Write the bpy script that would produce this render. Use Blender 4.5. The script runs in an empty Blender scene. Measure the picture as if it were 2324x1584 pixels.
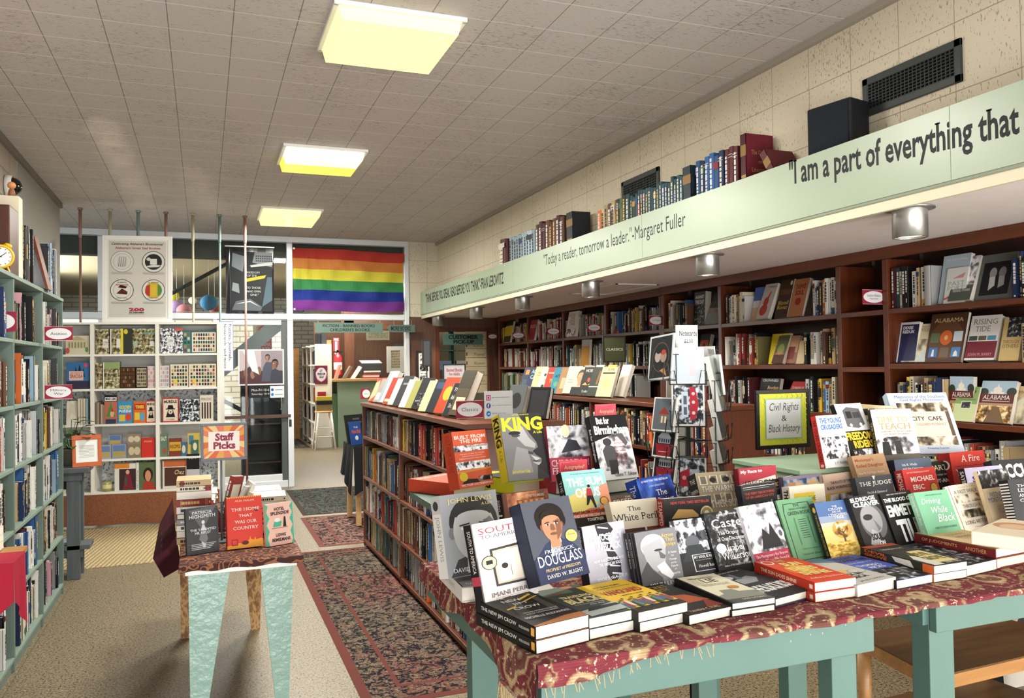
import bpy, math, random
from mathutils import Vector as V, Matrix
C = bpy.context.scene.collection
S = bpy.context.scene
R = random.Random(7)
# ---------------------------------------------------------------- camera
CAMZ, FPX = 1.56, 1834.7
YAW, PITCH, ROLL = math.radians(20.9), math.radians(1.122), math.radians(-0.859)
def _axes():
    f = V((math.sin(YAW), math.cos(YAW), 0)); r = V((math.cos(YAW), -math.sin(YAW), 0)); u = V((0, 0, 1))
    f2 = f*math.cos(PITCH) + u*math.sin(PITCH); u2 = u*math.cos(PITCH) - f*math.sin(PITCH)
    return r*math.cos(ROLL) + u2*math.sin(ROLL), u2*math.cos(ROLL) - r*math.sin(ROLL), f2
CR, CU, CF = _axes()
CAM = V((0, 0, CAMZ))
cd = bpy.data.cameras.new('camera'); cam = bpy.data.objects.new('camera', cd); C.objects.link(cam)
cd.sensor_width = 36; cd.lens = FPX/2324*36; cd.clip_start = .05; cd.clip_end = 200
cam.matrix_world = Matrix(((CR.x, CU.x, -CF.x, 0), (CR.y, CU.y, -CF.y, 0), (CR.z, CU.z, -CF.z, CAMZ), (0, 0, 0, 1)))
S.camera = cam
# survey helpers: where the sight line through a photo point meets a known plane of the room
def ray(x, y): return CF + CR*((x-1162)/FPX) - CU*((y-792)/FPX)
def onz(x, y, z): r = ray(x, y); return CAM + r*((z-CAMZ)/r.z)
def onx(x, y, X): r = ray(x, y); return CAM + r*(X/r.x)
def ony(x, y, Y): r = ray(x, y); return CAM + r*(Y/r.y)
def proj(p):
    d = V(p) - CAM; z = d.dot(CF)
    return 1162 + FPX*d.dot(CR)/z, 792 - FPX*d.dot(CU)/z
# ---------------------------------------------------------------- light and exposure
S.view_settings.view_transform = 'Standard'; S.view_settings.look = 'None'
S.view_settings.gamma = 1; S.view_settings.exposure = 0.0; S.view_settings.use_curve_mapping = False
S.cycles.max_bounces = 7; S.cycles.diffuse_bounces = 4; S.cycles.glossy_bounces = 3
S.cycles.transparent_max_bounces = 10; S.cycles.caustics_reflective = False; S.cycles.caustics_refractive = False
W = bpy.data.worlds.new('daylight'); S.world = W; W.use_nodes = True
_bg = W.node_tree.nodes['Background']; _bg.inputs[0].default_value = (.86, .93, 1, 1); _bg.inputs[1].default_value = 1.0
def area(name, loc, target, sx, sy, power, col=(1, 1, 1), spread=None):
    d = bpy.data.lights.new(name, 'AREA'); d.shape = 'RECTANGLE'; d.size = sx; d.size_y = sy; d.energy = power; d.color = col
    if spread: d.spread = math.radians(spread)
    o = bpy.data.objects.new(name, d); C.objects.link(o); o.location = loc
    o.rotation_euler = (V(target)-V(loc)).to_track_quat('-Z', 'Y').to_euler(); return o
area('storefront_daylight', (1.0, -2.6, 1.8), (1.2, 6, 1.5), 5.2, 2.4, 135, (1, 1, 1))
area('ceiling_fill', (-.2, -1.6, .08), (-.3, 4.5, 3.3), 3.0, 1.6, 330, (1, .99, .98))  # added fill near the floor, facing up to brighten the ceiling
def glint(name, loc, target, ang, power, blend=.35, col=(1, .8, .58)):
    d = bpy.data.lights.new(name, 'SPOT'); d.energy = power; d.spot_size = math.radians(ang); d.spot_blend = blend; d.color = col; d.shadow_soft_size = .03
    o = bpy.data.objects.new(name, d); C.objects.link(o); o.location = loc; o.rotation_euler = (V(target)-V(loc)).to_track_quat('-Z', 'Y').to_euler()
# sunlight thrown up onto the ceiling by something shiny outside the entrance
for pts, pw in ((((238, 300), (262, 345), (286, 392), (308, 435), (326, 472)), 260), (((440, 405), (462, 440), (482, 474)), 170)):
    for q in pts: glint('sun_reflection', (-.4, -1.6, .5), onz(q[0], q[1], 3.3), 2.2, 6*pw*(1+(900-q[1]*1.6)*-.0003), .9)
glint('sun_reflection', (-.5, -1.6, .5), (-1.05, 3.7, 3.3), 18, 300, 1, (1, .74, .6))
area('soffit_fill', (3.5, -1.3, .7), (3.4, 6, 2.0), 1.6, 1.1, 105, (1, .96, .92))  # added low fill aimed up under the soffit, no window there
area('entrance_sunlight', (3.9, -.7, 1.5), (2.0, 3.1, 0), .8, 1.0, 16, (1, .87, .68), 80)
area('back_room_daylight', (-2.6, 15.0, 3.0), (1.0, 15.5, 1.2), 3.0, 2.0, 330, (1, .98, .93))
area('back_hall_lamp', (2.6, 16.2, 3.1), (2.6, 16.2, 0), 1.6, 2.5, 230, (1, .95, .86))
# ---------------------------------------------------------------- materials
def lin(h):
    h = h.lstrip('#'); c = [int(h[i:i+2], 16)/255 for i in (0, 2, 4)]
    return tuple(x/12.92 if x <= .04045 else ((x+.055)/1.055)**2.4 for x in c) + (1,)
_MC = {}
def nt_new(name):
    m = bpy.data.materials.new(name); m.use_nodes = True; t = m.node_tree
    return m, t, t.nodes['Principled BSDF'], t.nodes.new, t.links.new
def M(h, rough=.6, metal=0, spec=.4, var=0, emit=0):
    k = (h, rough, metal, spec, var, emit)
    if k in _MC: return _MC[k]
    m, t, b, N, L = nt_new('paint ' + h)
    b.inputs['Base Color'].default_value = lin(h); b.inputs['Roughness'].default_value = rough
    b.inputs['Metallic'].default_value = metal; b.inputs['Specular IOR Level'].default_value = spec
    if emit: b.inputs['Emission Color'].default_value = lin(h); b.inputs['Emission Strength'].default_value = emit
    if var:
        tc = N('ShaderNodeTexCoord'); n = N('ShaderNodeTexNoise'); n.inputs['Scale'].default_value = 9; n.inputs['Detail'].default_value = 4
        L(tc.outputs['Object'], n.inputs['Vector'])
        hs = N('ShaderNodeHueSaturation'); hs.inputs['Color'].default_value = lin(h)
        mr = N('ShaderNodeMapRange'); mr.inputs['To Min'].default_value = 1-var; mr.inputs['To Max'].default_value = 1+var
        L(n.outputs['Fac'], mr.inputs['Value']); L(mr.outputs[0], hs.inputs['Value']); L(hs.outputs[0], b.inputs['Base Color'])
    _MC[k] = m; return m
def ramp(N, stops, interp='LINEAR'):
    r = N('ShaderNodeValToRGB'); e = r.color_ramp; e.interpolation = interp
    while len(e.elements) < len(stops): e.elements.new(.5)
    for el, (p, c) in zip(e.elements, stops): el.position = p; el.color = lin(c)
    return r
def mapping(N, L, scale=(1, 1, 1), loc=(0, 0, 0), rot=(0, 0, 0), out='Object'):
    tc = N('ShaderNodeTexCoord'); mp = N('ShaderNodeMapping')
    mp.inputs['Scale'].default_value = scale; mp.inputs['Location'].default_value = loc; mp.inputs['Rotation'].default_value = rot
    L(tc.outputs[out], mp.inputs['Vector']); return mp
def noise(N, L, vec, scale, detail=4, rough=.55):
    n = N('ShaderNodeTexNoise'); n.inputs['Scale'].default_value = scale; n.inputs['Detail'].default_value = detail; n.inputs['Roughness'].default_value = rough
    L(vec, n.inputs['Vector']); return n.outputs['Fac']
def mixc(N, L, fac, a, b, mode='MIX'):
    m = N('ShaderNodeMix'); m.data_type = 'RGBA'; m.blend_type = mode
    for v, i in ((fac, 0), (a, 6), (b, 7)):
        if hasattr(v, 'links'): L(v, m.inputs[i])
        else: m.inputs[i].default_value = lin(v) if isinstance(v, str) else v
    return m.outputs[2]
def bump(N, L, b, h, strength=.3, dist=.01):
    n = N('ShaderNodeBump'); n.inputs['Strength'].default_value = strength; n.inputs['Distance'].default_value = dist
    L(h, n.inputs['Height']); L(n.outputs[0], b.inputs['Normal'])
def math_(N, L, op, a, b=None):
    m = N('ShaderNodeMath'); m.operation = op
    for v, i in ((a, 0), (b, 1)):
        if v is None: continue
        if hasattr(v, 'links'): L(v, m.inputs[i])
        else: m.inputs[i].default_value = v
    return m.outputs[0]
def gridmask(N, L, mp, ax, period, width):
    """1 on the joint lines that repeat along an axis of the mapped vector"""
    sp = N('ShaderNodeSeparateXYZ'); L(mp.outputs[0], sp.inputs[0])
    f = math_(N, L, 'FRACT', math_(N, L, 'DIVIDE', sp.outputs[ax], period))
    return math_(N, L, 'LESS_THAN', f, width/period)
def mat_tiles(name, base, dark, joint, stretch, a, b, off=(0, 0, 0), thr=.63, lightjoint=None):
    """fissured acoustic tile, 305 mm, joints along object axes a and b"""
    m, t, bs, N, L = nt_new(name)
    mp = mapping(N, L, loc=off)
    mf = mapping(N, L, scale=stretch)
    big = noise(N, L, mp.outputs[0], 1.1, 2)
    fis = noise(N, L, mf.outputs[0], 13, 4, .6)
    patch = noise(N, L, mp.outputs[0], 2.3, 2)
    r = ramp(N, [(thr, '#000000'), (thr+.035, '#ffffff')]); L(math_(N, L, 'ADD', fis, math_(N, L, 'MULTIPLY', math_(N, L, 'SUBTRACT', patch, .5), .22)), r.inputs[0])
    c = mixc(N, L, big, base, tuple(x*.93 for x in lin(base)[:3])+(1,))
    c = mixc(N, L, math_(N, L, 'MULTIPLY', r.outputs[0], .75), c, dark)
    g1 = gridmask(N, L, mp, a, .3048, .0045); g2 = gridmask(N, L, mp, b, .3048, .005)
    c = mixc(N, L, math_(N, L, 'MULTIPLY', g1, .85), c, joint); c = mixc(N, L, math_(N, L, 'MULTIPLY', g2, .9), c, lightjoint or joint)
    L(c, bs.inputs['Base Color']); bs.inputs['Roughness'].default_value = .85; bs.inputs['Specular IOR Level'].default_value = .2
    bump(N, L, bs, math_(N, L, 'SUBTRACT', 1, r.outputs[0]), .25, .004); return m
def mat_wood(name, c0, c1, axis=2, rough=.4, scale=1, spec=.45):
    m, t, bs, N, L = nt_new(name)
    sc = [14*scale]*3; sc[axis] = 1.1*scale
    mp = mapping(N, L, scale=sc); n = noise(N, L, mp.outputs[0], 2.2, 6, .6)
    sc2 = [60*scale]*3; sc2[axis] = 3*scale
    n2 = noise(N, L, mapping(N, L, scale=sc2).outputs[0], 2, 3)
    r = ramp(N, [(.3, c0), (.7, c1)]); L(math_(N, L, 'ADD', math_(N, L, 'MULTIPLY', n, .75), math_(N, L, 'MULTIPLY', n2, .25)), r.inputs[0])
    L(r.outputs[0], bs.inputs['Base Color']); bs.inputs['Roughness'].default_value = rough; bs.inputs['Specular IOR Level'].default_value = spec
    return m
def mat_speck(name, base, d1, l1, seams=None, rough=.45, s=1.):
    m, t, bs, N, L = nt_new(name); mp = mapping(N, L, scale=(s, s, s))
    v = noise(N, L, mp.outputs[0], 85, 2, .6); big = noise(N, L, mp.outputs[0], .9, 3); v2 = noise(N, L, mp.outputs[0], 95, 2)
    r = ramp(N, [(.4, '#ffffff'), (.44, '#000000')]); L(v, r.inputs[0])
    r2 = ramp(N, [(.58, '#000000'), (.64, '#ffffff')]); L(v2, r2.inputs[0])
    c = mixc(N, L, big, base, tuple(x*.86 for x in lin(base)[:3])+(1,))
    c = mixc(N, L, math_(N, L, 'MULTIPLY', r2.outputs[0], .6), c, l1); c = mixc(N, L, r.outputs[0], c, d1)
    if seams:
        for a in (0, 1): c = mixc(N, L, math_(N, L, 'MULTIPLY', gridmask(N, L, mp, a, seams, .006), .55), c, '#4d453a')
    L(c, bs.inputs['Base Color']); bs.inputs['Roughness'].default_value = rough; return m
def mat_brick(name, c1, c2, mortar, sx, sy, plane='xz', rough=.6, msize=.012):
    m, t, bs, N, L = nt_new(name)
    rot = {'xz': (math.radians(-90), 0, 0), 'yz': (math.radians(-90), 0, math.radians(0))}[plane]
    tc = N('ShaderNodeTexCoord'); sp = N('ShaderNodeSeparateXYZ'); cb = N('ShaderNodeCombineXYZ')
    L(tc.outputs['Object'], sp.inputs[0]); L(sp.outputs[0 if plane == 'xz' else 1], cb.inputs[0]); L(sp.outputs[2], cb.inputs[1])
    b = N('ShaderNodeTexBrick'); b.inputs['Color1'].default_value = lin(c1); b.inputs['Color2'].default_value = lin(c2); b.inputs['Mortar'].default_value = lin(mortar)
    b.inputs['Scale'].default_value = 1; b.inputs['Brick Width'].default_value = sx; b.inputs['Row Height'].default_value = sy; b.inputs['Mortar Size'].default_value = msize
    L(cb.outputs[0], b.inputs['Vector']); L(b.outputs['Color'], bs.inputs['Base Color']); bs.inputs['Roughness'].default_value = rough
    return m
def mat_photo(name, stops, scale=30, stretch=(1, 1, 1), detail=6, dist=.35):
    """a busy printed photograph: high contrast blotches"""
    m, t, bs, N, L = nt_new(name); mp = mapping(N, L, scale=stretch)
    n = N('ShaderNodeTexNoise'); n.inputs['Scale'].default_value = scale; n.inputs['Detail'].default_value = detail; n.inputs['Distortion'].default_value = dist
    v = N('ShaderNodeTexVoronoi'); v.inputs['Scale'].default_value = scale*2.6; L(mp.outputs[0], v.inputs['Vector'])
    L(mp.outputs[0], n.inputs['Vector']); r = ramp(N, stops); L(math_(N, L, 'ADD', n.outputs['Fac'], math_(N, L, 'MULTIPLY', math_(N, L, 'SUBTRACT', v.outputs['Distance'], .42), .15)), r.inputs[0])
    L(r.outputs[0], bs.inputs['Base Color']); bs.inputs['Roughness'].default_value = .5; bs.inputs['Specular IOR Level'].default_value = .25; return m
def mat_glass(name, tint=(.93, .97, .96, 1), refl=.35):
    m = bpy.data.materials.new(name); m.use_nodes = True; t = m.node_tree; t.nodes.clear(); N, L = t.nodes.new, t.links.new
    o = N('ShaderNodeOutputMaterial'); a = N('ShaderNodeBsdfTransparent'); a.inputs[0].default_value = tint
    g = N('ShaderNodeBsdfGlossy'); g.inputs['Roughness'].default_value = .03; mx = N('ShaderNodeMixShader')
    f = N('ShaderNodeLayerWeight'); f.inputs[0].default_value = .35
    L(math_(N, L, 'ADD', .012, math_(N, L, 'MULTIPLY', math_(N, L, 'POWER', f.outputs[1], 4), refl)), mx.inputs[0]); L(a.outputs[0], mx.inputs[1]); L(g.outputs[0], mx.inputs[2]); L(mx.outputs[0], o.inputs[0]); return m
SAGE = M('#64756c', .5, var=.06); SAGED = M('#7a8d82', .55, var=.05)
WHITE = M('#e9e8e0', .5); WHT = M('#f4f4f0', .6); BLK = M('#141414', .45); CREAMW = M('#e6ddc4', .6, var=.03)
ALU = M('#dfe3e6', .32, .35, var=.02); STEEL = M('#b9bab8', .33, .85); DKMET = M('#3b403f', .5, .3, var=.08)
WALNUT = mat_wood('walnut boards', '#45200f', '#6a3219', 2, .35); WALNUTH = mat_wood('walnut shelf edge', '#4a2412', '#6f371c', 1, .35)
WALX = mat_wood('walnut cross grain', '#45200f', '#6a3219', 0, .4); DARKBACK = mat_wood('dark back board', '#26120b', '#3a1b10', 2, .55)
OAK = mat_wood('oak', '#94662f', '#b98a50', 0, .4); OAKL = mat_wood('light pine', '#c79a62', '#e0bb86', 0, .45)
GREYW = mat_wood('grey stained wood', '#454b4e', '#5b6265', 2, .6)
PAGE = M('#e0dacd', .8, spec=.2, var=.03); PAGEY = M('#dccfae', .85, spec=.2, var=.04)
# printed-photo materials used on jackets, posters and cards
PH = {
 'crowd': mat_photo('crowd photograph', [(.38, '#15161a'), (.47, '#55565c'), (.53, '#b9bac0'), (.6, '#eceef2')], 42),
 'crowdd': mat_photo('dark crowd photograph', [(.42, '#0d0e11'), (.54, '#2c2e32'), (.61, '#6a6b6f'), (.7, '#c0c2c4')], 46),
 'street': mat_photo('street photograph', [(.36, '#26262a'), (.45, '#77777d'), (.52, '#c4c3c8'), (.6, '#ecebee')], 22),
 'sepia': mat_photo('sepia photograph', [(.36, '#2b241d'), (.46, '#6e6352'), (.54, '#b5a88f'), (.62, '#e7dfca')], 24),
 'grass': mat_photo('wheat field print', [(.36, '#8a6420'), (.5, '#caa040'), (.6, '#e8cf74')], 40, (1, 1, 3)),
 'leaf': mat_photo('autumn leaves print', [(.34, '#2b2413'), (.46, '#6b4c1e'), (.54, '#b98a3a'), (.63, '#e8d9ae')], 28),
 'paint': mat_photo('painterly print', [(.34, '#5b5a50'), (.46, '#a89f86'), (.55, '#d8cbab'), (.64, '#b7c2c0')], 11),
 'blue': mat_photo('blue night print', [(.36, '#101d4e'), (.5, '#1f3f95'), (.62, '#4a74d0')], 12),
 'dusk': mat_photo('dusk print', [(.36, '#1a2436'), (.48, '#3d587c'), (.56, '#8fa7bd'), (.66, '#e0b27c')], 18),
 'town': mat_photo('town puzzle print', [(.36, '#20231c'), (.44, '#5d4a32'), (.5, '#96805c'), (.56, '#7d8d6a'), (.64, '#d8cfae')], 34),
 'multi': mat_photo('bright puzzle print', [(.34, '#1d3a2b'), (.42, '#2f6b8a'), (.48, '#c9b23a'), (.54, '#b03a2e'), (.62, '#e6dcc0')], 24),
 'floral': mat_photo('blue grey floral paper', [(.4, '#76828f'), (.44, '#aab3bd'), (.48, '#e8ebee'), (.7, '#f2f3f2')], 34),
 'warm': mat_photo('portrait print', [(.36, '#1c1410'), (.47, '#5a2f20'), (.55, '#a9663e'), (.64, '#d9a77c')], 12),
 'redp': mat_photo('red print', [(.36, '#5b1014'), (.5, '#a4232a'), (.62, '#c95a50')], 18),
 'snow': mat_photo('ink drawing print', [(.4, '#0f1116'), (.5, '#3a4048'), (.57, '#aab2bb'), (.66, '#f3f6f8')], 38),
}
def mm(c):
    if not isinstance(c, str): return c
    if c[0] != '#': return PH[c]
    q = [int(c[i:i+2], 16) for i in (1, 3, 5)]          # printed paper never gets as white as the code says
    if max(q) > 205: f = (205+.45*(max(q)-205))/max(q); c = '#%02x%02x%02x' % tuple(int(x*f) for x in q)
    return M(c, .5, spec=.22)
# ---------------------------------------------------------------- mesh collector
class G:
    def __init__(s): s.v = []; s.f = []; s.k = []; s.ms = []
    def slot(s, m):
        m = mm(m)
        if m not in s.ms: s.ms.append(m)
        return s.ms.index(m)
    def face(s, pts, m):
        b = len(s.v); s.v += [tuple(p) for p in pts]; s.f.append(tuple(range(b, b+len(pts)))); s.k.append(s.slot(m)); return s
    def box(s, x0, y0, z0, x1, y1, z1, m, T=None):
        if x0 > x1: x0, x1 = x1, x0
        if y0 > y1: y0, y1 = y1, y0
        if z0 > z1: z0, z1 = z1, z0
        P = [V((x, y, z)) for x in (x0, x1) for y in (y0, y1) for z in (z0, z1)]
        if T: P = [T @ p for p in P]
        b = len(s.v); s.v += [tuple(p) for p in P]; k = s.slot(m)
        for q in ((0, 1, 3, 2), (4, 6, 7, 5), (0, 4, 5, 1), (2, 3, 7, 6), (0, 2, 6, 4), (1, 5, 7, 3)): s.f.append(tuple(b+i for i in q)); s.k.append(k)
        return s
    def prism(s, pts, d, m):
        """closed outline extruded by vector d"""
        n = len(pts); b = len(s.v); d = V(d); s.v += [tuple(V(p)) for p in pts] + [tuple(V(p)+d) for p in pts]; k = s.slot(m)
        s.f.append(tuple(range(b+n-1, b-1, -1))); s.f.append(tuple(range(b+n, b+2*n))); s.k += [k, k]
        for i in range(n): j = (i+1) % n; s.f.append((b+i, b+j, b+n+j, b+n+i)); s.k.append(k)
        return s
    def tube(s, pts, r, m, n=8, caps=True):
        pts = [V(p) for p in pts]; rs = r if isinstance(r, (list, tuple)) else [r]*len(pts); k = s.slot(m); b = len(s.v)
        for i, p in enumerate(pts):
            d = (pts[min(i+1, len(pts)-1)] - pts[max(i-1, 0)]).normalized()
            a = d.cross(V((0, 0, 1)) if abs(d.z) < .9 else V((1, 0, 0))).normalized(); c = d.cross(a)
            for j in range(n): t = 2*math.pi*j/n; s.v.append(tuple(p + (a*math.cos(t) + c*math.sin(t))*rs[i]))
        for i in range(len(pts)-1):
            for j in range(n): q = (j+1) % n; s.f.append((b+i*n+j, b+i*n+q, b+(i+1)*n+q, b+(i+1)*n+j)); s.k.append(k)
        if caps: s.f.append(tuple(b+j for j in range(n-1, -1, -1))); s.f.append(tuple(b+(len(pts)-1)*n+j for j in range(n))); s.k += [k, k]
        return s
    def lathe(s, prof, m, c=(0, 0, 0), n=24):
        b = len(s.v); k = s.slot(m)
        for r, z in prof:
            for j in range(n): t = 2*math.pi*j/n; s.v.append((c[0]+r*math.cos(t), c[1]+r*math.sin(t), c[2]+z))
        for i in range(len(prof)-1):
            for j in range(n): q = (j+1) % n; s.f.append((b+i*n+j, b+i*n+q, b+(i+1)*n+q, b+(i+1)*n+j)); s.k.append(k)
        return s
    def build(s, name, parent=None, T=None, bevel=0, smooth=False, label=None, cat=None, group=None, kind=None):
        me = bpy.data.meshes.new(name); me.from_pydata(s.v, [], s.f)
        for m in s.ms: me.materials.append(m)
        me.polygons.foreach_set('material_index', s.k)
        if smooth: me.polygons.foreach_set('use_smooth', [True]*len(s.f))
        me.update(); o = bpy.data.objects.new(name, me); C.objects.link(o)
        if parent: o.parent = parent
        if T is not None: o.matrix_local = T
        if bevel:
            b = o.modifiers.new('bevel', 'BEVEL'); b.width = bevel; b.segments = 2; b.limit_method = 'ANGLE'; b.angle_limit = math.radians(40)
        return tag(o, label, cat, group, kind)
def tag(o, label=None, cat=None, group=None, kind=None):
    for k, v in (('label', label), ('category', cat), ('group', group), ('kind', kind)):
        if v: o[k] = v
    return o
def thing(name, label, cat, loc=(0, 0, 0), rz=0, group=None):
    o = bpy.data.objects.new(name, None); C.objects.link(o); o.location = loc; o.rotation_euler = (0, 0, rz); o.empty_display_size = .05
    return tag(o, label, cat, group)
def struct(name, g, label, **k): return g.build(name, label=label, kind='structure', **k)
def frameT(o, ux, uy, uz): return Matrix(((ux.x, uy.x, uz.x, o.x), (ux.y, uy.y, uz.y, o.y), (ux.z, uy.z, uz.z, o.z), (0, 0, 0, 1)))
# ---------------------------------------------------------------- lettering
_TC = {}
def glyphs(s, style=''):
    """outline of a line of lettering: (points, faces, width, height) with its box at the origin"""
    k = (s, style)
    if k in _TC: return _TC[k]
    cu = bpy.data.curves.new('lettering', 'FONT'); cu.body = s; cu.resolution_u = 2; cu.size = 1; cu.align_x = 'CENTER'; cu.space_line = .95
    if 'b' in style: cu.offset = .022
    if 'B' in style: cu.offset = .042
    if 'i' in style: cu.shear = .28
    ob = bpy.data.objects.new('lettering', cu); me = ob.to_mesh()
    P = [(v.co.x, v.co.y) for v in me.vertices]; F = [tuple(p.vertices) for p in me.polygons]
    ob.to_mesh_clear(); bpy.data.objects.remove(ob); bpy.data.curves.remove(cu)
    if not P: P, F = [(0, 0), (1, 0), (1, 1)], [(0, 1, 2)]
    if 's' in style:                                   # slab feet on the stems
        cnt = {}
        for f in F:
            for a, b in zip(f, f[1:]+f[:1]): cnt[tuple(sorted((a, b)))] = cnt.get(tuple(sorted((a, b))), 0)+1
        ys = [p[1] for p in P]
        for (a, b), c in cnt.items():
            if c == 1 and abs(P[a][1]-P[b][1]) < .004:
                x0, x1 = sorted((P[a][0], P[b][0])); y = P[a][1]
                if .05 < x1-x0 < .2:
                    lo = any(abs(y-q) < .02 for q in (0,)); hi = any(abs(y-q) < .02 for q in (.68, .69, .7, .72, .52, .5))
                    if lo or hi:
                        n = len(P); e = .055; t = .045 if lo else -.045
                        P += [(x0-e, y), (x1+e, y), (x1+e, y+t), (x0-e, y+t)]; F.append((n, n+1, n+2, n+3))
    x0 = min(p[0] for p in P); x1 = max(p[0] for p in P); y0 = min(p[1] for p in P); y1 = max(p[1] for p in P)
    r = _TC[k] = ([((p[0]-x0), (p[1]-y0)) for p in P], F, max(x1-x0, 1e-3), max(y1-y0, 1e-3)); return r
def art(g, items, W, H, o=V((0, 0, 0)), eu=V((1, 0, 0)), ev=V((0, 0, 1)), en=V((0, -1, 0)), step=.00012, base=.0001):
    """flat printed shapes and lettering on a face: u across, v up, both 0..1"""
    for i, it in enumerate(items):
        h = base + step*i
        at = lambda u, v: o + eu*(u*W) + ev*(v*H) + en*h
        t = it[0]
        if t == 'r': _, a, b, c, d, m = it; g.face([at(a, b), at(c, b), at(c, d), at(a, d)], m)
        elif t == 'e': _, u, v, ru, rv, m = it; g.face([at(u+ru*math.cos(q*math.pi/12), v+rv*math.sin(q*math.pi/12)) for q in range(24)], m)
        elif t == 'p': g.face([at(*p) for p in it[1]], it[2])
        elif t == 't':
            _, s, a, b, c, d, m = it[:7]; st = it[7] if len(it) > 7 else ''
            P, F, w, hh = glyphs(s, st.replace('v', '')); n = len(g.v); k = g.slot(m)
            if 'v' in st: g.v += [tuple(at(a+(c-a)*p[1]/hh, d-(d-b)*p[0]/w)) for p in P]
            else: g.v += [tuple(at(a+(c-a)*p[0]/w, b+(d-b)*p[1]/hh)) for p in P]
            g.f += [tuple(n+j for j in f) for f in F]; g.k += [k]*len(F)
# ================================================================ THE ROOM
ZC = 3.30
m_ceil = mat_tiles('ceiling tiles', '#cbc5c3', '#5d554d', '#6d665e', (2.4, 15, 6), 0, 1, (.461, .145, 0), thr=.61, lightjoint='#f4f0ec')
m_wallt = mat_tiles('cream wall tiles', '#ddd3bd', '#8d8169', '#9d9480', (6, 9, 3.2), 1, 2, (0, .148, .014), thr=.61)
m_floor = mat_speck('speckled floor tiles', '#7d7058', '#2f261a', '#b0a182', .915)
m_brickw = mat_brick('white brick', '#e9e2d2', '#ddd5c4', '#a79f90', .34, .11, 'xz')
m_brickl = mat_brick('beige brick', '#b5a99a', '#a89c8d', '#8d8377', .42, .205, 'yz', msize=.008)
struct('floor', G().box(-4.5, -3.2, -.1, 7.5, 23, 0, m_floor), 'speckled beige hard floor of the shop')
struct('ceiling', G().box(-3.6, -3.2, ZC, 3.3, 11.1, ZC+.1, m_ceil), 'grey fissured square ceiling tiles over the shop floor')
struct('wall_right', G().box(3.1, -1.5, 2.302, 3.2, 11.1, ZC, m_wallt), 'cream tiled wall above the green soffit board')
struct('wall_alcove', G().box(4.28, -1.5, 0, 4.36, 11.1, 2.35, M('#c9bda6', .8, var=.04)), 'plain wall behind the built-in brown bookcases')
struct('wall_left', G().box(-1.5, -3.2, 0, -1.38, 7.4, ZC, m_brickl), 'beige brick side wall')
struct('wall_left', G().box(-1.5, 7.4, 0, -1.375, 9.43, ZC, M('#9c9a92', .8, var=.03)), 'plain grey painted end of the side wall')
struct('trim_left', G().box(-1.38, -3.2, 3.245, -1.35, 9.43, 3.3, M('#7c776d', .7)), 'grey strip where the side wall meets the ceiling')
struct('trim_right', G().box(3.07, -1.5, 3.262, 3.1, 11.06, 3.3, M('#a39b8f', .7)), 'thin strip where the cream wall meets the ceiling')
YP = 11.06
# soffit with its lettered green board
FX = 2.85
m_fas = M('#a2b19a', .35, spec=.5, var=.03)
struct('ceiling_soffit', G().box(FX+.02, -1.5, 2.245, 4.36, 11.06, 2.30, M('#efe6e2', .9, var=.06)), 'low textured soffit over the brown bookcases')
fas = G().box(FX, -1.5, 2.285, FX+.025, 11.06, 2.59, m_fas).box(FX+.004, -1.5, 2.272, FX+.03, 11.06, 2.287, M('#8f9a86', .6)).box(FX+.012, -1.5, 2.225, FX+.035, 11.06, 2.274, M('#e4dcc0', .5))
for y in (2.42, 4.9, 7.4, 9.6): fas.box(FX-.0006, y, 2.285, FX, y+.003, 2.59, M('#8fa185', .6))
fo = struct('trim_1', fas, 'pale green board along the soffit edge with painted quotations')
def fasline(s, ya, yb, za, zb, st, col='#16181a', shear=0):
    g = G(); art(g, [('t', s, 0, 0, 1, 1, col, st)], yb-ya, zb-za, V((FX-.0004, ya, za)), V((0, 1, 0)) if yb > ya else V((0, -1, 0)), V((0, 0, 1)), V((-1, 0, 0)))
    return g
def fastext(s, p0, p1, h0, h1, st):
    """p0, p1: photo points of the lower left and lower right of the line; heights in metres"""
    a, b = onx(*p0, FX), onx(*p1, FX); g = G()
    art(g, [('t', s, 0, 0, 1, 1, '#15171a', st)], (b-a).length, h0, V((FX, a.y, a.z)), V((0, b.y-a.y, b.z-a.z)).normalized(), V((0, 0, 1)), V((-1, 0, 0)))
    g.build('painted_quotation', fo)
fastext('"THINK BEFORE YOU SPEAK. READ BEFORE YOU THINK."-FRAN LEBOWITZ', (966, 688), (1143, 644), .125, .125, 'b')
fastext('"Today a reader, tomorrow a leader."-Margaret Fuller', (1234, 611), (1556, 523), .13, .13, '')
fastext('"I am a part of everything that I have read."', (1790, 437), (2700, 245), .165, .165, 'bs')
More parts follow.
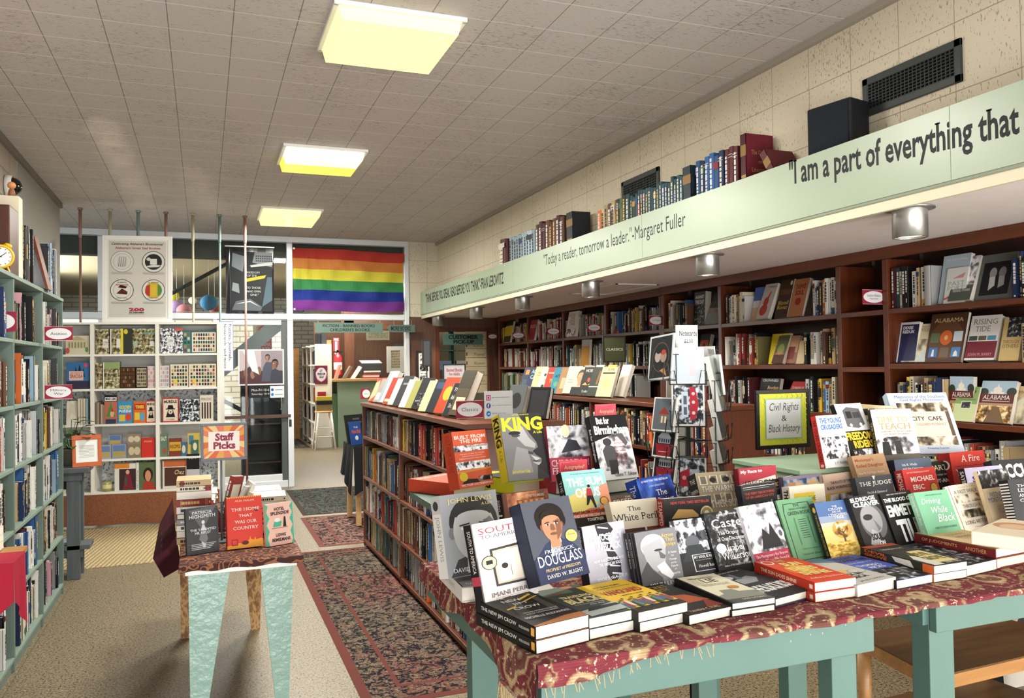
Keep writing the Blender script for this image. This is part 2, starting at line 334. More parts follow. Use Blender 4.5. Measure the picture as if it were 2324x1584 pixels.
# vents on the cream wall
def vent(pa, pb, label):
    a, b = onx(*pa, 3.1), onx(*pb, 3.1); y0, y1 = sorted((a.y, b.y)); z0, z1 = sorted((a.z, b.z))
    t = thing('air_vent', label, 'vent', (3.1, (y0+y1)/2, z0), 0, 'vents high on the cream wall')
    w = (y1-y0)/2; h = z1-z0; e = .035; g = G()
    for q in ((-w, 0, w, e), (-w, h-e, w, h), (-w, 0, -w+e, h), (w-e, 0, w, h)): g.box(-.014, q[0], q[1], 0, q[2], q[3], DKMET)
    g.build('frame', t, bevel=.003); G().box(-.002, -w+e, e, 0, w-e, h-e, M('#0c0d0d', .8)).build('backing', t)
    g = G(); n = int(2*(w-e)/.022)
    for i in range(n+1): y = -w+e+2*(w-e)*i/n; g.box(-.012, y-.0025, e, -.006, y+.0025, h-e, M('#2c3031', .5, .3))
    for i in range(9): z = e+(h-2*e)*i/8; g.box(-.014, -w+e, z-.002, -.008, w-e, z+.002, M('#2c3031', .5, .3))
    g.build('grille', t)
vent((1961, 183), (2187, 184), 'large dark air vent above the black loudspeaker, nearest on the cream wall')
vent((1413, 415), (1499, 446), 'middle dark air vent showing above the row of teal old books')
vent((1165, 540), (1212, 560), 'far dark air vent half hidden by pale blue old books')
# ---- partition of aluminium and glass
p = G(); FR = ALU
for q in ((-3.6, 3.225, 2.68, 3.30), (-3.6, 2.205, 2.68, 2.28), (-3.6, 0, 1.03, .09)): p.box(q[0], YP-.05, q[1], q[2], YP+.05, q[3], FR)
for x0, x1, z0, z1 in ((1.035, 1.11, 0, 3.23), (2.622, 2.68, 0, 3.23), (.12, .17, 0, 2.21), (-1.2, -1.14, 2.28, 3.23), (-1.2, -1.14, 0, 2.21)): p.box(x0, YP-.053, z0, x1, YP+.053, z1, FR)
for x0, x1, z in ((-3.5, 2.6, 3.215), (-3.5, 1.0, 2.29), (-3.5, 2.6, 2.195)): p.box(x0, YP-.056, z-.004, x1, YP-.05, z+.004, M('#8e9498', .5))
struct('window_1', p, 'white metal frame of the glass partition', bevel=.004)
GLASS = mat_glass('partition glass')
struct('window_2', G().box(-3.6, YP-.004, 2.28, 1.035, YP+.004, 3.225, GLASS), 'upper clear pane of the partition behind the poster')
struct('window_3', G().box(1.11, YP-.004, 2.28, 2.622, YP+.004, 3.225, GLASS), 'upper clear pane behind the striped flag')
struct('window_4', G().box(-3.6, YP-.004, .09, .12, YP+.004, 2.205, GLASS), 'lower clear pane behind the white bookcase')
dg = thing('door_1', None, None, (.17, YP, 0)); dg['kind'] = 'structure'; dg['label'] = 'glass door in the partition with a wooden push bar'
G().box(.02, -.004, .16, .83, .004, 2.19, GLASS).build('pane', dg)
fr = G().box(0, -.03, .015, .86, .03, .17, FR).box(0, -.03, 2.13, .86, .03, 2.2, FR).box(0, -.032, .012, .03, .032, 2.203, FR).box(.79, -.032, .012, .86, .032, 2.203, M('#565b5a', .5, .3))
fr.build('door_frame', dg, bevel=.003)
G().box(-.05, -.075, .915, .9, -.045, .955, mat_wood('push bar wood', '#3b2a1f', '#5a4030', 0)).box(.02, -.05, .925, .05, -.03, .945, STEEL).box(.80, -.05, .925, .83, -.03, .945, STEEL).build('push_bar', dg)
struct('wall_end', G().box(2.68, YP-.03, 2.25, 3.2, YP+.05, ZC, mat_tiles('cream end wall tiles', '#d8cfba', '#8d8169', '#9d9480', (9, 6, 3.2), 0, 2, (.1, 0, .014), thr=.61)), 'cream tiled end wall beside the partition')
# wood panelled end wall with the pick-up opening
wp = mat_wood('end wall panelling', '#4f3526', '#694836', 2, .45)
a = ony(995, 752, YP); b = ony(1107, 752, YP)
g = G().box(2.68, YP-.02, 0, a.x, YP+.06, 2.25, wp).box(b.x, YP-.02, 0, 4.3, YP+.06, 2.25, wp).box(a.x, YP-.02, a.z, b.x, YP+.06, 2.25, wp).box(a.x, YP-.02, 0, b.x, YP+.06, 1.05, wp)
struct('wall_end', g, 'brown wood panelled end wall around the pick-up opening')
g = G()
for q in ((a.x-.05, 1.02, a.x, a.z+.05), (b.x, 1.02, b.x+.05, a.z+.05), (a.x+.0005, a.z, b.x-.0005, a.z+.05)): g.box(q[0], YP-.04, q[1], q[2], YP, q[3], WALNUT)
struct('trim_2', g, 'darker wood moulding framing the pick-up opening')
# ---- the rooms behind the partition
struct('wall_back', G().box(-4.5, 21.5, 0, 7.5, 21.6, 3.6, m_brickw), 'white painted brick wall at the far end of the back room')
struct('wall_back', G().box(-3.72, 11.2, 0, -3.6, 21.5, 3.6, mat_brick('white side brick', '#efe8d8', '#e3dbc9', '#b7ae9c', .34, .11, 'yz')), 'white brick side wall of the back room')
struct('wall_back', G().box(-3.6, 16.9, 0, 1.62, 17.0, 2.62, m_brickw), 'white brick cross wall seen through the glass')
struct('ceiling_back', G().box(-4.5, 11.11, 3.36, 7.5, 21.6, 3.46, M('#b7a98d', .8, var=.06)), 'lower lit ceiling of the back room')
struct('trim_beam', G().box(-4.5, 11.12, 3.0, 2.66, 11.3, 3.36, M('#4a4743', .8, var=.05)), 'dark beam behind the head of the partition')
struct('wall_back', G().box(2.2, 17.6, 0, 7.5, 17.68, 3.36, mat_wood('back panelling', '#46301f', '#5c4130', 2)), 'dark wood wall behind the service counter')
# lower back wall with doorway beside the extinguisher
struct('wall_back', G().box(2.75, 17.0, 0, 2.95, 17.1, 2.9, mat_wood('back door post', '#4a2a1a', '#63402b', 2)).box(2.2, 17.0, 2.35, 4.6, 17.1, 2.62, mat_wood('back door head', '#4a2a1a', '#63402b', 0)), 'brown timber post and head by the fire extinguisher')
# ================================================================ LAMPS AND FIXTURES
# ceiling troffers: acrylic box lens under a white frame
def troffer(y0, y1, bands, label):
    x0, x1 = .60, 1.235; t = thing('ceiling_light', label, 'ceiling light', ((x0+x1)/2, (y0+y1)/2, ZC), 0, 'square lamps along the ceiling')
    w, d = (x1-x0)/2, (y1-y0)/2
    g = G()
    for q in ((-w-.012, -d-.012, w+.012, -d+.012), (-w-.012, d-.012, w+.012, d+.012), (-w-.012, -d, -w+.012, d), (w-.012, -d, w+.012, d)): g.box(q[0], q[1], -.022, q[2], q[3], 0, WHT)
    g.build('frame', t, bevel=.003)
    g = G(); n = len(bands)
    prof = [(-w+.012, -.02), (-w+.03, -.085), (w-.03, -.085), (w-.012, -.02)]
    for i, m in enumerate(bands):
        a = -d+.012+(2*d-.024)*i/n; b = -d+.012+(2*d-.024)*(i+1)/n
        for (xa, za), (xb, zb) in zip(prof, prof[1:]): g.face([(xa, a, za), (xa, b, za), (xb, b, zb), (xb, a, zb)], m)
    g.face([(x, -d+.012, z) for x, z in prof][::-1], bands[0]); g.face([(x, d-.012, z) for x, z in prof], bands[-1])
    g.build('diffuser', t)
def mat_lens(name, c, e):
    m, t, b, N, L = nt_new(name); b.inputs['Base Color'].default_value = lin('#f4ecb0')
    n = noise(N, L, mapping(N, L).outputs[0], 3, 2); c2 = mixc(N, L, n, c, tuple(x*.9 for x in lin(c)[:3])+(1,))
    L(c2, b.inputs['Emission Color']); b.inputs['Emission Strength'].default_value = e; b.inputs['Roughness'].default_value = .3; return m
ly = mat_lens('yellowed lamp lens', '#fff7a6', 1.05); lw = mat_lens('white lamp lens', '#f4fbf0', 1.05); lc = mat_lens('cool lamp lens', '#d9f3ea', 1.0); lyy = mat_lens('strong yellow lamp lens', '#fff12a', 1.0)
troffer(3.83, 4.43, [ly], 'big yellow glowing square ceiling lamp, nearest of three')
troffer(6.43, 7.04, [lw, lc, lyy, lyy], 'middle ceiling lamp glowing half yellow and half bluish white')
troffer(9.0, 9.76, [ly], 'farthest small pale yellow ceiling lamp, near the glass partition')
# soffit can lamps
can_l = mat_lens('warm can lens', '#fff0c8', 2.2)
for i, (y, lb) in enumerate(((2.77, 'largest brushed metal can lamp, nearest under the soffit'), (4.35, 'brushed metal can lamp, second from the near end of the soffit'), (6.01, 'brushed metal can lamp, third from the near end of the soffit'), (7.54, 'brushed metal can lamp, fourth from the near end of the soffit'), (9.02, 'brushed metal can lamp, fifth from the near end of the soffit'), (10.7, 'smallest brushed metal can lamp, beside the wood end wall'))):
    t = thing('can_light', lb, 'ceiling lamp', (3.0, y, 2.245), 0, 'can lamps under the soffit')
    G().lathe([(.0, 0), (.105, 0), (.107, -.008), (.076, -.012)], STEEL, n=32).build('flange', t, smooth=True)
    G().lathe([(.075, -.008), (.075, -.135), (.07, -.137), (.07, -.128)], STEEL, n=32).build('can', t, smooth=True)
    G().lathe([(.071, -.124), (.05, -.128), (0, -.129)], can_l, n=32).build('lens', t, smooth=True)
    d = bpy.data.lights.new('can_glow', 'SPOT'); d.energy = 34; d.spot_size = math.radians(110); d.spot_blend = .6; d.color = (1, .86, .66); d.shadow_soft_size = .06
    o = bpy.data.objects.new('can_glow', d); C.objects.link(o); o.location = (3.0, y, 2.1)
for y in (4.13, 6.735, 9.38):
    d = bpy.data.lights.new('troffer_glow', 'AREA'); d.shape = 'SQUARE'; d.size = .55; d.energy = 112; d.color = (1, .97, .88)
    o = bpy.data.objects.new('troffer_glow', d); C.objects.link(o); o.location = (.918, y, 3.2)
# access panel in the soffit
a, b, c = onz(1225, 678, 2.243), onz(1395, 651, 2.243), onz(1465, 648, 2.243)
g = G(); 
for p0, p1 in (((3.32, 6.15), (3.72, 6.15)), ((3.32, 7.1), (3.72, 7.1)), ((3.32, 6.15), (3.32, 7.1)), ((3.72, 6.15), (3.72, 7.1))): g.box(p0[0]-.008, p0[1]-.008, 2.236, p1[0]+.008, p1[1]+.008, 2.245, M('#d4cec8', .7))
tag(g.build('access_panel'), 'white outlined hatch panel in the soffit between can lamps', 'panel')
# loudspeaker on the ledge
struct('trim_3', G().box(FX+.025, -1.5, 2.42, 3.1, 11.06, 2.44, M('#cfc6b4', .7)), 'ledge on top of the soffit behind the green board')
t = thing('loudspeaker', 'black box loudspeaker standing on the soffit ledge below the large vent', 'loudspeaker', (2.99, 3.19, 2.4405), math.radians(12))
G().box(-.075, -.125, 0, .08, .125, .40, mat_wood('black ash veneer', '#101216', '#1b1e24', 2, .6)).build('cabinet', t, bevel=.01)
G().box(-.082, -.115, .01, -.074, .115, .39, M('#0f1620', .9, var=.1)).build('grille_cloth', t, bevel=.004)
# dome camera
t = thing('dome_camera', 'white and black dome camera on the side wall', 'camera', (-1.375, 7.0, 2.96))
G().lathe([(.0, 0), (.085, 0), (.085, .03), (.075, .045)], WHT, n=28).build('base', t, T=Matrix.Rotation(math.radians(90), 4, 'Y'), smooth=True)
G().lathe([(.066, .04), (.062, .065), (.045, .09), (.02, .102), (0, .105)], M('#0b0b0d', .06, spec=.8), n=28).build('dome', t, T=Matrix.Rotation(math.radians(90), 4, 'Y'), smooth=True)
# ================================================================ COLOURED FLOOR TO CEILING POLES
PC = {'copper': M('#8d6c61', .5, .1, var=.05), 'cream': M('#a69f82', .5, .1, var=.05), 'teal': M('#6d7f7b', .5, .1, var=.05)}
for i, (x, c, lb) in enumerate(((-1.215, 'copper', 'thin copper pole, leftmost of the row behind the white bookcase'), (-.93, 'cream', 'thin cream pole just behind the left edge of the bicentennial poster'), (-.655, 'teal', 'thin teal pole rising behind the middle of the bicentennial poster'), (-.375, 'copper', 'thin copper pole rising behind the right edge of the poster'), (-.10, 'cream', 'thin cream pole standing clear between poster and black poster'), (.18, 'teal', 'thin teal pole at the end of the white bookcase'), (.452, 'copper', 'thin copper pole standing in front of the glass door'))):
    y = 9.64; t = thing('floor_pole', lb, 'pole', (x, y, 0), 0, 'coloured poles in a row'); m = PC[c]
    G().tube([(0, 0, .02), (0, 0, 3.13)], .0125, m, 12).build('tube', t, smooth=True)
    G().tube([(0, 0, 2.98), (0, 0, 3.0), (0, 0, 3.28)], [.0135, .017, .017], m, 12).build('spring_cap', t, smooth=True)
    G().tube([(0, 0, 0), (0, 0, .02)], .03, m, 12).build('foot', t, smooth=True)
    G().tube([(0, 0, 3.28), (0, 0, 3.30)], .026, m, 12).build('ceiling_foot', t, smooth=True)
# ================================================================ RUGS
def mat_rug(name, c0, c1, c2, bcol, hx, hy, sc=1.):
    m, t, bs, N, L = nt_new(name); mp = mapping(N, L)
    nz = N('ShaderNodeTexNoise'); nz.inputs['Scale'].default_value = 6*sc; nz.inputs['Detail'].default_value = 3; L(mp.outputs[0], nz.inputs['Vector'])
    ad = N('ShaderNodeVectorMath'); ad.operation = 'ADD'; L(mp.outputs[0], ad.inputs[0]); sc_ = N('ShaderNodeVectorMath'); sc_.operation = 'SCALE'; L(nz.outputs['Color'], sc_.inputs[0]); sc_.inputs['Scale'].default_value = .22/sc
    L(sc_.outputs[0], ad.inputs[1]); vine = lambda s, d, w: math_(N, L, 'LESS_THAN', math_(N, L, 'ABSOLUTE', math_(N, L, 'SUBTRACT', noise(N, L, mp.outputs[0], s*sc, d), .5)), w)
    w2 = N('ShaderNodeTexVoronoi'); w2.inputs['Scale'].default_value = 21*sc; L(ad.outputs[0], w2.inputs['Vector'])
    r2 = ramp(N, [(.18, '#ffffff'), (.25, '#000000')]); L(w2.outputs['Distance'], r2.inputs[0])
    big = noise(N, L, mp.outputs[0], 1.3, 2); rb = ramp(N, [(.42, '#000000'), (.62, '#ffffff')]); L(big, rb.inputs[0])
    c = mixc(N, L, rb.outputs[0], c0, c1); c = mixc(N, L, r2.outputs[0], c, c2); c = mixc(N, L, math_(N, L, 'MULTIPLY', vine(12, 3, .04), .95), c, '#15161b'); c = mixc(N, L, math_(N, L, 'MULTIPLY', vine(29, 2, .03), .8), c, '#23232a'); c = mixc(N, L, math_(N, L, 'MULTIPLY', vine(11, 3, .012), .7), c, c2)
    sp = N('ShaderNodeSeparateXYZ'); L(mp.outputs[0], sp.inputs[0])
    dx = math_(N, L, 'SUBTRACT', hx, math_(N, L, 'ABSOLUTE', sp.outputs[0])); dy = math_(N, L, 'SUBTRACT', hy, math_(N, L, 'ABSOLUTE', sp.outputs[1]))
    e = math_(N, L, 'MINIMUM', dx, dy); c = mixc(N, L, math_(N, L, 'LESS_THAN', e, .05), c, bcol)
    c = mixc(N, L, math_(N, L, 'LESS_THAN', math_(N, L, 'ABSOLUTE', math_(N, L, 'SUBTRACT', e, .2)), .012), c, bcol)
    f = noise(N, L, mp.outputs[0], 240, 2); c = mixc(N, L, f, c, tuple(x*.7 for x in lin('#ffffff')[:3])+(1,), 'MULTIPLY')
    L(c, bs.inputs['Base Color']); bs.inputs['Roughness'].default_value = .95; bs.inputs['Specular IOR Level'].default_value = .1; bump(N, L, bs, f, .4, .004); return m
def rug(x0, y0, x1, y1, m, label, z=.002):
    cx, cy = (x0+x1)/2, (y0+y1)/2; hx, hy = (x1-x0)/2, (y1-y0)/2; g = G(); n = 24
    for i in range(n):
        a = -hy+2*hy*i/n; b = -hy+2*hy*(i+1)/n; g.box(-hx, a, -z, hx, b, 0, m)
    return tag(g.build('rug', T=Matrix.Translation((cx, cy, z))), label, 'rug')
rug(.68, 3.72, 3.3, 7.05, mat_rug('dark floral rug', '#6d5f50', '#7a4a42', '#8a7c66', '#6b3d37', 1.31, 1.665), 'large dark floral rug under the brown island bookcases')
rug(.93, 7.2, 2.5, 8.68, mat_rug('faded pink rug', '#8f6a5f', '#9a7468', '#a58376', '#7a4c46', .785, .74, .8), 'faded pink rug beyond the large dark rug')
rug(.97, 8.8, 2.1, 10.7, mat_rug('green grey rug', '#5f6660', '#4f5852', '#74695e', '#4a4038', .565, .95, .8), 'grey green rug lying before the open doorway')
rug(1.2, 16.2, 1.95, 20.5, mat_rug('back hall runner', '#6d675c', '#7d7568', '#57524a', '#3b3835', .375, 2.15, .8), 'patterned runner rug on the floor of the back room')
def mat_jute():
    m, t, bs, N, L = nt_new('braided jute'); mp = mapping(N, L, rot=(0, 0, math.radians(8)))
    w = N('ShaderNodeTexWave'); w.inputs['Scale'].default_value = 9; w.inputs['Distortion'].default_value = 2.5; w.inputs['Detail'].default_value = 2; w.inputs['Detail Scale'].default_value = 6; w.bands_direction = 'X'; L(mp.outputs[0], w.inputs['Vector'])
    w2 = N('ShaderNodeTexWave'); w2.inputs['Scale'].default_value = 13; w2.bands_direction = 'Y'; w2.inputs['Distortion'].default_value = 2; L(mp.outputs[0], w2.inputs['Vector'])
    c = mixc(N, L, w.outputs['Fac'], '#a8926a', '#cbb78e'); c = mixc(N, L, math_(N, L, 'MULTIPLY', w2.outputs['Fac'], .5), c, '#7d6a4a')
    L(c, bs.inputs['Base Color']); bs.inputs['Roughness'].default_value = .95; bump(N, L, bs, w.outputs['Fac'], .8, .012); return m
g = G().box(-1.37, 7.2, 0, -.16, 8.95, .004, mat_jute()); tag(g.build('rug'), 'braided straw coloured jute rug before the white bookcase', 'rug')
# ================================================================ WHITE BOOKCASE AGAINST THE POLES
WA = math.radians(-8); WO = V((-.33, 8.985, 0)); WX = V((math.cos(WA), math.sin(WA), 0)); WN = V((math.sin(WA), -math.cos(WA), 0))
def wpt(x, y, off=0):
    """photo point on the front plane of the white bookcase -> local x, z"""
    r = ray(x, y); t = (WO + WN*off - CAM).dot(WN)/r.dot(WN); q = CAM + r*t; return (q-WO).dot(WX), q.z
WT = Matrix.Translation(WO) @ Matrix.Rotation(WA, 4, 'Z')
wb = thing('bookcase', 'white three bay bookcase of puzzles and games below the poster', 'bookcase'); wb.matrix_world = WT
wx = [wpt(x, 900)[0] for x in (150, 209, 357, 497)]; wx = [wx[0]-.28] + wx[1:]
wz = [wpt(300, y)[1] for y in (731, 803, 881, 961, 1040, 1114)]
WD = .30
for i, x in enumerate(wx): G().box(x-.018, 0, .05, x+.018, WD, wz[0], WHITE).build('upright', wb, bevel=.002)
for i in range(3):
    for j, z in enumerate(wz[:1]): G().box(wx[i]+.018, 0, z-.022, wx[i+1]-.018, WD, z, WHITE).build('top_panel', wb)
    for z in wz[1:]: G().box(wx[i]+.018, .004, z-.022, wx[i+1]-.018, WD, z, WHITE).build('shelf', wb)
    g = G(); zz = [wz[5]]+wz[1:5][::-1]+[wz[0]]
    for k in range(5): g.box(wx[i]+.018, WD-.008, zz[k] if k else wz[5], wx[i+1]-.018, WD-.001, zz[k+1]-.022, 'floral' if k in (0, 2) else M('#e2e3df', .7))
    g.build('back_panel', wb)
bur = G(); mb = mat_speck('brown burlap', '#8a5638', '#6d4028', '#a06a48', rough=.95, s=1.4)
for i in range(10):
    x0 = wx[0]+(wx[3]-wx[0])*i/10; x1 = wx[0]+(wx[3]-wx[0])*(i+1)/10; bur.face([(x0, -.004-.012*math.sin(i*2.1), 0.015), (x1, -.004-.012*math.sin(i*2.1+2.1), 0.015), (x1, -.004, wz[5]-.022), (x0, -.004, wz[5]-.022)], mb)
bur.build('burlap_skirt', wb)
def onshelf(name, label, cat, px0, px1, ytop, ybot, items, col='#e8e4da', thick=.04, off=.03, lean=0, group=None, edge=None):
    """a boxed or bound thing standing face out on the white bookcase, placed by what the photo shows"""
    x0, zb = wpt(px0, ybot, -off); x1, _ = wpt(px1, ybot, -off); _, zt = wpt((px0+px1)/2, ytop, -off)
    for q in wx[:-1]: x0, x1 = (max(x0, q+.0185) if q-.03 < x0 < q+.0185 else x0), x1
    for q in wx[1:]: x1 = min(x1, q-.0185) if q-.0185 < x1 < q+.03 else x1
    zs = min(wz[1:], key=lambda z: abs(z-zb)); zb = zs if abs(zs-zb) < .09 else zb
    g = G().box(0, 0, 0, x1-x0, thick, zt-zb, edge or col); g.face([(0, -.0002, 0), (x1-x0, -.0002, 0), (x1-x0, -.0002, zt-zb), (0, -.0002, zt-zb)], col)
    art(g, items, x1-x0, zt-zb, base=.0004)
    o = g.build(name, label=label, cat=cat, group=group)
    o.matrix_world = WT @ Matrix.Translation((x0, off+.001, zb+.001)) @ Matrix.Rotation(-lean, 4, 'X'); return o
GRID = lambda nx, ny, cs, m=.04: [('r', m+(1-2*m)*(i+.15)/nx, m+(1-2*m)*(j+.15)/ny, m+(1-2*m)*(i+.85)/nx, m+(1-2*m)*(j+.85)/ny, cs[(i*7+j*5+i*j) % len(cs)]) for i in range(nx) for j in range(ny)]
PAL = ['#8a2a2a', '#2c4a3e', '#c0a050', '#33405c', '#7a5a44', '#b3765a', '#4c2d3c', '#d0c6a8', '#232323']
PG = 'puzzle boxes on the white bookcase'
onshelf('puzzle_box', 'tall street scene puzzle box at the left of the top white shelf', 'puzzle box', 217, 247, 747, 803, [('r', .55, .25, .95, .6, '#f2efe6'), ('t', 'CITY', .6, .35, .92, .5, '#222222')], 'town', .06, group=PG)
onshelf('puzzle_box', 'second street scene puzzle box, beside its white end', 'puzzle box', 250, 274, 747, 803, [('r', .0, 0, .12, 1, '#f4f4f0'), ('r', .6, .25, .98, .6, '#f2efe6')], 'town', .06, group=PG)
onshelf('puzzle_box', 'dark puzzle box with bright yellow end on the top white shelf', 'puzzle box', 274, 300, 746, 803, [('r', 0, 0, .22, 1, '#ecd93c'), ('e', .45, .88, .18, .1, '#e3c834')], M('#2a2f2a', .4), .06, group=PG)
onshelf('puzzle_box', 'green grey map puzzle box next to the yellow ended one', 'puzzle box', 301, 324, 746, 803, [('r', .1, .3, .5, .5, '#9fb0a0')], 'town', .06, group=PG)
onshelf('puzzle_box', 'dusky street puzzle box at the end of the middle bay, top shelf', 'puzzle box', 325, 351, 746, 803, [('r', .6, .3, .95, .5, '#d9dad4'), ('r', 0, .8, 1, .86, '#5f9c8a')], 'town', .06, group=PG)
onshelf('puzzle_box', 'black and white skyline puzzle box, top shelf of end bay', 'puzzle box', 364, 396, 745, 803, [('r', .5, .3, .95, .65, '#eceff0'), ('t', 'SAN', .58, .45, .88, .56, '#333344')], 'crowd', .06, group=PG)
onshelf('puzzle_box', 'puzzle box with a red top edge on the top shelf', 'puzzle box', 397, 415, 745, 803, [('r', 0, .9, 1, 1, '#c8574c')], 'crowd', .05, group=PG)
onshelf('puzzle_box', 'small teal edged postcard puzzle box on the top shelf', 'puzzle box', 416, 433, 753, 801, GRID(2, 5, PAL), '#3f7f80', .05, group=PG)
onshelf('puzzle_box', 'wide teal edged puzzle box printed with rows of book covers', 'puzzle box', 434, 492, 752, 800, [('r', .03, .05, .97, .95, '#efe9d6')]+GRID(9, 5, PAL, .07), '#2f6d77', .05, group=PG)
onshelf('puzzle_box', 'green park puzzle box on the second white shelf', 'puzzle box', 217, 232, 824, 880, [], 'town', .06, group=PG)
onshelf('puzzle_box', 'wide canal house puzzle box on the second white shelf', 'puzzle box', 234, 272, 822, 880, [('r', 0, .75, 1, 1, '#8ba06b'), ('r', 0, 0, .06, 1, '#ecebe2')], 'town', .06, off=.025, group=PG)
onshelf('puzzle_box', 'brown bookshelf puzzle box on the second white shelf', 'puzzle box', 273, 307, 833, 878, GRID(7, 5, ['#5a3a24', '#7d5a36', '#3d2a1c', '#8f7648', '#6b2f24']), '#3a2617', .05, group=PG)
onshelf('puzzle_box', 'dark framed bookshelf puzzle box, right of the brown one', 'puzzle box', 309, 334, 833, 877, [('r', .06, .06, .94, .94, '#b7aa8c')]+GRID(5, 5, ['#2b2b2b', '#55504a', '#8a7f6a', '#3b2a22'], .09), '#241d18', .05, group=PG)
onshelf('puzzle_box', 'pink and lilac tile puzzle box at the end of the middle bay', 'puzzle box', 335, 352, 831, 877, GRID(3, 5, ['#c9a0a8', '#b98b94', '#a3a0bd', '#d9c3bd']), '#d8c5c0', .05, group=PG)
onshelf('puzzle_box', 'faded lilac tile puzzle box at the start of the end bay', 'puzzle box', 363, 384, 830, 877, GRID(4, 5, ['#b99aa2', '#9a8fa8', '#a5adc0', '#cdbdb8']), '#d5cdc6', .05, group=PG)
onshelf('puzzle_box', 'puzzle box of tiny book covers with a yellow star, first of two', 'puzzle box', 387, 427, 827, 874, GRID(6, 6, PAL)+[('e', .3, .25, .1, .09, '#e8d338')], '#e9e2cd', .05, group=PG)
onshelf('puzzle_box', 'puzzle box of tiny book covers with a yellow star, by the upright', 'puzzle box', 429, 491, 826, 874, GRID(9, 6, PAL)+[('e', .2, .25, .07, .09, '#e8d338')], '#efe8d2', .05, group=PG)
onshelf('puzzle_box', 'blue castle puzzle box with a pink title panel in the left bay', 'puzzle box', 151, 202, 823, 883, [('p', [(.35, .45), (.4, .85), (.5, .6), (.58, .95), (.68, .6), (.75, .8), (.82, .45)], '#1b2233'), ('r', .12, .33, .75, .68, '#f1cfc4'), ('t', 'THE WORLD OF', .17, .58, .7, .64, '#8a2e2e'), ('t', 'DRACULA', .16, .42, .71, .56, '#a8322e', 'b'), ('e', .87, .9, .09, .07, '#d0455c'), ('r', 0, 0, 1, .3, '#39324a')], '#3a6ea3', .05, group=PG)
onshelf('puzzle_box', 'pale puzzle box with a drawn building in the left bay', 'puzzle box', 149, 202, 762, 803, [('r', .05, .3, .95, .75, '#c9c1a0'), ('p', [(.1, .75), (.5, .98), (.9, .75)], '#b5ad8c')]+[('r', .12+.13*i, .35, .19+.13*i, .65, '#8d8a70') for i in range(6)]+[('e', .08, .2, .09, .16, '#c2564c'), ('e', .9, .25, .07, .14, '#5f8a58')], '#d9d2b6', .05, group=PG)
GB = 'activity books on the third white shelf'
onshelf('activity_book', 'word game pad with a white title over a cartoon tree', 'activity book', 237, 266, 897, 960, [('r', 0, .78, 1, 1, '#161616'), ('r', .04, .8, .96, .93, '#f4f4f4'), ('t', 'MAD LIBS', .1, .83, .9, .91, '#141414', 'B'), ('p', [(.15, .25), (.5, .75), (.85, .25)], '#3c8a3c'), ('e', .6, .35, .16, .12, '#d8b08a'), ('p', [(.5, .42), (.6, .6), (.74, .42)], '#c1322e'), ('r', .1, 0, .9, .16, '#333a55')], '#b06a58', .03, group=GB)
onshelf('activity_book', 'blue activity book with yellow lettering on the third shelf', 'activity book', 267, 301, 911, 957, [('t', 'GOLDEN', .1, .66, .9, .82, '#f2dd4a', 'B'), ('t', 'PUZZLE', .1, .5, .9, .62, '#ffffff', 'B'), ('r', .1, .1, .5, .4, '#e8c33c'), ('e', .72, .28, .2, .18, '#d24b3a')], '#3a8fc0', .03, group=GB)
onshelf('activity_book', 'orange activity book with red title band on the third shelf', 'activity book', 303, 331, 912, 953, [('r', .05, .62, .95, .9, '#b8302a'), ('t', 'TIMES', .15, .68, .85, .84, '#f4e04a', 'B'), ('r', .1, .15, .5, .5, '#e9d24a'), ('e', .7, .3, .2, .2, '#5a9fc8')], '#d9702f', .03, group=GB)
for q, (x0, x1, yt, lb) in enumerate(((332, 353, 909, 'white puzzle book with a black hat figure and red border, left one'), (369, 405, 903, 'white puzzle book with a black hat figure and red border, right one'))):
    onshelf('activity_book', lb, 'activity book', x0, x1, yt, 950, [('r', .05, .05, .95, .95, '#efe2cc'), ('t', 'MURDLE', .1, .78, .9, .9, '#161616', 'B'), ('r', .2, .52, .8, .56, '#141414'), ('p', [(.3, .55), (.36, .7), (.64, .7), (.7, .55)], '#141414'), ('p', [(.2, .2), (.35, .5), (.65, .5), (.8, .2)], '#1a1a1a'), ('e', .5, .42, .14, .09, '#e6ddca'), ('e', .5, .42, .05, .04, '#8a2a2a'), ('t', 'G. T. KARBER', .25, .09, .75, .14, '#222222')], '#b83a34', .03, group=GB)
onshelf('activity_book', 'wide mottled green jigsaw on the third shelf of the end bay', 'activity book', 409, 453, 906, 947, [('e', .85, .84, .09, .12, '#1f2b33')], 'snow', .04, group=GB)
onshelf('activity_book', 'cream book with dark columns of lettering, third shelf end bay', 'activity book', 454, 484, 897, 944, [('r', .12+.2*i, .1, .24+.2*i, .72, '#453a34') for i in range(4)]+[('t', 'PERIODIC', .1, .8, .9, .9, '#333333')], '#e6ddcc', .03, group=GB)
onshelf('activity_book', 'pale map book leaning in the left bay of the white bookcase', 'activity book', 150, 175, 910, 962, [('p', [(.1, .2), (.5, .5), (.9, .3), (.8, .8), (.3, .9)], '#d9d2bd')], '#f0ecdd', .03, lean=.12, group=GB)
for q, x in enumerate((177, 183, 189, 195)):
    onshelf('comic_album', f'thin pale album, {["first", "second", "third", "last"][q]} of four leaning in the left bay', 'album', x, x+4.5, 905, 962, [], ['#e9e2d2', '#d8cdb8', '#e5dac2', '#8fa5b0'][q], .2, off=.02, group='thin albums in the left bay')
for q, x in enumerate((217, 221, 225, 229, 233)):
    onshelf('comic_album', f'thin brown album, {["first", "second", "third", "fourth", "last"][q]} of five left of the cartoon pad', 'album', x, x+3.4, 912+q*2, 960, [], ['#7d6a58', '#a39484', '#6a5648', '#b8aa98', '#8d7b69'][q], .2, off=.02, group='thin albums beside the cartoon pad')
GC = 'small gift boxes on the fourth white shelf'
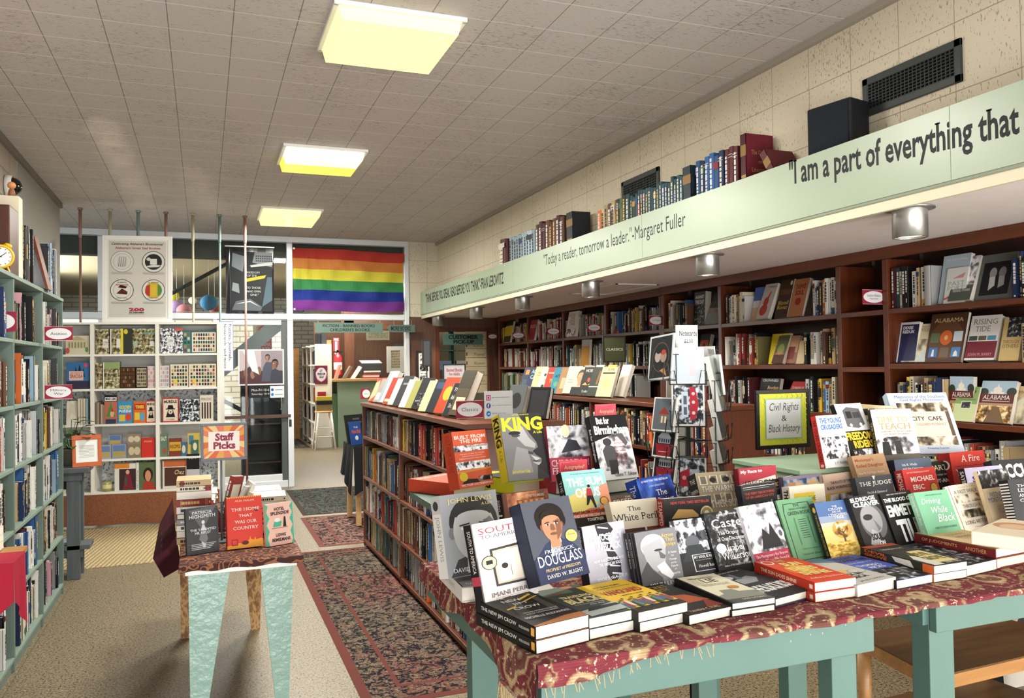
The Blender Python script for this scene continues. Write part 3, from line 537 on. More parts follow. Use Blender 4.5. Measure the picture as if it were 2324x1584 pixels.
for x0, x1, yt, yb, col, it, lb, of in (
    (246, 276, 987, 1012, '#8a90a8', [('r', .1, .1, .9, .5, '#b9a860'), ('r', .1, .5, .9, .9, '#5f78a8')], 'small lilac framed card box on top of two others', .09),
    (220, 252, 1010, 1037, '#9aa0b2', [('r', .1, .1, .9, .5, '#b3a468'), ('r', .1, .5, .9, .9, '#6a82b0')], 'small lilac framed card box, lower left of three', .03),
    (253, 287, 1008, 1036, '#8f95ac', [('r', .1, .1, .9, .5, '#ac9c5e'), ('r', .1, .5, .9, .9, '#6480b0')], 'small lilac framed card box, lower middle', .03),
    (288, 320, 985, 1009, '#8d7f6c', [('e', .3, .5, .22, .3, '#cfc4a8'), ('e', .72, .5, .22, .3, '#cfc4a8')], 'brown card box with round maps, upper of two', .03),
    (289, 320, 1008, 1032, '#85765f', [('e', .3, .5, .22, .3, '#c9bd9e'), ('e', .72, .5, .22, .3, '#c9bd9e')], 'brown card box with round maps, lower of two', .03),
    (321, 351, 994, 1030, '#c8342b', [('t', 'LITTLE BOOK', .2, .78, .8, .86, '#f4e9d8')], 'bright red square gift book on the fourth white shelf', .03),
    (363, 380, 985, 1024, '#5f7a68', [('t', 'SALT', .1, .7, .9, .88, '#f0e8d0', 'b'), ('e', .6, .25, .25, .14, '#a2522f')], 'dark green cookery card box in the end bay', .03),
    (383, 412, 995, 1022, '#7a3b2a', [('r', .05, .3, .95, .8, '#c8a23a'), ('t', 'RECIPES', .1, .45, .9, .65, '#7a1f18', 'b')], 'orange and yellow box of cards in the end bay', .03),
    (410, 424, 1004, 1021, '#3f6a88', [('e', .5, .5, .3, .3, '#d9d2b8')], 'tiny blue box beside the orange card box', .03),
    (426, 453, 983, 1019, '#c9b054', [('r', .1, .5, .5, .9, '#4a7aa0'), ('r', .55, .1, .9, .5, '#d9d9d0')], 'yellow and blue illustrated box in the end bay', .03),
    (435, 450, 999, 1020, '#3d6a5a', [('e', .5, .6, .3, .25, '#efe6c8')], 'small green box before the yellow one', .005)):
    onshelf('gift_box', lb, 'gift box', x0, x1, yt, yb, it, col, .03, of, group=GC)
GM = 'large art puzzles on the bottom white shelf'
onshelf('art_puzzle', 'white and orange art puzzle with a lady in a green dress', 'puzzle box', 260, 308, 1052, 1109, [('r', 0, .82, .7, 1, '#dd8a3a'), ('r', .22, .02, 1, .8, '#3c2a2a'), ('p', [(.4, .05), (.5, .6), (.75, .6), (.9, .05)], '#7a2436'), ('e', .62, .68, .09, .08, '#dba98a'), ('r', .5, .2, .58, .5, '#2f5a4a')], '#ece9e2', .06, group=GM)
onshelf('art_puzzle', 'white ended art puzzle with a dark haired portrait', 'puzzle box', 309, 354, 1049, 1104, [('r', 0, 0, .14, 1, '#f2f2ee'), ('t', 'PUZZLE 1000', .03, .05, .11, .7, '#333333', 'v'), ('e', .6, .55, .25, .25, '#2c2018'), ('e', .6, .5, .15, .2, '#c98f6a'), ('p', [(.3, 0), (.4, .3), (.8, .3), (1, .05), (1, 0)], '#a23a2a')], '#5a6a48', .06, group=GM)
onshelf('art_puzzle', 'dark brown record shaped puzzle in the bottom of the end bay', 'puzzle box', 369, 424, 1045, 1103, [('r', .05, .78, 1, 1, '#b9653a'), ('r', .08, .1, .95, .75, '#4d3128'), ('t', 'Chez', .5, .5, .9, .66, '#e8d8b8', 'i'), ('e', .75, .3, .14, .14, '#1d1613')], '#d9d0c2', .06, group=GM)
onshelf('art_puzzle', 'black topped grey box standing at the end of the bottom shelf', 'puzzle box', 424, 453, 1030, 1098, [('r', 0, .55, 1, 1, '#17181c'), ('t', 'KIT', .2, .85, .8, .92, '#d8d8d8')], '#b9b9bd', .06, off=.005, group=GM)
o = G().lathe([(0, 0), (.045, 0), (.045, .09), (.042, .095), (0, .095)], M('#a9a86a', .35, .2, var=.1), n=24).lathe([(.0455, .03), (.0455, .07)], M('#d8cf9a', .5), n=24).build('tin', smooth=True, label='small round yellow green tin on the bottom white shelf', cat='tin')
x0, _ = wpt(243, 1110, -.06); o.matrix_world = WT @ Matrix.Translation((x0, .06, wz[5]))
# poster standing on top of the white bookcase
x0, z0 = wpt(231, 722, -.05); x1, z1 = wpt(389, 526, -.05)
t = thing('framed_poster', 'large white framed poster of four round state seals on the white bookcase', 'poster'); t.matrix_world = WT @ Matrix.Translation((x0, .05, wz[0]+.001)) @ Matrix.Rotation(math.radians(-2), 4, 'X')
PW, PHH = x1-x0, z1-z0
g = G()
for q in ((0, 0, PW, .04), (0, PHH-.04, PW, PHH), (0, .04, .04, PHH-.04), (PW-.04, .04, PW, PHH-.04)): g.box(q[0], 0, q[1], q[2], .02, q[3], WHT)
g.build('frame', t, bevel=.003)
def seal(u, v, ring, fill, extra=[]):
    a = .155; b = a*PW/PHH
    return [('e', u, v, a*1.08, b*1.08, ring), ('e', u, v, a*1.02, b*1.02, '#f1efe8'), ('e', u, v, a*.8, b*.8, '#3a3a3a'), ('e', u, v, a*.78, b*.78, fill)] + extra
inner = [('r', .09, .06, .91, .94, '#d9d5cd'), ('p', [(.1, .06), (.1, .2), (.3, .24), (.5, .18), (.7, .23), (.9, .2), (.9, .06)], '#cdcbc6'), ('t', "Celebrating Alabama's Bicentennial", .13, .885, .87, .92, '#2a2626', 'bi'), ('t', "Alabama's Great Seal Evolves", .18, .845, .83, .872, '#9c3036', 'sb')]
inner += seal(.28, .7, '#8a8a88', '#efede6', [('p', [(.2, .66), (.22, .75), (.28, .76), (.36, .74), (.35, .65), (.28, .63)], '#dcdad4')]+[('p', [(.22+.03*i, .64), (.235+.03*i, .64), (.25+.03*i, .76), (.243+.03*i, .76)], '#8d8d88') for i in range(4)])
inner += seal(.73, .7, '#3a3a3a', '#2b2b2b', [('r', .68, .67, .78, .735, '#ecebe6'), ('p', [(.62, .65), (.73, .67), (.84, .66), (.8, .64), (.66, .635)], '#e6e4de'), ('e', .66, .73, .03, .02, '#d5d3cc')])
inner += seal(.28, .37, '#1e1e22', '#efece4', [('p', [(.2, .33), (.28, .39), (.36, .35), (.35, .32)], '#5a2420'), ('p', [(.22, .4), (.26, .43), (.36, .41), (.33, .39)], '#2a1614'), ('r', .19, .425, .37, .435, '#a03a3a'), ('t', 'ALABAMA', .21, .452, .35, .468, '#333333'), ('t', 'GREAT SEAL', .2, .272, .36, .288, '#333333')])
inner += seal(.73, .37, '#2a2a30', '#d8b23a', [('p', [(.61, .34), (.63, .42), (.68, .44), (.68, .3), (.64, .31)], '#b33a30'), ('p', [(.79, .3), (.79, .44), (.83, .42), (.855, .37), (.83, .32)], '#4a8a44'), ('r', .7, .31, .77, .43, '#e3c33c'), ('t', 'ALABAMA', .65, .452, .81, .468, '#333333'), ('t', 'GREAT SEAL', .65, .272, .81, .288, '#333333')])
for u in (.13, .58): inner += [('r', u, z+k*.009, u+.3, z+k*.009+.003, '#a09c96') for z in (.555, .215) for k in range(3)]
inner += [('t', '200', .38, .128, .6, .165, '#b0203a', 'B'), ('t', 'ALABAMA', .38, .106, .6, .122, '#222222', 'b'), ('t', 'BICENTENNIAL', .38, .092, .6, .101, '#b0203a')]
g = G().box(.03, .008, .03, PW-.03, .014, PHH-.03, M('#e9e7e2', .5)); art(g, inner, PW, PHH, V((0, .008, 0))); g.build('print', t)
# hanging and stuck things on the partition
def flatsign(name, label, cat, pa, pb, Y, items, col, th=.006, rz=0, group=None, edge=None):
    a, b = ony(*pa, Y), ony(*pb, Y); x0, x1 = sorted((a.x, b.x)); z0, z1 = sorted((a.z, b.z))
    g = G().box(0, 0, 0, x1-x0, th, z1-z0, edge or col).face([(0, -.0002, 0), (x1-x0, -.0002, 0), (x1-x0, -.0002, z1-z0), (0, -.0002, z1-z0)], col); art(g, items, x1-x0, z1-z0, base=.0004)
    return g.build(name, label=label, cat=cat, group=group, T=Matrix.Translation((x0, Y, z0)) @ Matrix.Rotation(rz, 4, 'Z'))
flatsign('vertical_sign', 'white sideways sign for puzzles and journals at the bookcase end', 'sign', (501, 729), (530, 842), 9.62, [('r', 0, 0, 1, .012, '#8b86c8'), ('r', 0, .988, 1, 1, '#8b86c8'), ('r', 0, 0, .035, 1, '#8b86c8'), ('r', .965, 0, 1, 1, '#8b86c8'), ('t', 'Puzzles, Journals,', .56, .2, .86, .95, '#3a3f56', 'v'), ('t', 'Notecards, and more', .16, .05, .46, .95, '#3a3f56', 'v')], '#eceef6', .012)
t = thing('hanging_poster', 'black poster about press freedom hanging in the partition window', 'poster'); a, b = ony(512, 558, 10.98), ony(622, 712, 10.98); t.location = (a.x, 10.98, b.z); w, h = b.x-a.x, a.z-b.z
g = G(); n = 12
for i in range(n): g.face([(w*i/n, .01*math.sin(i*1.3), 0), (w*(i+1)/n, .01*math.sin((i+1)*1.3), 0), (w*(i+1)/n, 0, h), (w*i/n, 0, h)], M('#15171a', .12, spec=.6))
art(g, [('r', .1, .03, .97, .92, '#1c2024'), ('p', [(.12, .7), (.35, .62), (.4, .85), (.14, .9)], '#7d868c'), ('p', [(.55, .76), (.96, .7), (.96, .92), (.6, .92)], '#8f979b')]+[('r', .62+.045*(i % 8), .78+.035*(i//8), .65+.045*(i % 8), .8+.035*(i//8), '#33383c') for i in range(24)]+[('p', [(.5, .72), (.97, .78), (.97, .73), (.52, .69)], '#dfe6e4'), ('p', [(.75, .1), (.96, .2), (.96, .55), (.86, .55)], '#4d6470'), ('p', [(.12, .05), (.2, .18), (.5, .22), (.75, .1), (.72, .04)], '#565d62'), ('p', [(.12, .34), (.28, .3), (.26, .44), (.14, .46)], '#8a9196'), ('p', [(.42, .47), (.8, .53), (.84, .58), (.42, .52)], '#d8c42e'), ('t', '"FREEDOM', .38, .6, .7, .63, '#d9dcda', 's'), ('t', 'OF THE', .44, .55, .64, .58, '#d9dcda', 's'), ('t', 'TO THOSE', .42, .37, .72, .4, '#d9dcda', 's'), ('t', 'WHO OWN', .42, .315, .72, .345, '#d9dcda', 's'), ('t', 'ONE."', .5, .265, .68, .295, '#d9dcda', 's'), ('p', [(.2, .14), (.5, .19), (.7, .1), (.5, .17)], '#e6ecec')], w, h, V((0, -.012, 0)))
g.build('sheet', t); G().box(-.01, -.012, h-.008, w+.01, .012, h+.008, STEEL).build('hanging_rail', t)
# striped flag
a, b = ony(664, 561, 10.97), ony(917, 708, 10.97); w, h = b.x-a.x, a.z-b.z; g = G(); n, mrow = 40, 24
cols = [M(c, .75, spec=.2) for c in ('#a8352c', '#c0783c', '#c6bd40', '#377c4a', '#1d2f7c', '#692f7c')]
fz = lambda u, v: .012*math.sin(u*41+v*13*math.sin(u*3))*v*(1-v)*3 + .022*math.sin(u*9+v*4)+.014*math.sin(u*23-v*9)+.012*math.sin(v*17+u*5)+.02*math.exp(-((u-.35-.5*(1-v))**2)*30)
for j in range(mrow):
    for i in range(n):
        q = []
        for di, dj in ((0, 0), (1, 0), (1, 1), (0, 1)):
            u, v = (i+di)/n, (j+dj)/mrow; q.append((u*w+.004*math.sin(v*20), -fz(u, v), v*h+.01*math.sin(u*7)*(1-v)-.035*u*v))
        g.face(q, cols[5-j//4])
t = thing('striped_flag', 'six striped rainbow flag hanging inside the upper window over the doorway', 'flag', (a.x, 10.97, b.z)); g.build('cloth', t, smooth=True)
for z in (0.02, h-.02): G().lathe([(.006, 0), (.013, 0), (.013, -.003), (.006, -.003)], STEEL, n=12).build('grommet', t, T=Matrix.Translation((.012, -.05, z)) @ Matrix.Rotation(math.radians(90), 4, 'X'))
# ================================================================ BOOKS
ORD = 'first second third fourth fifth sixth seventh eighth ninth tenth eleventh twelfth thirteenth fourteenth fifteenth sixteenth seventeenth eighteenth nineteenth twentieth'.split()
t_ = lambda s, a, b, c, d, col='#f4f4f2', st='': ('t', s, a, b, c, d, col, st)
r_ = lambda a, b, c, d, m: ('r', a, b, c, d, m)
e_ = lambda u, v, ru, rv, m: ('e', u, v, ru, rv, m)
p_ = lambda m, *q: ('p', [(q[i], q[i+1]) for i in range(0, len(q), 2)], m)
def face(u, v, s, skin='#8a6248', shade='#5d3f2e', hair='#1d1816', A=.66, turn=0):
    """a generic printed portrait head: s = half width, A = page width / height"""
    b = s*1.38*A; d = turn*s*.25
    return [e_(u, v+b*.32, s*1.06, b*.86, hair), p_(skin, u-s*.42, v-b*.5, u+s*.42, v-b*.5, u+s*.5, v-b*1.35, u-s*.5, v-b*1.35), e_(u-s*.98, v+b*.0, s*.14, b*.2, shade), e_(u+s*.98, v+b*.0, s*.14, b*.2, shade),
            e_(u, v, s*.93, b, skin), p_(shade, u+s*.45+d, v+b*.75, u+s*.92, v+b*.2, u+s*.8, v-b*.5, u+s*.2, v-b*.96, u+s*.35, v-b*.2), e_(u, v+b*.72, s*.9, b*.34, hair), e_(u, v+b*.5, s*.72, b*.2, skin),
            e_(u-s*.4+d, v+b*.13, s*.2, b*.06, '#e6dcd2'), e_(u+s*.4+d, v+b*.13, s*.2, b*.06, '#d8cec4'), e_(u-s*.38+d, v+b*.13, s*.09, b*.065, '#15110f'), e_(u+s*.42+d, v+b*.13, s*.09, b*.065, '#15110f'),
            p_(hair, u-s*.66+d, v+b*.25, u-s*.2+d, v+b*.3, u-s*.2+d, v+b*.25, u-s*.64+d, v+b*.2), p_(hair, u+s*.66+d, v+b*.25, u+s*.2+d, v+b*.3, u+s*.2+d, v+b*.25, u+s*.64+d, v+b*.2),
            p_(shade, u-s*.1+d, v+b*.12, u+s*.12+d, v+b*.12, u+s*.26+d, v-b*.24, u+d, v-b*.3, u-s*.22+d, v-b*.23), e_(u+d, v-b*.5, s*.34, b*.09, shade), r_(u-s*.32+d, v-b*.51, u+s*.32+d, v-b*.49, '#2a1a15')]
def book_meshes(W, T, H, col, spine=None, hard=False, front=(), spart=(), page=None, back=None, round_=False):
    bt, ov = (.0028, .004) if hard else (.0009, .0)
    spine = spine or col; cv = G()
    cv.box(0, 0, 0, W, bt, H, col).box(0, T-bt, 0, W, T, H, back or spine)
    if round_:
        n = 5; P = [(-.22*T*math.sin(math.pi*i/n), T/2-T/2*math.cos(math.pi*i/n)) for i in range(n+1)]
        for (x0, y0), (x1, y1) in zip(P, P[1:]): cv.face([(x1, y1, 0), (x0, y0, 0), (x0, y0, H), (x1, y1, H)], spine)
        for z in (0, H): cv.face([(x, y, z) for x, y in P], spine)
    cv.box(0, 0, 0, bt, T, H, spine)
    if front: art(cv, front, W, H)
    if spart: art(cv, spart, T, H, V((-.22*T if round_ else 0, T, 0)), V((0, -1, 0)), V((0, 0, 1)), V((-1, 0, 0)))
    pg = G().box(bt+.0005, bt+.0003, ov, W-(ov if hard else .0006), T-bt-.0003, H-ov-(0 if hard else .0008), page or PAGE)
    return cv, pg
def put_book(T, cv, pg, label, cat='book', group=None, name='book'):
    o = cv.build(name, label=label, cat=cat, group=group); o.matrix_world = T
    pg.build('pages', o); return o
LOG = []; NFEAT = [0]; PXA = []
def stand(label, bl, br, top, z0, T, col, front=(), spart=(), lean=18, spine=None, hard=False, group=None, W=None, H=None, page=None, name='book', cat='book', sink=False):
    """a book standing face out, leaning back, its foot on a surface at height z0"""
    w = W or .15
    if sink:                                            # keep clear of the leaning row in front
        f = max(1, (1.96, 2.11)[sink-1]/onz(*bl, z0+.3*T).y); z0 = CAMZ-(CAMZ-z0)*f; w *= f
    A = onz(*bl, z0+.3*T); tlx, tly = top
    best = None                                         # how far the cover is turned, from its foot's width
    for k in range(-30, 71):
        a = math.radians(k); q = A + V((math.cos(a), math.sin(a), 0))*w; e = abs(proj(q)[0]-br[0]) + .12*abs(k-18)
        if best is None or e < best[0]: best = (e, a)
    a = best[1]; ux = V((math.cos(a), math.sin(a), 0)); n = V((ux.y, -ux.x, 0)); best = None
    for k in range(6, 33 if W and W > .2 else 23):                              # how far it leans back, and its height
        th = math.radians(k); uz = V((0, 0, 1))*math.cos(th) - n*math.sin(th); lo, hi = .05, .6
        for _ in range(22):
            m = (lo+hi)/2
            if proj(A+uz*m)[1] > tly: lo = m
            else: hi = m
        e = abs(proj(A+uz*lo)[0]-tlx) + .15*abs(k-17)
        if best is None or e < best[0]: best = (e, th, lo)
    _, th, h0 = best; H = H or h0; uz = V((0, 0, 1))*math.cos(th) - n*math.sin(th); uy = uz.cross(ux); turn = [round(math.degrees(a)), round(math.degrees(th))]
    if sink:                                            # the foot is out of sight: let it reach down to the table
        k = (z0-ZT-.0012)/uz.z; A = A - uz*k; rm = lambda v: (v*H+k)/(H+k); fr2 = []
        for it in front:
            if it[0] == 'r': fr2.append(('r', it[1], rm(it[2]), it[3], rm(it[4]), it[5]))
            elif it[0] == 'e': fr2.append(('e', it[1], rm(it[2]), it[3], it[4]*H/(H+k), it[5]))
            elif it[0] == 'p': fr2.append(('p', [(u, rm(v)) for u, v in it[1]], it[2]))
            else: fr2.append(('t', it[1], it[2], rm(it[3]), it[4], rm(it[5])) + it[6:])
        front = fr2; H += k
    cv, pg = book_meshes(w, T, H, col, spine, hard, front, spart, page)
    o = A + V((0, 0, .0006 + T*(math.sin(th)-.3))); 
    NFEAT[0] += 1; LOG.append((label[:34], round(w, 3), round(H, 3), round(A.x, 2), round(A.y, 2), turn, [round(q) for q in proj(A+uz*H)], [round(q) for q in proj(A+uz*H+ux*w)]))
    return put_book(frameT(o, ux, uy, uz), cv, pg, label, cat, group, name)
def flat(labels, bl, br, z0, T, H, col, front=(), spart=(), spine=None, hard=False, group=None, W=None, page=None, jit=.004, cat='book', turn=0):
    """copies lying in a pile, face up, foot edge towards the viewer"""
    A, B = onz(*bl, z0), onz(*br, z0); ux = B-A; ux.z = 0; w = W or ux.length; ux.normalize()
    if turn: ux = Matrix.Rotation(math.radians(turn), 3, 'Z') @ ux
    uz = V((-ux.y, ux.x, 0)); uy = V((0, 0, -1)); LOG.append(('FLAT '+labels[0][:29], round(w, 3), round(H, 3), round(A.x, 2), round(A.y, 2), 0))
    for i, lb in enumerate(labels):
        last = i == len(labels)-1
        cv, pg = book_meshes(w, T, H, col, spine, hard, front, spart, page)
        o = A + V((0, 0, z0+(i+1)*(T+.0006)-A.z)) + (V((0, 0, 0)) if i == 0 else ux*R.uniform(-jit, jit) + uz*R.uniform(-jit, jit))
        NFEAT[0] += 1; put_book(frameT(o, ux, uy, uz), cv, pg, lb, cat, group)
# spine-out shelf books are first listed, then the ones that show largest become objects
CODE = {'w': ('white', '#e9e7e0'), 'c': ('cream', '#d9cfb4'), 'k': ('black', '#17171a'), 'g': ('grey', '#8d8d8c'), 'd': ('dark grey', '#3c3d40'), 'b': ('navy', '#1d2a4a'), 'u': ('blue', '#2f5687'), 'l': ('light blue', '#8fa9bd'),
        'r': ('red', '#8c3530'), 'm': ('maroon', '#4f2326'), 'n': ('brown', '#5f4030'), 't': ('tan', '#b39a72'), 'o': ('orange', '#c0622e'), 'y': ('yellow', '#cfae3c'), 'e': ('green', '#4c6b4c'), 'f': ('dark green', '#24382f'), 'p': ('pink', '#c795a0'), 's': ('silver', '#b7bcc0'), 'v': ('olive', '#6f6a44'), 'q': ('teal', '#2d4a52'), 'h': ('pale blue', '#9db2bd')}
SHELF = []; FACED = []
def fill(where, codes, P0, ax, n, length, hmax, depth=.16, h=(.19, .25), inset=(.005, .03), lean_p=.08, group=None, vis=1., gap=.0006, ymul=1.):
    """a row of spines along a shelf; capital = thick, dot = gap, slash = next book leans"""
    rng = random.Random(hash_(where)); n0 = len(codes); need = int(length/.027) if n0 > 3 else 0
    while len(codes) < need: codes += rng.choice(codes[:n0].replace('/', 'w'))
    if len(codes) > n0 and n0 > 3: q = list(codes[n0//2:]); rng.shuffle(q); codes = codes[:n0//2]+''.join(q).replace('/', '')
    cs = [c for c in codes if c not in '/']
    ws = [(.05 if c == '.' else rng.uniform(.034, .05) if c.isupper() else rng.uniform(.015, .029)) for c in cs]; k = length/sum(ws)
    k = min(k, 1.6); pos = 0; leanf = False; idx = 0; i = 0
    for c in codes:
        if c == '/': leanf = True; continue
        t = ws[i]*k; i += 1
        if c == '.': pos += t; continue
        if pos+t > length: break
        idx += 1; T = t-gap
        H = min(hmax-.012, rng.uniform(*h)); D = min(depth, H*rng.uniform(.66, .76)); ins = rng.uniform(*inset)
        word, hx = CODE[c.lower()]; q = lin(hx); jit = rng.uniform(.85, 1.12)
        SHELF.append(dict(P=P0+ax*(pos+T)-n*ins, ax=ax, n=n, T=T, H=H, D=D, word=word, hx=hx, jit=rng.choice((0, 1, 2)), lean=rng.uniform(8, 15) if leanf else 0, where=where, idx=idx, group=group, vis=vis, seed=rng.random(), hard=rng.random() < .55))
        if leanf: pos += math.sin(math.radians(12))*H*.55
        leanf = False; pos += t
def hash_(s):
    h = 7
    for c in s: h = (h*131 + ord(c)) % 1000003
    return h
SH3 = {}
def shade3(hx, j):
    k = (hx, j)
    if k not in SH3:
        c = [int(hx[i:i+2], 16) for i in (1, 3, 5)]; f = (.9, 1, 1.1)[j]; SH3[k] = '#%02x%02x%02x' % tuple(min(255, int(x*f)) for x in c)
    return SH3[k]
LIGHTW = ('white', 'cream', 'silver', 'light blue', 'pale blue', 'tan', 'pink', 'yellow')
def spine_marks(b):
    g = random.Random(b['seed']); k = g.random(); m = '#2a2a2e' if b['word'] in LIGHTW else g.choice(('#e4dcc6', '#d8d8d8', '#c9b26a', '#e8e8e6')); it = []
    acc = g.choice(('#8a2a2a', '#2b4a78', '#3a5a44', '#b58a3a', '#222222', '#d9d4c6'))
    if k < .25: it.append(r_(0, .78, 1, .9, acc))
    elif k < .4: it.append(r_(0, 0, 1, .18, acc))
    elif k < .5: it.append(r_(0, .45, 1, .72, acc))
    elif k < .6: it += [r_(0, z, 1, z+.008, m) for z in (.12, .16, .84, .88)]
    a, c = g.uniform(.25, .34), g.uniform(.66, .75); v = .95
    if g.random() < .8:
        v = g.uniform(.86, .93); x = v
        while x > .38: l = g.uniform(.03, .1); it.append(r_(a, max(x-l, .3), c, x, m)); x -= l+.018
    if g.random() < .6: it.append(r_(.38, .12, .62, g.uniform(.18, .26), m))
    if g.random() < .5: it.append(r_(.35, .03, .65, .07, m))
    return it
def shelf_T(b):
    ux = -b['n']; uz = V((0, 0, 1)); uy = uz.cross(ux); o = b['P'] + V((0, 0, .0006))
    if b['lean']:                                       # tips towards the right hand neighbour
        th = math.radians(b['lean']); rot = Matrix.Rotation(-th, 3, ux) if ux.cross(uz).dot(b['ax']) > 0 else Matrix.Rotation(th, 3, ux)
        uz2 = rot @ uz
        if uz2.dot(b['ax']) < 0: uz2 = Matrix.Rotation(th if rot == Matrix.Rotation(-th, 3, ux) else -th, 3, ux) @ uz
        uz = uz2; uy = uz.cross(ux)
    return frameT(o, ux, uy, uz)
def finish_shelves(budget):
    SHELF[:] = [b for b in SHELF if not any(abs(b['P'].z-z) < .03 and abs(b['P'].x-x) < .3 and b['n'].x < -.5 and b['P'].y+b['T'] > y0 and b['P'].y < y1 for x, z, y0, y1 in FACED)]
    for b in SHELF:
        z = (b['P']-CAM).dot(CF); p0 = proj(b['P']); p1 = proj(b['P']+V((0, 0, b['H']))-b['ax']*b['T'])
        inside = -10 < p0[0] < 2340 and -60 < p1[1] and p1[1] < 1600
        b['px'] = abs(p0[0]-p1[0])*abs(p0[1]-p1[1])*b['vis'] if inside else 0
    order = sorted(SHELF, key=lambda b: -b['px']); keep = set(id(b) for b in order[:budget])
    rest = G()
    for b in SHELF:
        if b['px'] <= 0: continue
        col = shade3(b['hx'], b['jit']); T = shelf_T(b); solo = id(b) in keep
        cv, pg = book_meshes(b['D'], b['T'], b['H'], col, None, b['hard'], (), spine_marks(b) if b['px'] > 60 else (), PAGE if b['jit'] else PAGEY, round_=b['hard'] and b['px'] > 250)
        if solo:
            th = 'thick' if b['T'] > .034 else 'thin' if b['T'] < .018 else ''
            put_book(T, cv, pg, f"{th} {b['word']} book, {ORD[min(b['idx']-1, 19)]} from left, {b['where']}".strip(), 'book', b['group'])
        else:
            for s in (cv, pg):
                n = len(rest.v); rest.v += [tuple(T @ V(p)) for p in s.v]; rest.f += [tuple(n+i for i in f) for f in s.f]; rest.k += [rest.slot(s.ms[k]) for k in s.k]
    rest.build('shelved_book', label='remaining small book spines filling the farther shelves of the bookcases', cat='book', kind='stuff')
# ================================================================ TALL SAGE BOOKCASE AT THE SIDE WALL
SX = -.93; SB = [6.475, 5.71, 4.905, 4.10, 3.3]; SZ = [2.075, 1.735, 1.385, 1.06, .735, .41, .075]
t = thing('bookcase', 'tall sage green bookcase crowded with spines along the side wall', 'bookcase', (SX, 0, 0)); sd = .30
for i, y in enumerate(SB): G().box(-sd, y-.0125, .0005, 0, y+.0125, SZ[0]-.0225, SAGE).build('upright', t, bevel=.002)
for i in range(4):
    for k, z in enumerate(SZ):
        if k == 0: G().box(-sd, SB[i+1]+(-.0125 if i == 3 else 0), z-.022, .006, SB[i]+(.0125 if i == 0 else 0), z, SAGED).build('top_board', t, bevel=.002)
        else: G().box(-sd, SB[i+1]+.0126, z-.02, 0, SB[i]-.0126, z, SAGED).build('shelf', t, bevel=.002)
    G().box(-sd, SB[i+1]+.0126, .0005, -.012, SB[i]-.0126, SZ[6]-.0205, SAGE).build('plinth', t)
    G().box(-sd-.006, SB[i+1], .0005, -sd, SB[i], SZ[0]-.023, SAGE).build('back_panel', t)
XP, XN = V((0, -1, 0)), V((1, 0, 0))                    # as the viewer faces this case, left is the near end
SHN = ['second', 'third', 'fourth', 'fifth', 'sixth', 'bottom']
# far bay, then the middle bay, then the near bay
SPEC = {0: ['.wekwwdkpm.', 'wwgcwkdww..', 'NwkkgewUyww', 'cbUwlwlew', 'wrrnkkonnc', 'pgwwdgb..kb'],
        1: ['wrwdvKK.pp', 'o.WWrllwkwkk', 'wwgWWkkBgwws', 'ctRKKbBwbu', 'mkbrWWUUu', 'cwNwwdkB'],
        2: ['wwbUbwr', 'nNnrwrrm', 'wwwrwcw', 'ggwWWntc', 'wkwwgrm', 'kbkwwdm'], 3: ['wkbwrgw', 'nkwwgb', 'wrbkwcw', 'kwwgrb', 'wwkbrn', 'gwkbwr']}
BN = ['far bay of sage bookcase', 'middle bay of sage bookcase', 'near bay of sage bookcase', 'nearest bay of sage bookcase']
for i in range(3):
    for k in range(6):
        fill(f'{SHN[k]} row, {BN[i]}', SPEC[i][k], V((SX-.012, SB[i+1]+.02, SZ[k+1])), V((0, 1, 0)), XN, SB[i]-SB[i+1]-.045, SZ[k]-SZ[k+1]-.022, .24, (.2, .285), (.0, .05), group='spines on the sage green bookcase')
def topfill(label_where, codes, y0, y1, h, **k): fill(label_where, codes, V((SX-.02, y0, SZ[0]+.0005)), V((0, 1, 0)), XN, y1-y0, .6, .24, h, (.0, .02), **k)
topfill('dark row on top of sage bookcase', 'mkkdkn', 5.28, 5.60, (.29, .37), group='books on top of the sage bookcase')
topfill('row at the far top end of sage bookcase', 'ddblwws', 6.05, 6.44, (.30, .36), group='books on top of the sage bookcase')
o = G().box(-.26, 0, 0, 0, .10, .46, M('#ded3ba', .6, var=.03)).build('book', label='tall cream box file on top of the sage bookcase', cat='box file'); o.name = 'box_file'; o.location = (SX-.02, 5.14, SZ[0]+.001)
o = G().box(-.26, 0, 0, 0, .22, .36, mat_wood('dark wooden clock case', '#3a1d12', '#57291a', 2, .35)).build('wooden_box', label='dark wooden box with red panels on top of the sage bookcase', cat='box', bevel=.006); o.location = (SX-.01, 4.86, SZ[0]+.001)
# alarm clock
q = ony(0, 592, 4.78); t = thing('alarm_clock', 'small round yellow alarm clock before the dark wooden box', 'clock', (q.x, 4.78, SZ[0]+.001), math.radians(20))
ry = Matrix.Translation((0, 0, .075)) @ Matrix.Rotation(math.radians(90), 4, 'X'); YEL = M('#d9ac1e', .35)
G().lathe([(0, -.035), (.058, -.035), (.062, -.02), (.062, .02), (.055, .028), (.05, .024), (.05, .016)], YEL, n=32).build('case', t, T=ry, smooth=True)
g = G().lathe([(.05, .018), (0, .018)], M('#eeece0', .4), n=32)
for h in range(12): a = h*math.pi/6; g.box(-.0015, .038, .0185, .0015, .045, .0195, M('#222222'), Matrix.Rotation(a, 4, 'Z'))
g.build('dial', t, T=ry)
G().box(-.0018, -.006, .0195, .0018, .034, .0205, M('#161616'), Matrix.Rotation(math.radians(-50), 4, 'Z')).box(-.0022, -.006, .0195, .0022, .024, .0205, M('#161616'), Matrix.Rotation(math.radians(60), 4, 'Z')).build('hand', t, T=ry)
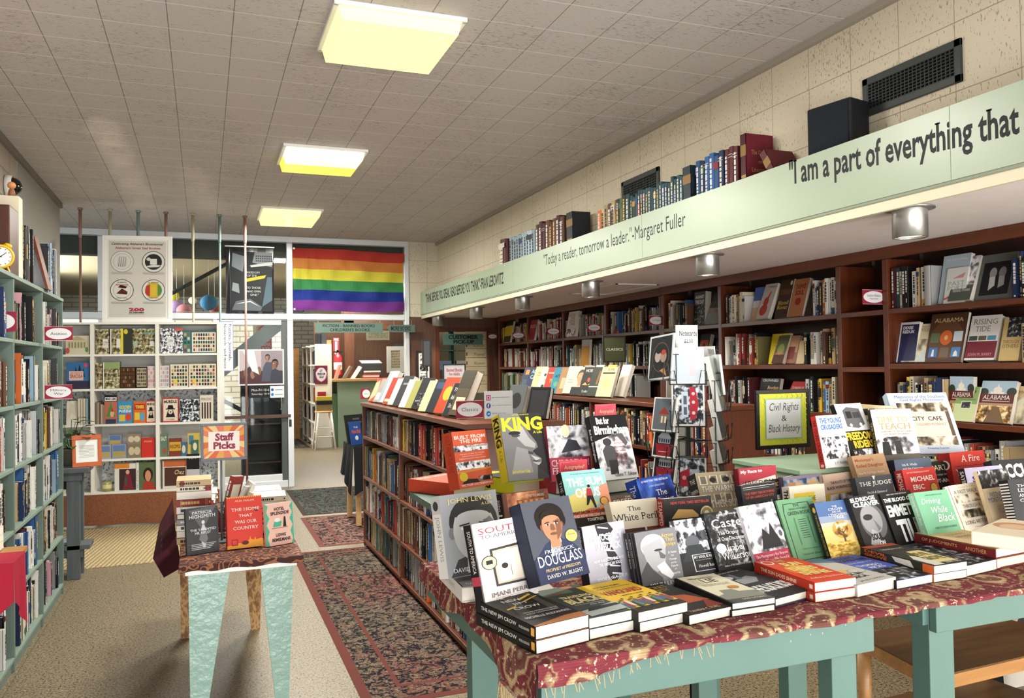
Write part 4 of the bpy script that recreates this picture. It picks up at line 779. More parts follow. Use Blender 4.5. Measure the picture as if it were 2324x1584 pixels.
for sx in (-1, 1): G().lathe([(0, .02), (.016, .016), (.022, 0), (0, 0)], YEL, n=16).build('bell', t, T=Matrix.Translation((sx*.032, 0, .128)) @ Matrix.Rotation(sx*.5, 4, 'Y'), smooth=True); G().tube([(sx*.03, 0, .03), (sx*.042, 0, 0)], .005, YEL, 8).build('leg', t)
# small carved figure and easel frame on top
t = thing('figurine', 'little orange headed figurine standing on the cream box file', 'figurine', (SX-.06, 5.17, SZ[0]+.4612)); G().lathe([(0, 0), (.02, 0), (.016, .03), (.01, .045)], M('#8a5a3a', .5), n=16).build('body', t, smooth=True); G().lathe([(0, 0), (.018, .008), (.022, .022), (.016, .036), (0, .042)], M('#c98a52', .5), (0, 0, .042), n=16).build('head', t, smooth=True)
t = thing('easel_frame', 'brown wooden easel style photo frame on top of the sage bookcase', 'frame', (SX-.06, 5.80, SZ[0]+.001)); wf = mat_wood('easel wood', '#5a2c18', '#7d4226', 2, .35)
for s in (-1, 1): G().prism([(s*.075, -.07, 0), (s*.09, -.07, 0), (s*.012, -.07, .335), (s*-.003, -.07, .335)], (0, .14, 0), wf).build('side_board', t)
G().prism([(-.066, .0, .01), (.066, .0, .01), (.012, .0, .26), (-.012, .0, .26)], (0, .003, 0), M('#d9dde0', .15, spec=.6)).build('photo', t)
# section signs standing out from the case
def oval(label, px, Y, text, st='s', col='#8e2238', two=None, group='red section signs with white ovals', dark='#3a2f35'):
    it = [r_(0, 0, 1, .025, '#d8b8bc'), r_(0, .975, 1, 1, '#d8b8bc'), e_(.5, .5, .46, .4, '#f2f1f2')]
    it += [t_(text, .2, .4, .8, .6, dark, st)] if not two else [t_(text, .2, .52, .8, .7, dark, st), t_(two, .32, .3, .68, .46, dark, st)]
    return flatsign('section_sign', label, 'sign', px[:2], px[2:], Y, it, col, .003, group=group)
oval('red section sign with white oval reading Aviation', (101, 741, 165, 773), 5.692, 'Aviation')
oval('red section sign with white oval reading Military War', (101, 874, 164, 905), 5.692, 'Military', two='War')
flatsign('section_sign', 'cropped red section sign at the photo edge ending in cs', 'sign', (-30, 707), (38, 752), 4.89, [e_(.5, .5, .44, .4, '#f2f1f2'), t_('Classics', .14, .4, .66, .6, '#3a2f35', 's')], '#8e2238', .003, group='red section signs with white ovals')
# draped side table at the very edge
t = thing('side_table', 'small table under a crimson cloth at the very edge beside the sage bookcase', 'table', (-.70, 3.50, 0))
G().box(-.21, -.16, .86, .05, .16, .88, OAK).build('tabletop', t)
for x in (-.19, -.08):
    for y in (-.14, .14): G().box(x-.018, y-.018, .0005, x+.018, y+.018, .8595, OAK).build('leg', t)
CR_ = M('#9c1c33', .8, spec=.2, var=.06); g = G(); n = 16
xs = lambda k: -.70-.22+.285*k; ZK = .884
g.face([(xs(0), 3.33, ZK), (xs(1), 3.33, ZK), (xs(1), 3.53, ZK), (xs(0), 3.53, ZK)], CR_)
for i in range(n):
    a, b = i/n, (i+1)/n; d = lambda k: ZK-(.40-.26*k); w = lambda k: .012*math.sin(k*11)
    g.face([(xs(a), 3.326-w(a), d(a)), (xs(b), 3.326-w(b), d(b)), (xs(b), 3.33, ZK), (xs(a), 3.33, ZK)], CR_)
    y0, y1 = 3.33+.20*a, 3.33+.20*b; e = lambda k: ZK-(.14+.14*k); v = lambda k: xs(1)+.004+.006*math.sin(k*9)
    g.face([(v(a), y0, e(a)), (v(b), y1, e(b)), (xs(1), y1, ZK), (xs(1), y0, ZK)], CR_)
g.build('tablecloth', label='crimson cloth hanging off the little side table at the edge', cat='tablecloth')
for i, (c, w_) in enumerate((('#e8e4dc', 'white'), ('#c9b89a', 'tan'), ('#ded9d0', 'pale grey'))):
    cv, pg = book_meshes(.16, .028, .23, c); put_book(frameT(V((-.885, 3.40, .8846+.0286*(i+1))), V((1, 0, 0)), V((0, 0, -1)), V((0, 1, 0))), cv, pg, f'{w_} book lying flat on the crimson cloth, {ORD[i]} from the bottom', 'book', 'books on the crimson cloth'); NFEAT[0] += 1
# ================================================================ GREY STAND WITH PLANT
t = thing('plant_stand', 'grey stained wooden two tier stand by the end of the sage bookcase', 'stand', (-.98, 6.98, 0))
G().box(-.26, -.16, .80, .17, .14, .835, GREYW).build('top_board', t, bevel=.003); G().box(-.24, -.12, .22, .17, .12, .255, GREYW).build('lower_shelf', t, bevel=.003)
G().box(-.24, -.13, .74, .12, -.105, .7995, GREYW).build('rail', t); G().box(-.24, -.1, .16, .12, -.075, .2195, GREYW).build('rail', t)
for x, y in ((.06, -.10), (-.22, -.10), (-.22, .1), (.06, .1)): G().box(x-.045, y-.02, .0005, x+.045, y+.018, .7995, GREYW).build('leg', t, bevel=.003)
t = thing('potted_plant', 'dark leafy potted plant on the grey stand', 'plant', (-.965, 7.06, .8355)); G().lathe([(0, 0), (.062, 0), (.08, .12), (.084, .125), (.078, .13), (.072, .11), (0, .105)], M('#6d6a60', .7, var=.08), n=24).build('pot', t, smooth=True)
g = G(); lf = [M('#1f3a20', .4, var=.15), M('#2c4d28', .4, var=.15)]
for i in range(54):
    a = R.uniform(0, 6.28); e = R.uniform(.2, 1.35); r = R.uniform(.06, .21); b = V((0, 0, .11)); p = b + V((math.cos(a)*math.cos(e)*r, math.sin(a)*math.cos(e)*r, math.sin(e)*r*1.35)); d = V((math.cos(a), math.sin(a), R.uniform(-.5, .3))).normalized(); s = d.cross(V((0, 0, 1))).normalized(); L_ = R.uniform(.07, .11)
    u = s.cross(d); g.face([p, p+d*L_*.4+s*L_*.38, p+d*L_-u*L_*.15], lf[i % 2]); g.face([p, p+d*L_-u*L_*.15, p+d*L_*.4-s*L_*.38], lf[i % 2]); g.tube([b, p], .0018, lf[0], 4)
g.build('foliage', t)
t = thing('framed_notice', 'orange framed white notice leaning on the grey stand beside the plant', 'frame'); t.matrix_world = Matrix.Translation((-.925, 6.87, .836)) @ Matrix.Rotation(math.radians(14), 4, 'Z') @ Matrix.Rotation(math.radians(-9), 4, 'X')
ORG = M('#b5541f', .45)
g = G()
for q in ((0, 0, .2, .035), (0, .205, .2, .24), (0, .035, .025, .205), (.175, .035, .2, .205)): g.box(q[0], 0, q[1], q[2], .012, q[3], ORG)
g.build('frame', t, bevel=.002); g = G().box(.025, .005, .035, .175, .008, .205, M('#dfe0dc', .5)); art(g, [r_(.25, .3+.045*i, .75, .312+.045*i, '#9a9a98') for i in range(9)], .2, .24, V((0, .005, 0))); g.build('notice', t)
o = G().box(0, 0, 0, .24, .16, .02, M('#8fa0b4', .5)).build('letter_tray', label='pale blue flat folder on the lower shelf of the grey stand', cat='folder'); o.location = (-1.18, 6.9, .2555)
fill('bottom shelf behind the grey stand', 'ckwkwtck', WT @ V((wx[0]+.03, .0, wz[5]+.0005)), WX, WN, .24, .3, .2, (.2, .24), group='spines in the white bookcase', vis=.8)
# ================================================================ STAFF PICKS TABLE
ZS = .755; YA = 3.62
P = lambda x, y, Y=YA: ony(x, y, Y)
t = thing('display_table', 'narrow staff picks table with tapering pale mint legs and a white edge board', 'table', (0, YA, 0))
def mat_plaster():
    m, tt, bs, N, L = nt_new('thickly painted mint board'); mp = mapping(N, L); n = noise(N, L, mp.outputs[0], 22, 4); bs.inputs['Base Color'].default_value = lin('#8aaa9e'); bs.inputs['Roughness'].default_value = .3; bump(N, L, bs, n, .7, .012); return m
OSB = mat_photo('strand board', [(.38, '#7d5634'), (.48, '#a87f52'), (.56, '#c9a271'), (.64, '#8f6a42')], 30, (1, 1, .5)); MP = mat_plaster()
xl, xr = P(427, 1300).x, P(667, 1285).x
def leg(y, xo_t, xi_t, xo_b, xi_b, front, back, th=.022):
    pts = [(xo_t, y-YA, ZS-.045), (xi_t, y-YA, ZS-.045), (xi_b, y-YA, .0005), (xo_b, y-YA, .0005)]
    g = G().prism(pts, (0, th, 0), front if back is None else SAGE)
    g.face([(p[0], y-YA-.0004, p[2]) for p in pts][::1], front); g.build('leg', t)
leg(YA+.02, xl, P(522, 1300).x, P(430, 1584).x+.004, P(458, 1640).x, MP, 1); leg(YA+.02, xr, P(592, 1290).x, P(654, 1584).x, P(634, 1640).x, MP, 1)
q = lambda x, y: ony(x, y, 5.10)
leg(5.10, q(408, 1330).x, q(462, 1330).x, q(411, 1450).x, q(436, 1450).x, OSB, 1); leg(5.10, q(598, 1330).x, q(546, 1330).x, q(590, 1418).x, q(570, 1418).x, OSB, 1)
G().box(xl-.012, -.012, ZS-.045, xr+.012, .018, ZS-.0005, M('#f0f0ec', .45)).build('edge_board', t, bevel=.002)
G().box(xl-.01, .019, ZS-.03, xr+.01, 1.58, ZS-.0005, OAK).build('tabletop', t)
def mat_scroll():
    m, tt, bs, N, L = nt_new('brown scroll cloth'); mp = mapping(N, L)
    w = N('ShaderNodeTexVoronoi'); w.feature = 'SMOOTH_F1'; w.inputs['Scale'].default_value = 24; L(mp.outputs[0], w.inputs['Vector'])
    s = math_(N, L, 'SINE', math_(N, L, 'MULTIPLY', w.outputs['Distance'], 26)); r = ramp(N, [(.45, '#3d1815'), (.6, '#8a5a3a')]); L(s, r.inputs[0]); L(r.outputs[0], bs.inputs['Base Color']); bs.inputs['Roughness'].default_value = .85; return m
SCR = mat_scroll(); g = G(); x0, x1, y0, y1 = xl-.035, xr+.035, YA-.045, YA+1.6; n = 20
g.face([(x0, y0, ZS+.003), (x1, y0, ZS+.003), (x1, y1, ZS+.003), (x0, y1, ZS+.003)], SCR)
for i in range(n):
    a, b = x0+(x1-x0)*i/n, x0+(x1-x0)*(i+1)/n; d = lambda x: ZS-.022-.004*math.sin(x*40); w = lambda x: y0-.002-.003*math.sin(x*55)
    g.face([(a, w(a), d(a)), (b, w(b), d(b)), (b, y0, ZS+.003), (a, y0, ZS+.003)], SCR)
    a, b = y0+(y1-y0)*i/n, y0+(y1-y0)*(i+1)/n
    g.face([(x1+.004*math.sin(b*20), b, ZS-.025), (x1+.004*math.sin(a*20), a, ZS-.025), (x1, a, ZS+.003), (x1, b, ZS+.003)][::-1], SCR); g.face([(x0-.004*math.sin(b*20), b, ZS-.025), (x0-.004*math.sin(a*20), a, ZS-.025), (x0, a, ZS+.003), (x0, b, ZS+.003)], SCR)
g.build('tablecloth', label='brown scroll patterned cloth over the staff picks table', cat='tablecloth')
MAR = M('#4a1824', .85, spec=.15, var=.08); g = G(); yb_ = 4.45
pts = [ony(x, y, yy) for x, y, yy in ((392, 1130, 5.15), (398, 1200, 4.4), (412, 1288, 4.0), (372, 1311, 4.05), (347, 1268, 4.35), (362, 1190, 4.9))]
c = sum(pts, V((0, 0, 0)))/6
for i in range(6): g.face([pts[i], pts[(i+1) % 6], c+V((-.03, 0, 0))], MAR)
for k in range(4):
    for s in range(14): a, b = s*.3, s*.3+.3; r0 = .03+.03*k; m_ = c.lerp(pts[3], .5)+V((-.02, -.01, 0)); g.face([m_+V((0, math.cos(a)*r0, math.sin(a)*r0)), m_+V((0, math.cos(b)*r0, math.sin(b)*r0)), m_+V((0, math.cos(b)*(r0+.006), math.sin(b)*(r0+.006))), m_+V((0, math.cos(a)*(r0+.006), math.sin(a)*(r0+.006)))], M('#6d4048', .8))
g.build('hanging_cloth', label='dark maroon cloth corner drooping off the far side of the staff picks table', cat='cloth')
FS = 'face out books on the staff picks table'; ZT_, ZT = ZT if 'ZT' in globals() else 1, ZS+.0035
stand('dark grey paperback of a faint white walking figure', (425, 1260), (498, 1248), (420, 1154), ZS+.004, .018, '#3d3f41', [p_('#5a5c5e', .1, .95, .5, .5, .95, 1), p_('#b9bbbc', .5, .62, .46, .5, .44, .3, .5, .12, .58, .12, .6, .34, .62, .5, .56, .62), e_(.53, .67, .05, .04, '#c9cbcc'), p_('#6d6f71', .38, .3, .46, .5, .6, .5, .66, .3, .58, .2), t_('PATRICIA', .2, .86, .82, .92, '#f0f0ee', 's'), t_('HIGHSMITH', .1, .77, .92, .84, '#f0f0ee', 's'), t_('THE TALENTED', .12, .49, .92, .54, '#f0f0ee', 's'), t_('MR. RIPLEY', .26, .42, .76, .47, '#f0f0ee', 's')]+[r_(.14, .2-.035*i, .9-.06*i, .215-.035*i, '#a9abac') for i in range(4)], group=FS, W=.14)
stand('bright red hardback with white spaced capitals and an orange skyline', (516, 1246), (598, 1238), (512, 1128), ZS+.004, .03, '#c2372a', [p_('#d8922e', 0, 0, 0, .06, .3, .1, .5, .08, .62, .16, .64, .22, .66, .16, .75, .14, .78, .2, .8, .14, .95, .16, 1, .14, 1, 0), r_(.12, .06, .3, .18, '#8a2018'), r_(.15, .08, .27, .16, '#c2372a'), e_(.5, .1, .1, .04, '#5a1a14'), p_('#3a1a1a', .78, .72, .82, .76, .9, .7, .82, .69)]+[p_('#e0a83a', .02+.06*i, 1, .05+.06*i, .965, .08+.06*i, 1) for i in range(16)]+[t_('ALIA MALEK', .24, .9, .8, .935, '#f2d8b0', 's'), t_('THE HOME', .14, .72, .92, .78, '#f4ece0', 's'), t_('THAT', .34, .6, .72, .655, '#f4ece0', 's'), t_('WAS OUR', .22, .48, .84, .54, '#f4ece0', 's'), t_('COUNTRY', .18, .36, .88, .42, '#f4ece0', 's')], hard=True, spine='#a52a20', group=FS, W=.155)
stand('pink and mint paperback of two waiters with bold dark capitals', (606, 1240), (668, 1230), (601, 1144), ZS+.004, .02, '#eec3b2', [p_('#4aa88a', 0, 0, 0, 1, .1, .95, .04, .8, .14, .65, .03, .5, .13, .35, .05, .2, .12, 0), p_('#4aa88a', 1, 0, 1, 1, .88, .9, .97, .75, .87, .6, .97, .45, .88, .3, .96, .12, .9, 0), t_('HOTEL', .32, .82, .7, .9, '#2a2224', 'B'), t_('SPLENDIDE', .18, .72, .86, .8, '#2a2224', 'B'), p_('#2a2224', .62, .42, .66, .66, .72, .66, .74, .42), e_(.69, .69, .035, .025, '#d8a890'), p_('#4aa88a', .25, .44, .3, .56, .58, .56, .54, .44), e_(.42, .6, .1, .05, '#f4efe8'), r_(.2, .4, .8, .415, '#8a6a5a'), t_('LUDWIG', .34, .2, .7, .28, '#2a2224', 'B'), t_('BEMELMANS', .2, .09, .86, .17, '#2a2224', 'B')], group=FS, W=.135)
ZT = ZT_
stk = [(V((-.12, 4.02, 0)), 'tcwgdwrwct', .15, 'tall pile behind the dark grey paperback'), (V((-.12, 4.32, 0)), 'wcgrwcd', .16, 'second left pile of the staff table'), (V((-.11, 4.62, 0)), 'ctwcw', .17, 'third left pile of the staff table'), (V((.215, 4.02, 0)), 'lwugkwc', .13, 'pile behind the pink and mint paperback'), (V((.22, 4.3, 0)), 'wuwcrw', .15, 'middle right pile of the staff table'), (V((.2, 4.62, 0)), 'ncwr', .16, 'farthest right pile of the staff table')]
for o_, cs, w_, where in stk:
    z = ZS+.004
    for i, ch in enumerate(cs):
        word, hx = CODE[ch]; T = R.uniform(.02, .034); cv, pg = book_meshes(w_*R.uniform(.92, 1.05), T, R.uniform(.2, .235), hx, None, i % 2 == 0, [r_(.1, .2, .9, .8, '#b9a68a'), t_('NOVEL', .2, .6, .8, .7, '#f0e8dc')] if False else [r_(.15, .55, .85, .8, '#d8d0c0')], spine_marks(dict(seed=R.random(), word=word)))
        z += T+.0006; a = R.uniform(-.06, .06); ux = V((math.cos(a), math.sin(a), 0))
        if i % 3 != 1: cv, pg = book_meshes(.19, T, .15, hx, None, i % 2 == 0, (), spine_marks(dict(seed=R.random(), word=word)))
        put_book(frameT(o_+V((0, 0, z)), ux, V((0, 0, -1)), V((-ux.y, ux.x, 0))) if i % 3 == 1 else frameT(o_+V((.15, 0, z)), V((-ux.y, ux.x, 0)), V((0, 0, -1)), -ux), cv, pg, f'{word} book, {ORD[i]} from the bottom of the {where}', 'book', 'piled books on the staff picks table'); NFEAT[0] += 1
# basket of small upright books in the middle
t = thing('basket', 'dark wire basket holding tilted paperbacks below the staff sign', 'basket', (.085, 4.12, ZS+.004)); g = G()
for k in range(4): z = .002+.05*k; rr = .07+.006*k; g.tube([(rr*math.cos(a*.3927), rr*math.sin(a*.3927), z) for a in range(17)], .002, BLK, 5)
for a in range(16): c_, s_ = math.cos(a*.3927), math.sin(a*.3927); g.tube([(.07*c_, .07*s_, .002), (.088*c_, .088*s_, .155)], .0015, BLK, 5)
g.build('wire_body', t)
for i, (dx, dy, az, tl, ch, hh) in enumerate(((-.03, .0, -30, -30, 'd', .26), (-.03, -.02, -10, -26, 'r', .25), (-.025, .02, 15, -30, 'y', .24), (.03, .01, 5, 24, 'w', .22), (.03, -.02, 20, 30, 'c', .2), (.0, .03, 0, 14, 'r', .27), (.04, .02, 40, 22, 'w', .24))):
    word, hx = CODE[ch]; cv, pg = book_meshes(.11, .018, hh, hx, None, False, [r_(.15, .6, .85, .85, '#e8e2d4')], spine_marks(dict(seed=i*.13+.05, word=word)))
    M_ = Matrix.Translation((.085+dx, 4.12+dy, ZS+.012+.055*abs(math.sin(math.radians(tl))))) @ Matrix.Rotation(math.radians(tl), 4, 'Y') @ Matrix.Rotation(math.radians(az+60), 4, 'Z') @ Matrix.Translation((-.055, -.009, 0))
    put_book(M_, cv, pg, f'{["small dark grey", "small red", "small yellow spined", "small white", "small cream", "taller red", "taller white"][i]} paperback tilted in the wire basket on the staff table', 'book', 'paperbacks in the wire basket'); NFEAT[0] += 1
def framesign(label, px, Y, base_z, pole_px, face_items, face_col, fcol=BLK, name='sign_stand', th=.014, b=.012, tilt=0, art_step=None):
    """a framed sign on a thin pole: frame > picture, pole, base"""
    a, c = ony(px[0], px[1], Y), ony(px[2], px[3], Y); w, h = c.x-a.x, a.z-c.z; xc = ony(pole_px, px[3], Y).x
    t = thing(name, label, 'sign', (xc, Y, base_z)); ox, oz = a.x-xc, c.z-base_z; g = G()
    for q in ((0, 0, w, b), (0, h-b, w, h), (0, b, b, h-b), (w-b, b, w, h-b)): g.box(ox+q[0], 0, oz+q[1], ox+q[2], th, oz+q[3], fcol)
    g.build('frame', t, bevel=.0015); g = G().box(ox+b*.9, .004, oz+b*.9, ox+w-b*.9, .01, oz+h-b*.9, face_col); art(g, face_items, w-2*b, h-2*b, V((ox+b, .004, oz+b))); g.build('insert', t)
    G().tube([(0, th/2, .006), (0, th/2, oz)], .005, fcol, 10).build('pole', t, smooth=True); G().box(-.05, -.03, .0008, .05, .045, .007, fcol).build('base', t, bevel=.002); return t
SUN = [p_(['#c9603c', '#e0a04a', '#d8785a', '#ecd08a'][i % 4], .5, .5, .5+.8*math.cos(i*.2618), .5+.8*math.sin(i*.2618), .5+.8*math.cos(i*.2618+.2618), .5+.8*math.sin(i*.2618+.2618)) for i in range(24)]
def clip(items):
    out = []
    for it in items: out.append(('p', [(min(1, max(0, u)), min(1, max(0, v))) for u, v in it[1]], it[2]))
    return out
framesign('framed Staff Picks sign with an orange sunburst border on a pole', (455, 962, 561, 1042), 4.0, ZS+.004, 502, clip(SUN)+[r_(.12, .22, .88, .82, '#f4efe8'), t_('Staff', .28, .53, .74, .77, '#8e2440', 'sB'), t_('Picks', .24, .27, .78, .5, '#8e2440', 'sB')], '#e0b070', M('#5a6670', .5))
# ================================================================ FRONT DISPLAY TABLES
ZT = 1.0
m_mint = M('#4d6a62', .5, var=.1)
def mat_paisley():
    m, t, bs, N, L = nt_new('woven paisley cloth'); mp = mapping(N, L)
    v = N('ShaderNodeTexVoronoi'); v.inputs['Scale'].default_value = 8; v.inputs['Randomness'].default_value = .75; na = N('ShaderNodeTexNoise'); na.inputs['Scale'].default_value = 7; na.inputs['Detail'].default_value = 3; L(mp.outputs[0], na.inputs['Vector']); va = N('ShaderNodeVectorMath'); va.operation = 'MULTIPLY_ADD'; L(na.outputs['Color'], va.inputs[0]); va.inputs[1].default_value = (.16, .16, .16); L(mp.outputs[0], va.inputs[2]); L(va.outputs[0], v.inputs['Vector'])
    nz = noise(N, L, mp.outputs[0], 20, 4)
    r = ramp(N, [(0, '#8d8068'), (.08, '#5d3a34'), (.26, '#6f4a40'), (.3, '#b5a07c'), (.37, '#a08a68'), (.41, '#6b2c33'), (.56, '#74343a'), (.6, '#96805f'), (.64, '#642a31'), (1, '#6d2f36')]); L(math_(N, L, 'ADD', v.outputs['Distance'], math_(N, L, 'MULTIPLY', math_(N, L, 'SUBTRACT', nz, .5), .35)), r.inputs[0])
    w = N('ShaderNodeTexWave'); w.inputs['Scale'].default_value = 60; w.inputs['Distortion'].default_value = 2; w.bands_direction = 'Z'; L(mp.outputs[0], w.inputs['Vector'])
    n2 = noise(N, L, mp.outputs[0], 90, 3); r2 = ramp(N, [(.6, '#000000'), (.66, '#ffffff')]); L(n2, r2.inputs[0])
    c = mixc(N, L, math_(N, L, 'MULTIPLY', w.outputs['Fac'], .3), r.outputs[0], '#4d1420'); c = mixc(N, L, math_(N, L, 'MULTIPLY', r2.outputs[0], .7), c, '#d6c7a6')
    L(c, bs.inputs['Base Color']); bs.inputs['Roughness'].default_value = .9; bs.inputs['Specular IOR Level'].default_value = .15; bump(N, L, bs, n2, .4, .003); return m
PAIS = mat_paisley()
YF = 1.415
def px_on_front(x, y, Y=YF): q = ony(x, y, Y); return q
# table one: plank top, aprons and four-by-two legs
tx0, tx1, ty1 = onz(1222, 1512, ZT-.012).x, ony(1983, 1400, YF).x, 2.25
t = thing('display_table', 'mint green wooden display table on the paisley cloth side nearest the viewer', 'table', (tx0, YF, 0)); o0 = V((tx0, YF, 0)); tw = tx1-tx0; td = ty1-YF
G().box(0, .0225, ZT-.03, tw, td, ZT-.006, m_mint).build('tabletop', t, bevel=.002)
ap = .092
G().box(.0, .0, ZT-.03-ap+.03, tw, .022, ZT-.006, m_mint).build('apron', t, bevel=.002)
G().box(.02, td-.022, ZT-ap, tw, td, ZT-.0305, m_mint).build('apron', t, bevel=.002)
G().box(0, .0225, ZT-ap, .0195, td, ZT-.0305, m_mint).build('apron', t, bevel=.002)
for xa, xb, yy, w in ((1283, 1357, YF+.024, .04), (1889, 1945, YF+.024, .045), (1072, 1132, 2.175, .05), (1790, 1832, 2.175, .05)):
    a, b = ony(xa, 1560, yy), ony(xb, 1560, yy); G().box(a.x-tx0, yy-YF, 0.0005, b.x-tx0, yy-YF+w, ZT-.0305, m_mint).build('leg', t, bevel=.002)
g = G()
for x, y in ((1838, 1440), (1866, 1437), (1936, 1400), (1918, 1418), (1794, 1455)): q = ony(x, y, YF); g.lathe([(0, 0), (.0035, 0), (.0035, -.002)], STEEL, (0, 0, 0), 8) if 0 else g.box(q.x-tx0-.002, -.0008, q.z-.002, q.x-tx0+.002, 0, q.z+.002, M('#7d8a84', .4))
g.build('screw_head', t)
# a slightly higher table behind, under the back row
t = thing('display_table', 'narrow mint green table behind, carrying the yellow lettered hardback row', 'table', (.70, 2.30, 0))
G().box(0, 0, 1.08, .82, .60, 1.104, m_mint).build('tabletop', t, bevel=.002); G().box(.02, .02, 1.0, .80, .04, 1.0795, m_mint).build('apron', t)
for xa, xb, yy in ((1080, 1124, 2.33), (1586, 1628, 2.33), (1405, 1432, 2.84), (1084, 1120, 2.84)):
    a, b = ony(xa, 1560, yy), ony(xb, 1560, yy); G().box(a.x-.70, yy-2.30, .0005, b.x-.70, yy-2.30+.045, 1.0795, m_mint).build('leg', t, bevel=.002)
# table two, beside it
sx0 = ony(2108, 1400, 1.52).x; YS = 1.52
t2 = thing('display_table', 'second mint green display table at the edge over the low wooden table', 'table', (sx0, YS, 0))
G().box(-.02, 0, ZT-.03, 1.9, 1.05, ZT-.006, m_mint).build('tabletop', t2, bevel=.002)
G().box(-.0, -.022, ZT-.115, 1.9, -.0005, ZT-.006, m_mint).build('apron', t2, bevel=.002)
G().box(-.02, 0, ZT-.10, 0, 1.05, ZT-.0305, m_mint).build('apron', t2, bevel=.002)
a = ony(2165, 1450, YS); G().box(0, .0005, .0005, a.x-sx0, .055, ZT-.0305, m_mint).build('leg', t2, bevel=.002)
G().box(1.8, .0005, .0005, 1.87, .055, ZT-.0305, m_mint).build('leg', t2, bevel=.002); G().box(1.8, .97, .0005, 1.87, 1.03, ZT-.0305, m_mint).build('leg', t2, bevel=.002); G().box(0, .97, .0005, .06, 1.03, ZT-.0305, m_mint).build('leg', t2, bevel=.002)
q = ony(2155, 1370, YS-.0225)
# cloth over both: top sheet and a front fall whose hem follows the photo
cl = G(); cx0, cx1 = tx0-.012, sx0+.95; ya, yb = YF-.012, 2.262
N_ = 60
hem = [(1213, 1563), (1267, 1557), (1334, 1540), (1388, 1521), (1440, 1503), (1533, 1470), (1610, 1441), (1720, 1415), (1780, 1406), (1882, 1388), (1982, 1374), (2084, 1357), (2200, 1338), (2324, 1321)]
hp = [ony(x, y, ya) for x, y in hem]
def hemz(x):
    for a, b in zip(hp, hp[1:]):
        if a.x <= x <= b.x: k = (x-a.x)/max(b.x-a.x, 1e-6); return a.z+(b.z-a.z)*k
    return hp[0].z if x < hp[0].x else hp[-1].z
zc = ZT-.001
for i in range(N_):
    xa, xb = cx0+(cx1-cx0)*i/N_, cx0+(cx1-cx0)*(i+1)/N_
    cl.face([(xa, ya, zc), (xb, ya, zc), (xb, yb, zc), (xa, yb, zc)], PAIS)
    wv = lambda x, k: .006*math.sin(x*31)*k + .004*math.sin(x*77)*k
    for k0, k1 in ((0, .35), (.35, .7), (.7, 1)):
        pt = lambda x, k: (x, ya-.004*(k > 0)-wv(x, k), zc+(min(hemz(x), zc-.012)-zc)*k)
        cl.face([pt(xa, k1), pt(xb, k1), pt(xb, k0), pt(xa, k0)], PAIS)
for i in range(24):                                     # fall at the near end
    a = ya+(yb-ya)*i/24; b = ya+(yb-ya)*(i+1)/24; w = lambda y: cx0-.006-.006*math.sin(y*29); d = lambda y: zc-.05-.016*math.sin(y*13) - .07*math.exp(-((y-ya)/.12)**2)
    cl.face([(w(b), b, d(b)), (w(a), a, d(a)), (cx0, a, zc), (cx0, b, zc)], PAIS)
co = cl.build('tablecloth', label='red and tan woven paisley cloth draped over the mint display tables', cat='tablecloth')
g = G()
for i in range(70):
    x = cx0+.01+.012*i*R.uniform(.8, 1.1)
    if x > 1.0: break
    z = min(hemz(x), zc-.012); g.tube([(x, ya-.012, z+.003), (x+R.uniform(-.008, .008), ya-.016, z-R.uniform(.008, .022))], .0008, M('#b79a72', .9), 4)
for i in range(26): g.tube([(cx0-.004, ya+.008*i, zc-.10), (cx0-.006+R.uniform(-.004, .004), ya+.008*i, zc-.14-R.uniform(0, .03)*(i < 4))], .0008, M('#c3a87c', .9), 4)
g.build('fringe', co, kind='stuff')
fo_ = G(); A, B, D = ony(1990, 1385, YF+.05), ony(2042, 1378, YF+.05), ony(2014, 1402, YF+.05)
for i in range(8):
    k0, k1 = i/8, (i+1)/8; P = lambda k: A.lerp(B, k); Q = lambda k: (A.lerp(D, min(1, k*1.8)) if k < .55 else D.lerp(B, (k-.55)/.45)) + V((0, -.01*math.sin(k*25), 0))
    fo_.face([Q(k0), Q(k1), P(k1)+V((0, 0, .012)), P(k0)+V((0, 0, .012))], PAIS)
fo_.build('hanging_corner', co)
# risers under the back rows
t = thing('display_riser', 'pale green wooden riser box behind the fanned civil rights books', 'riser')
a, b = onz(1815, 1080, 1.17), onz(2000, 1068, 1.17)
t.location = (a.x, a.y, ZT); G().box(0, 0, .0006, .62, .36, .172, M('#8fae92', .5, var=.05)).build('body', t, bevel=.003); G().box(-.006, -.006, .172, .626, .366, .19, M('#9dbb9f', .5, var=.05)).build('lid', t, bevel=.003)
GREENBOX = (a, b)
STEPZ, BACKZ = 1.075, 1.165
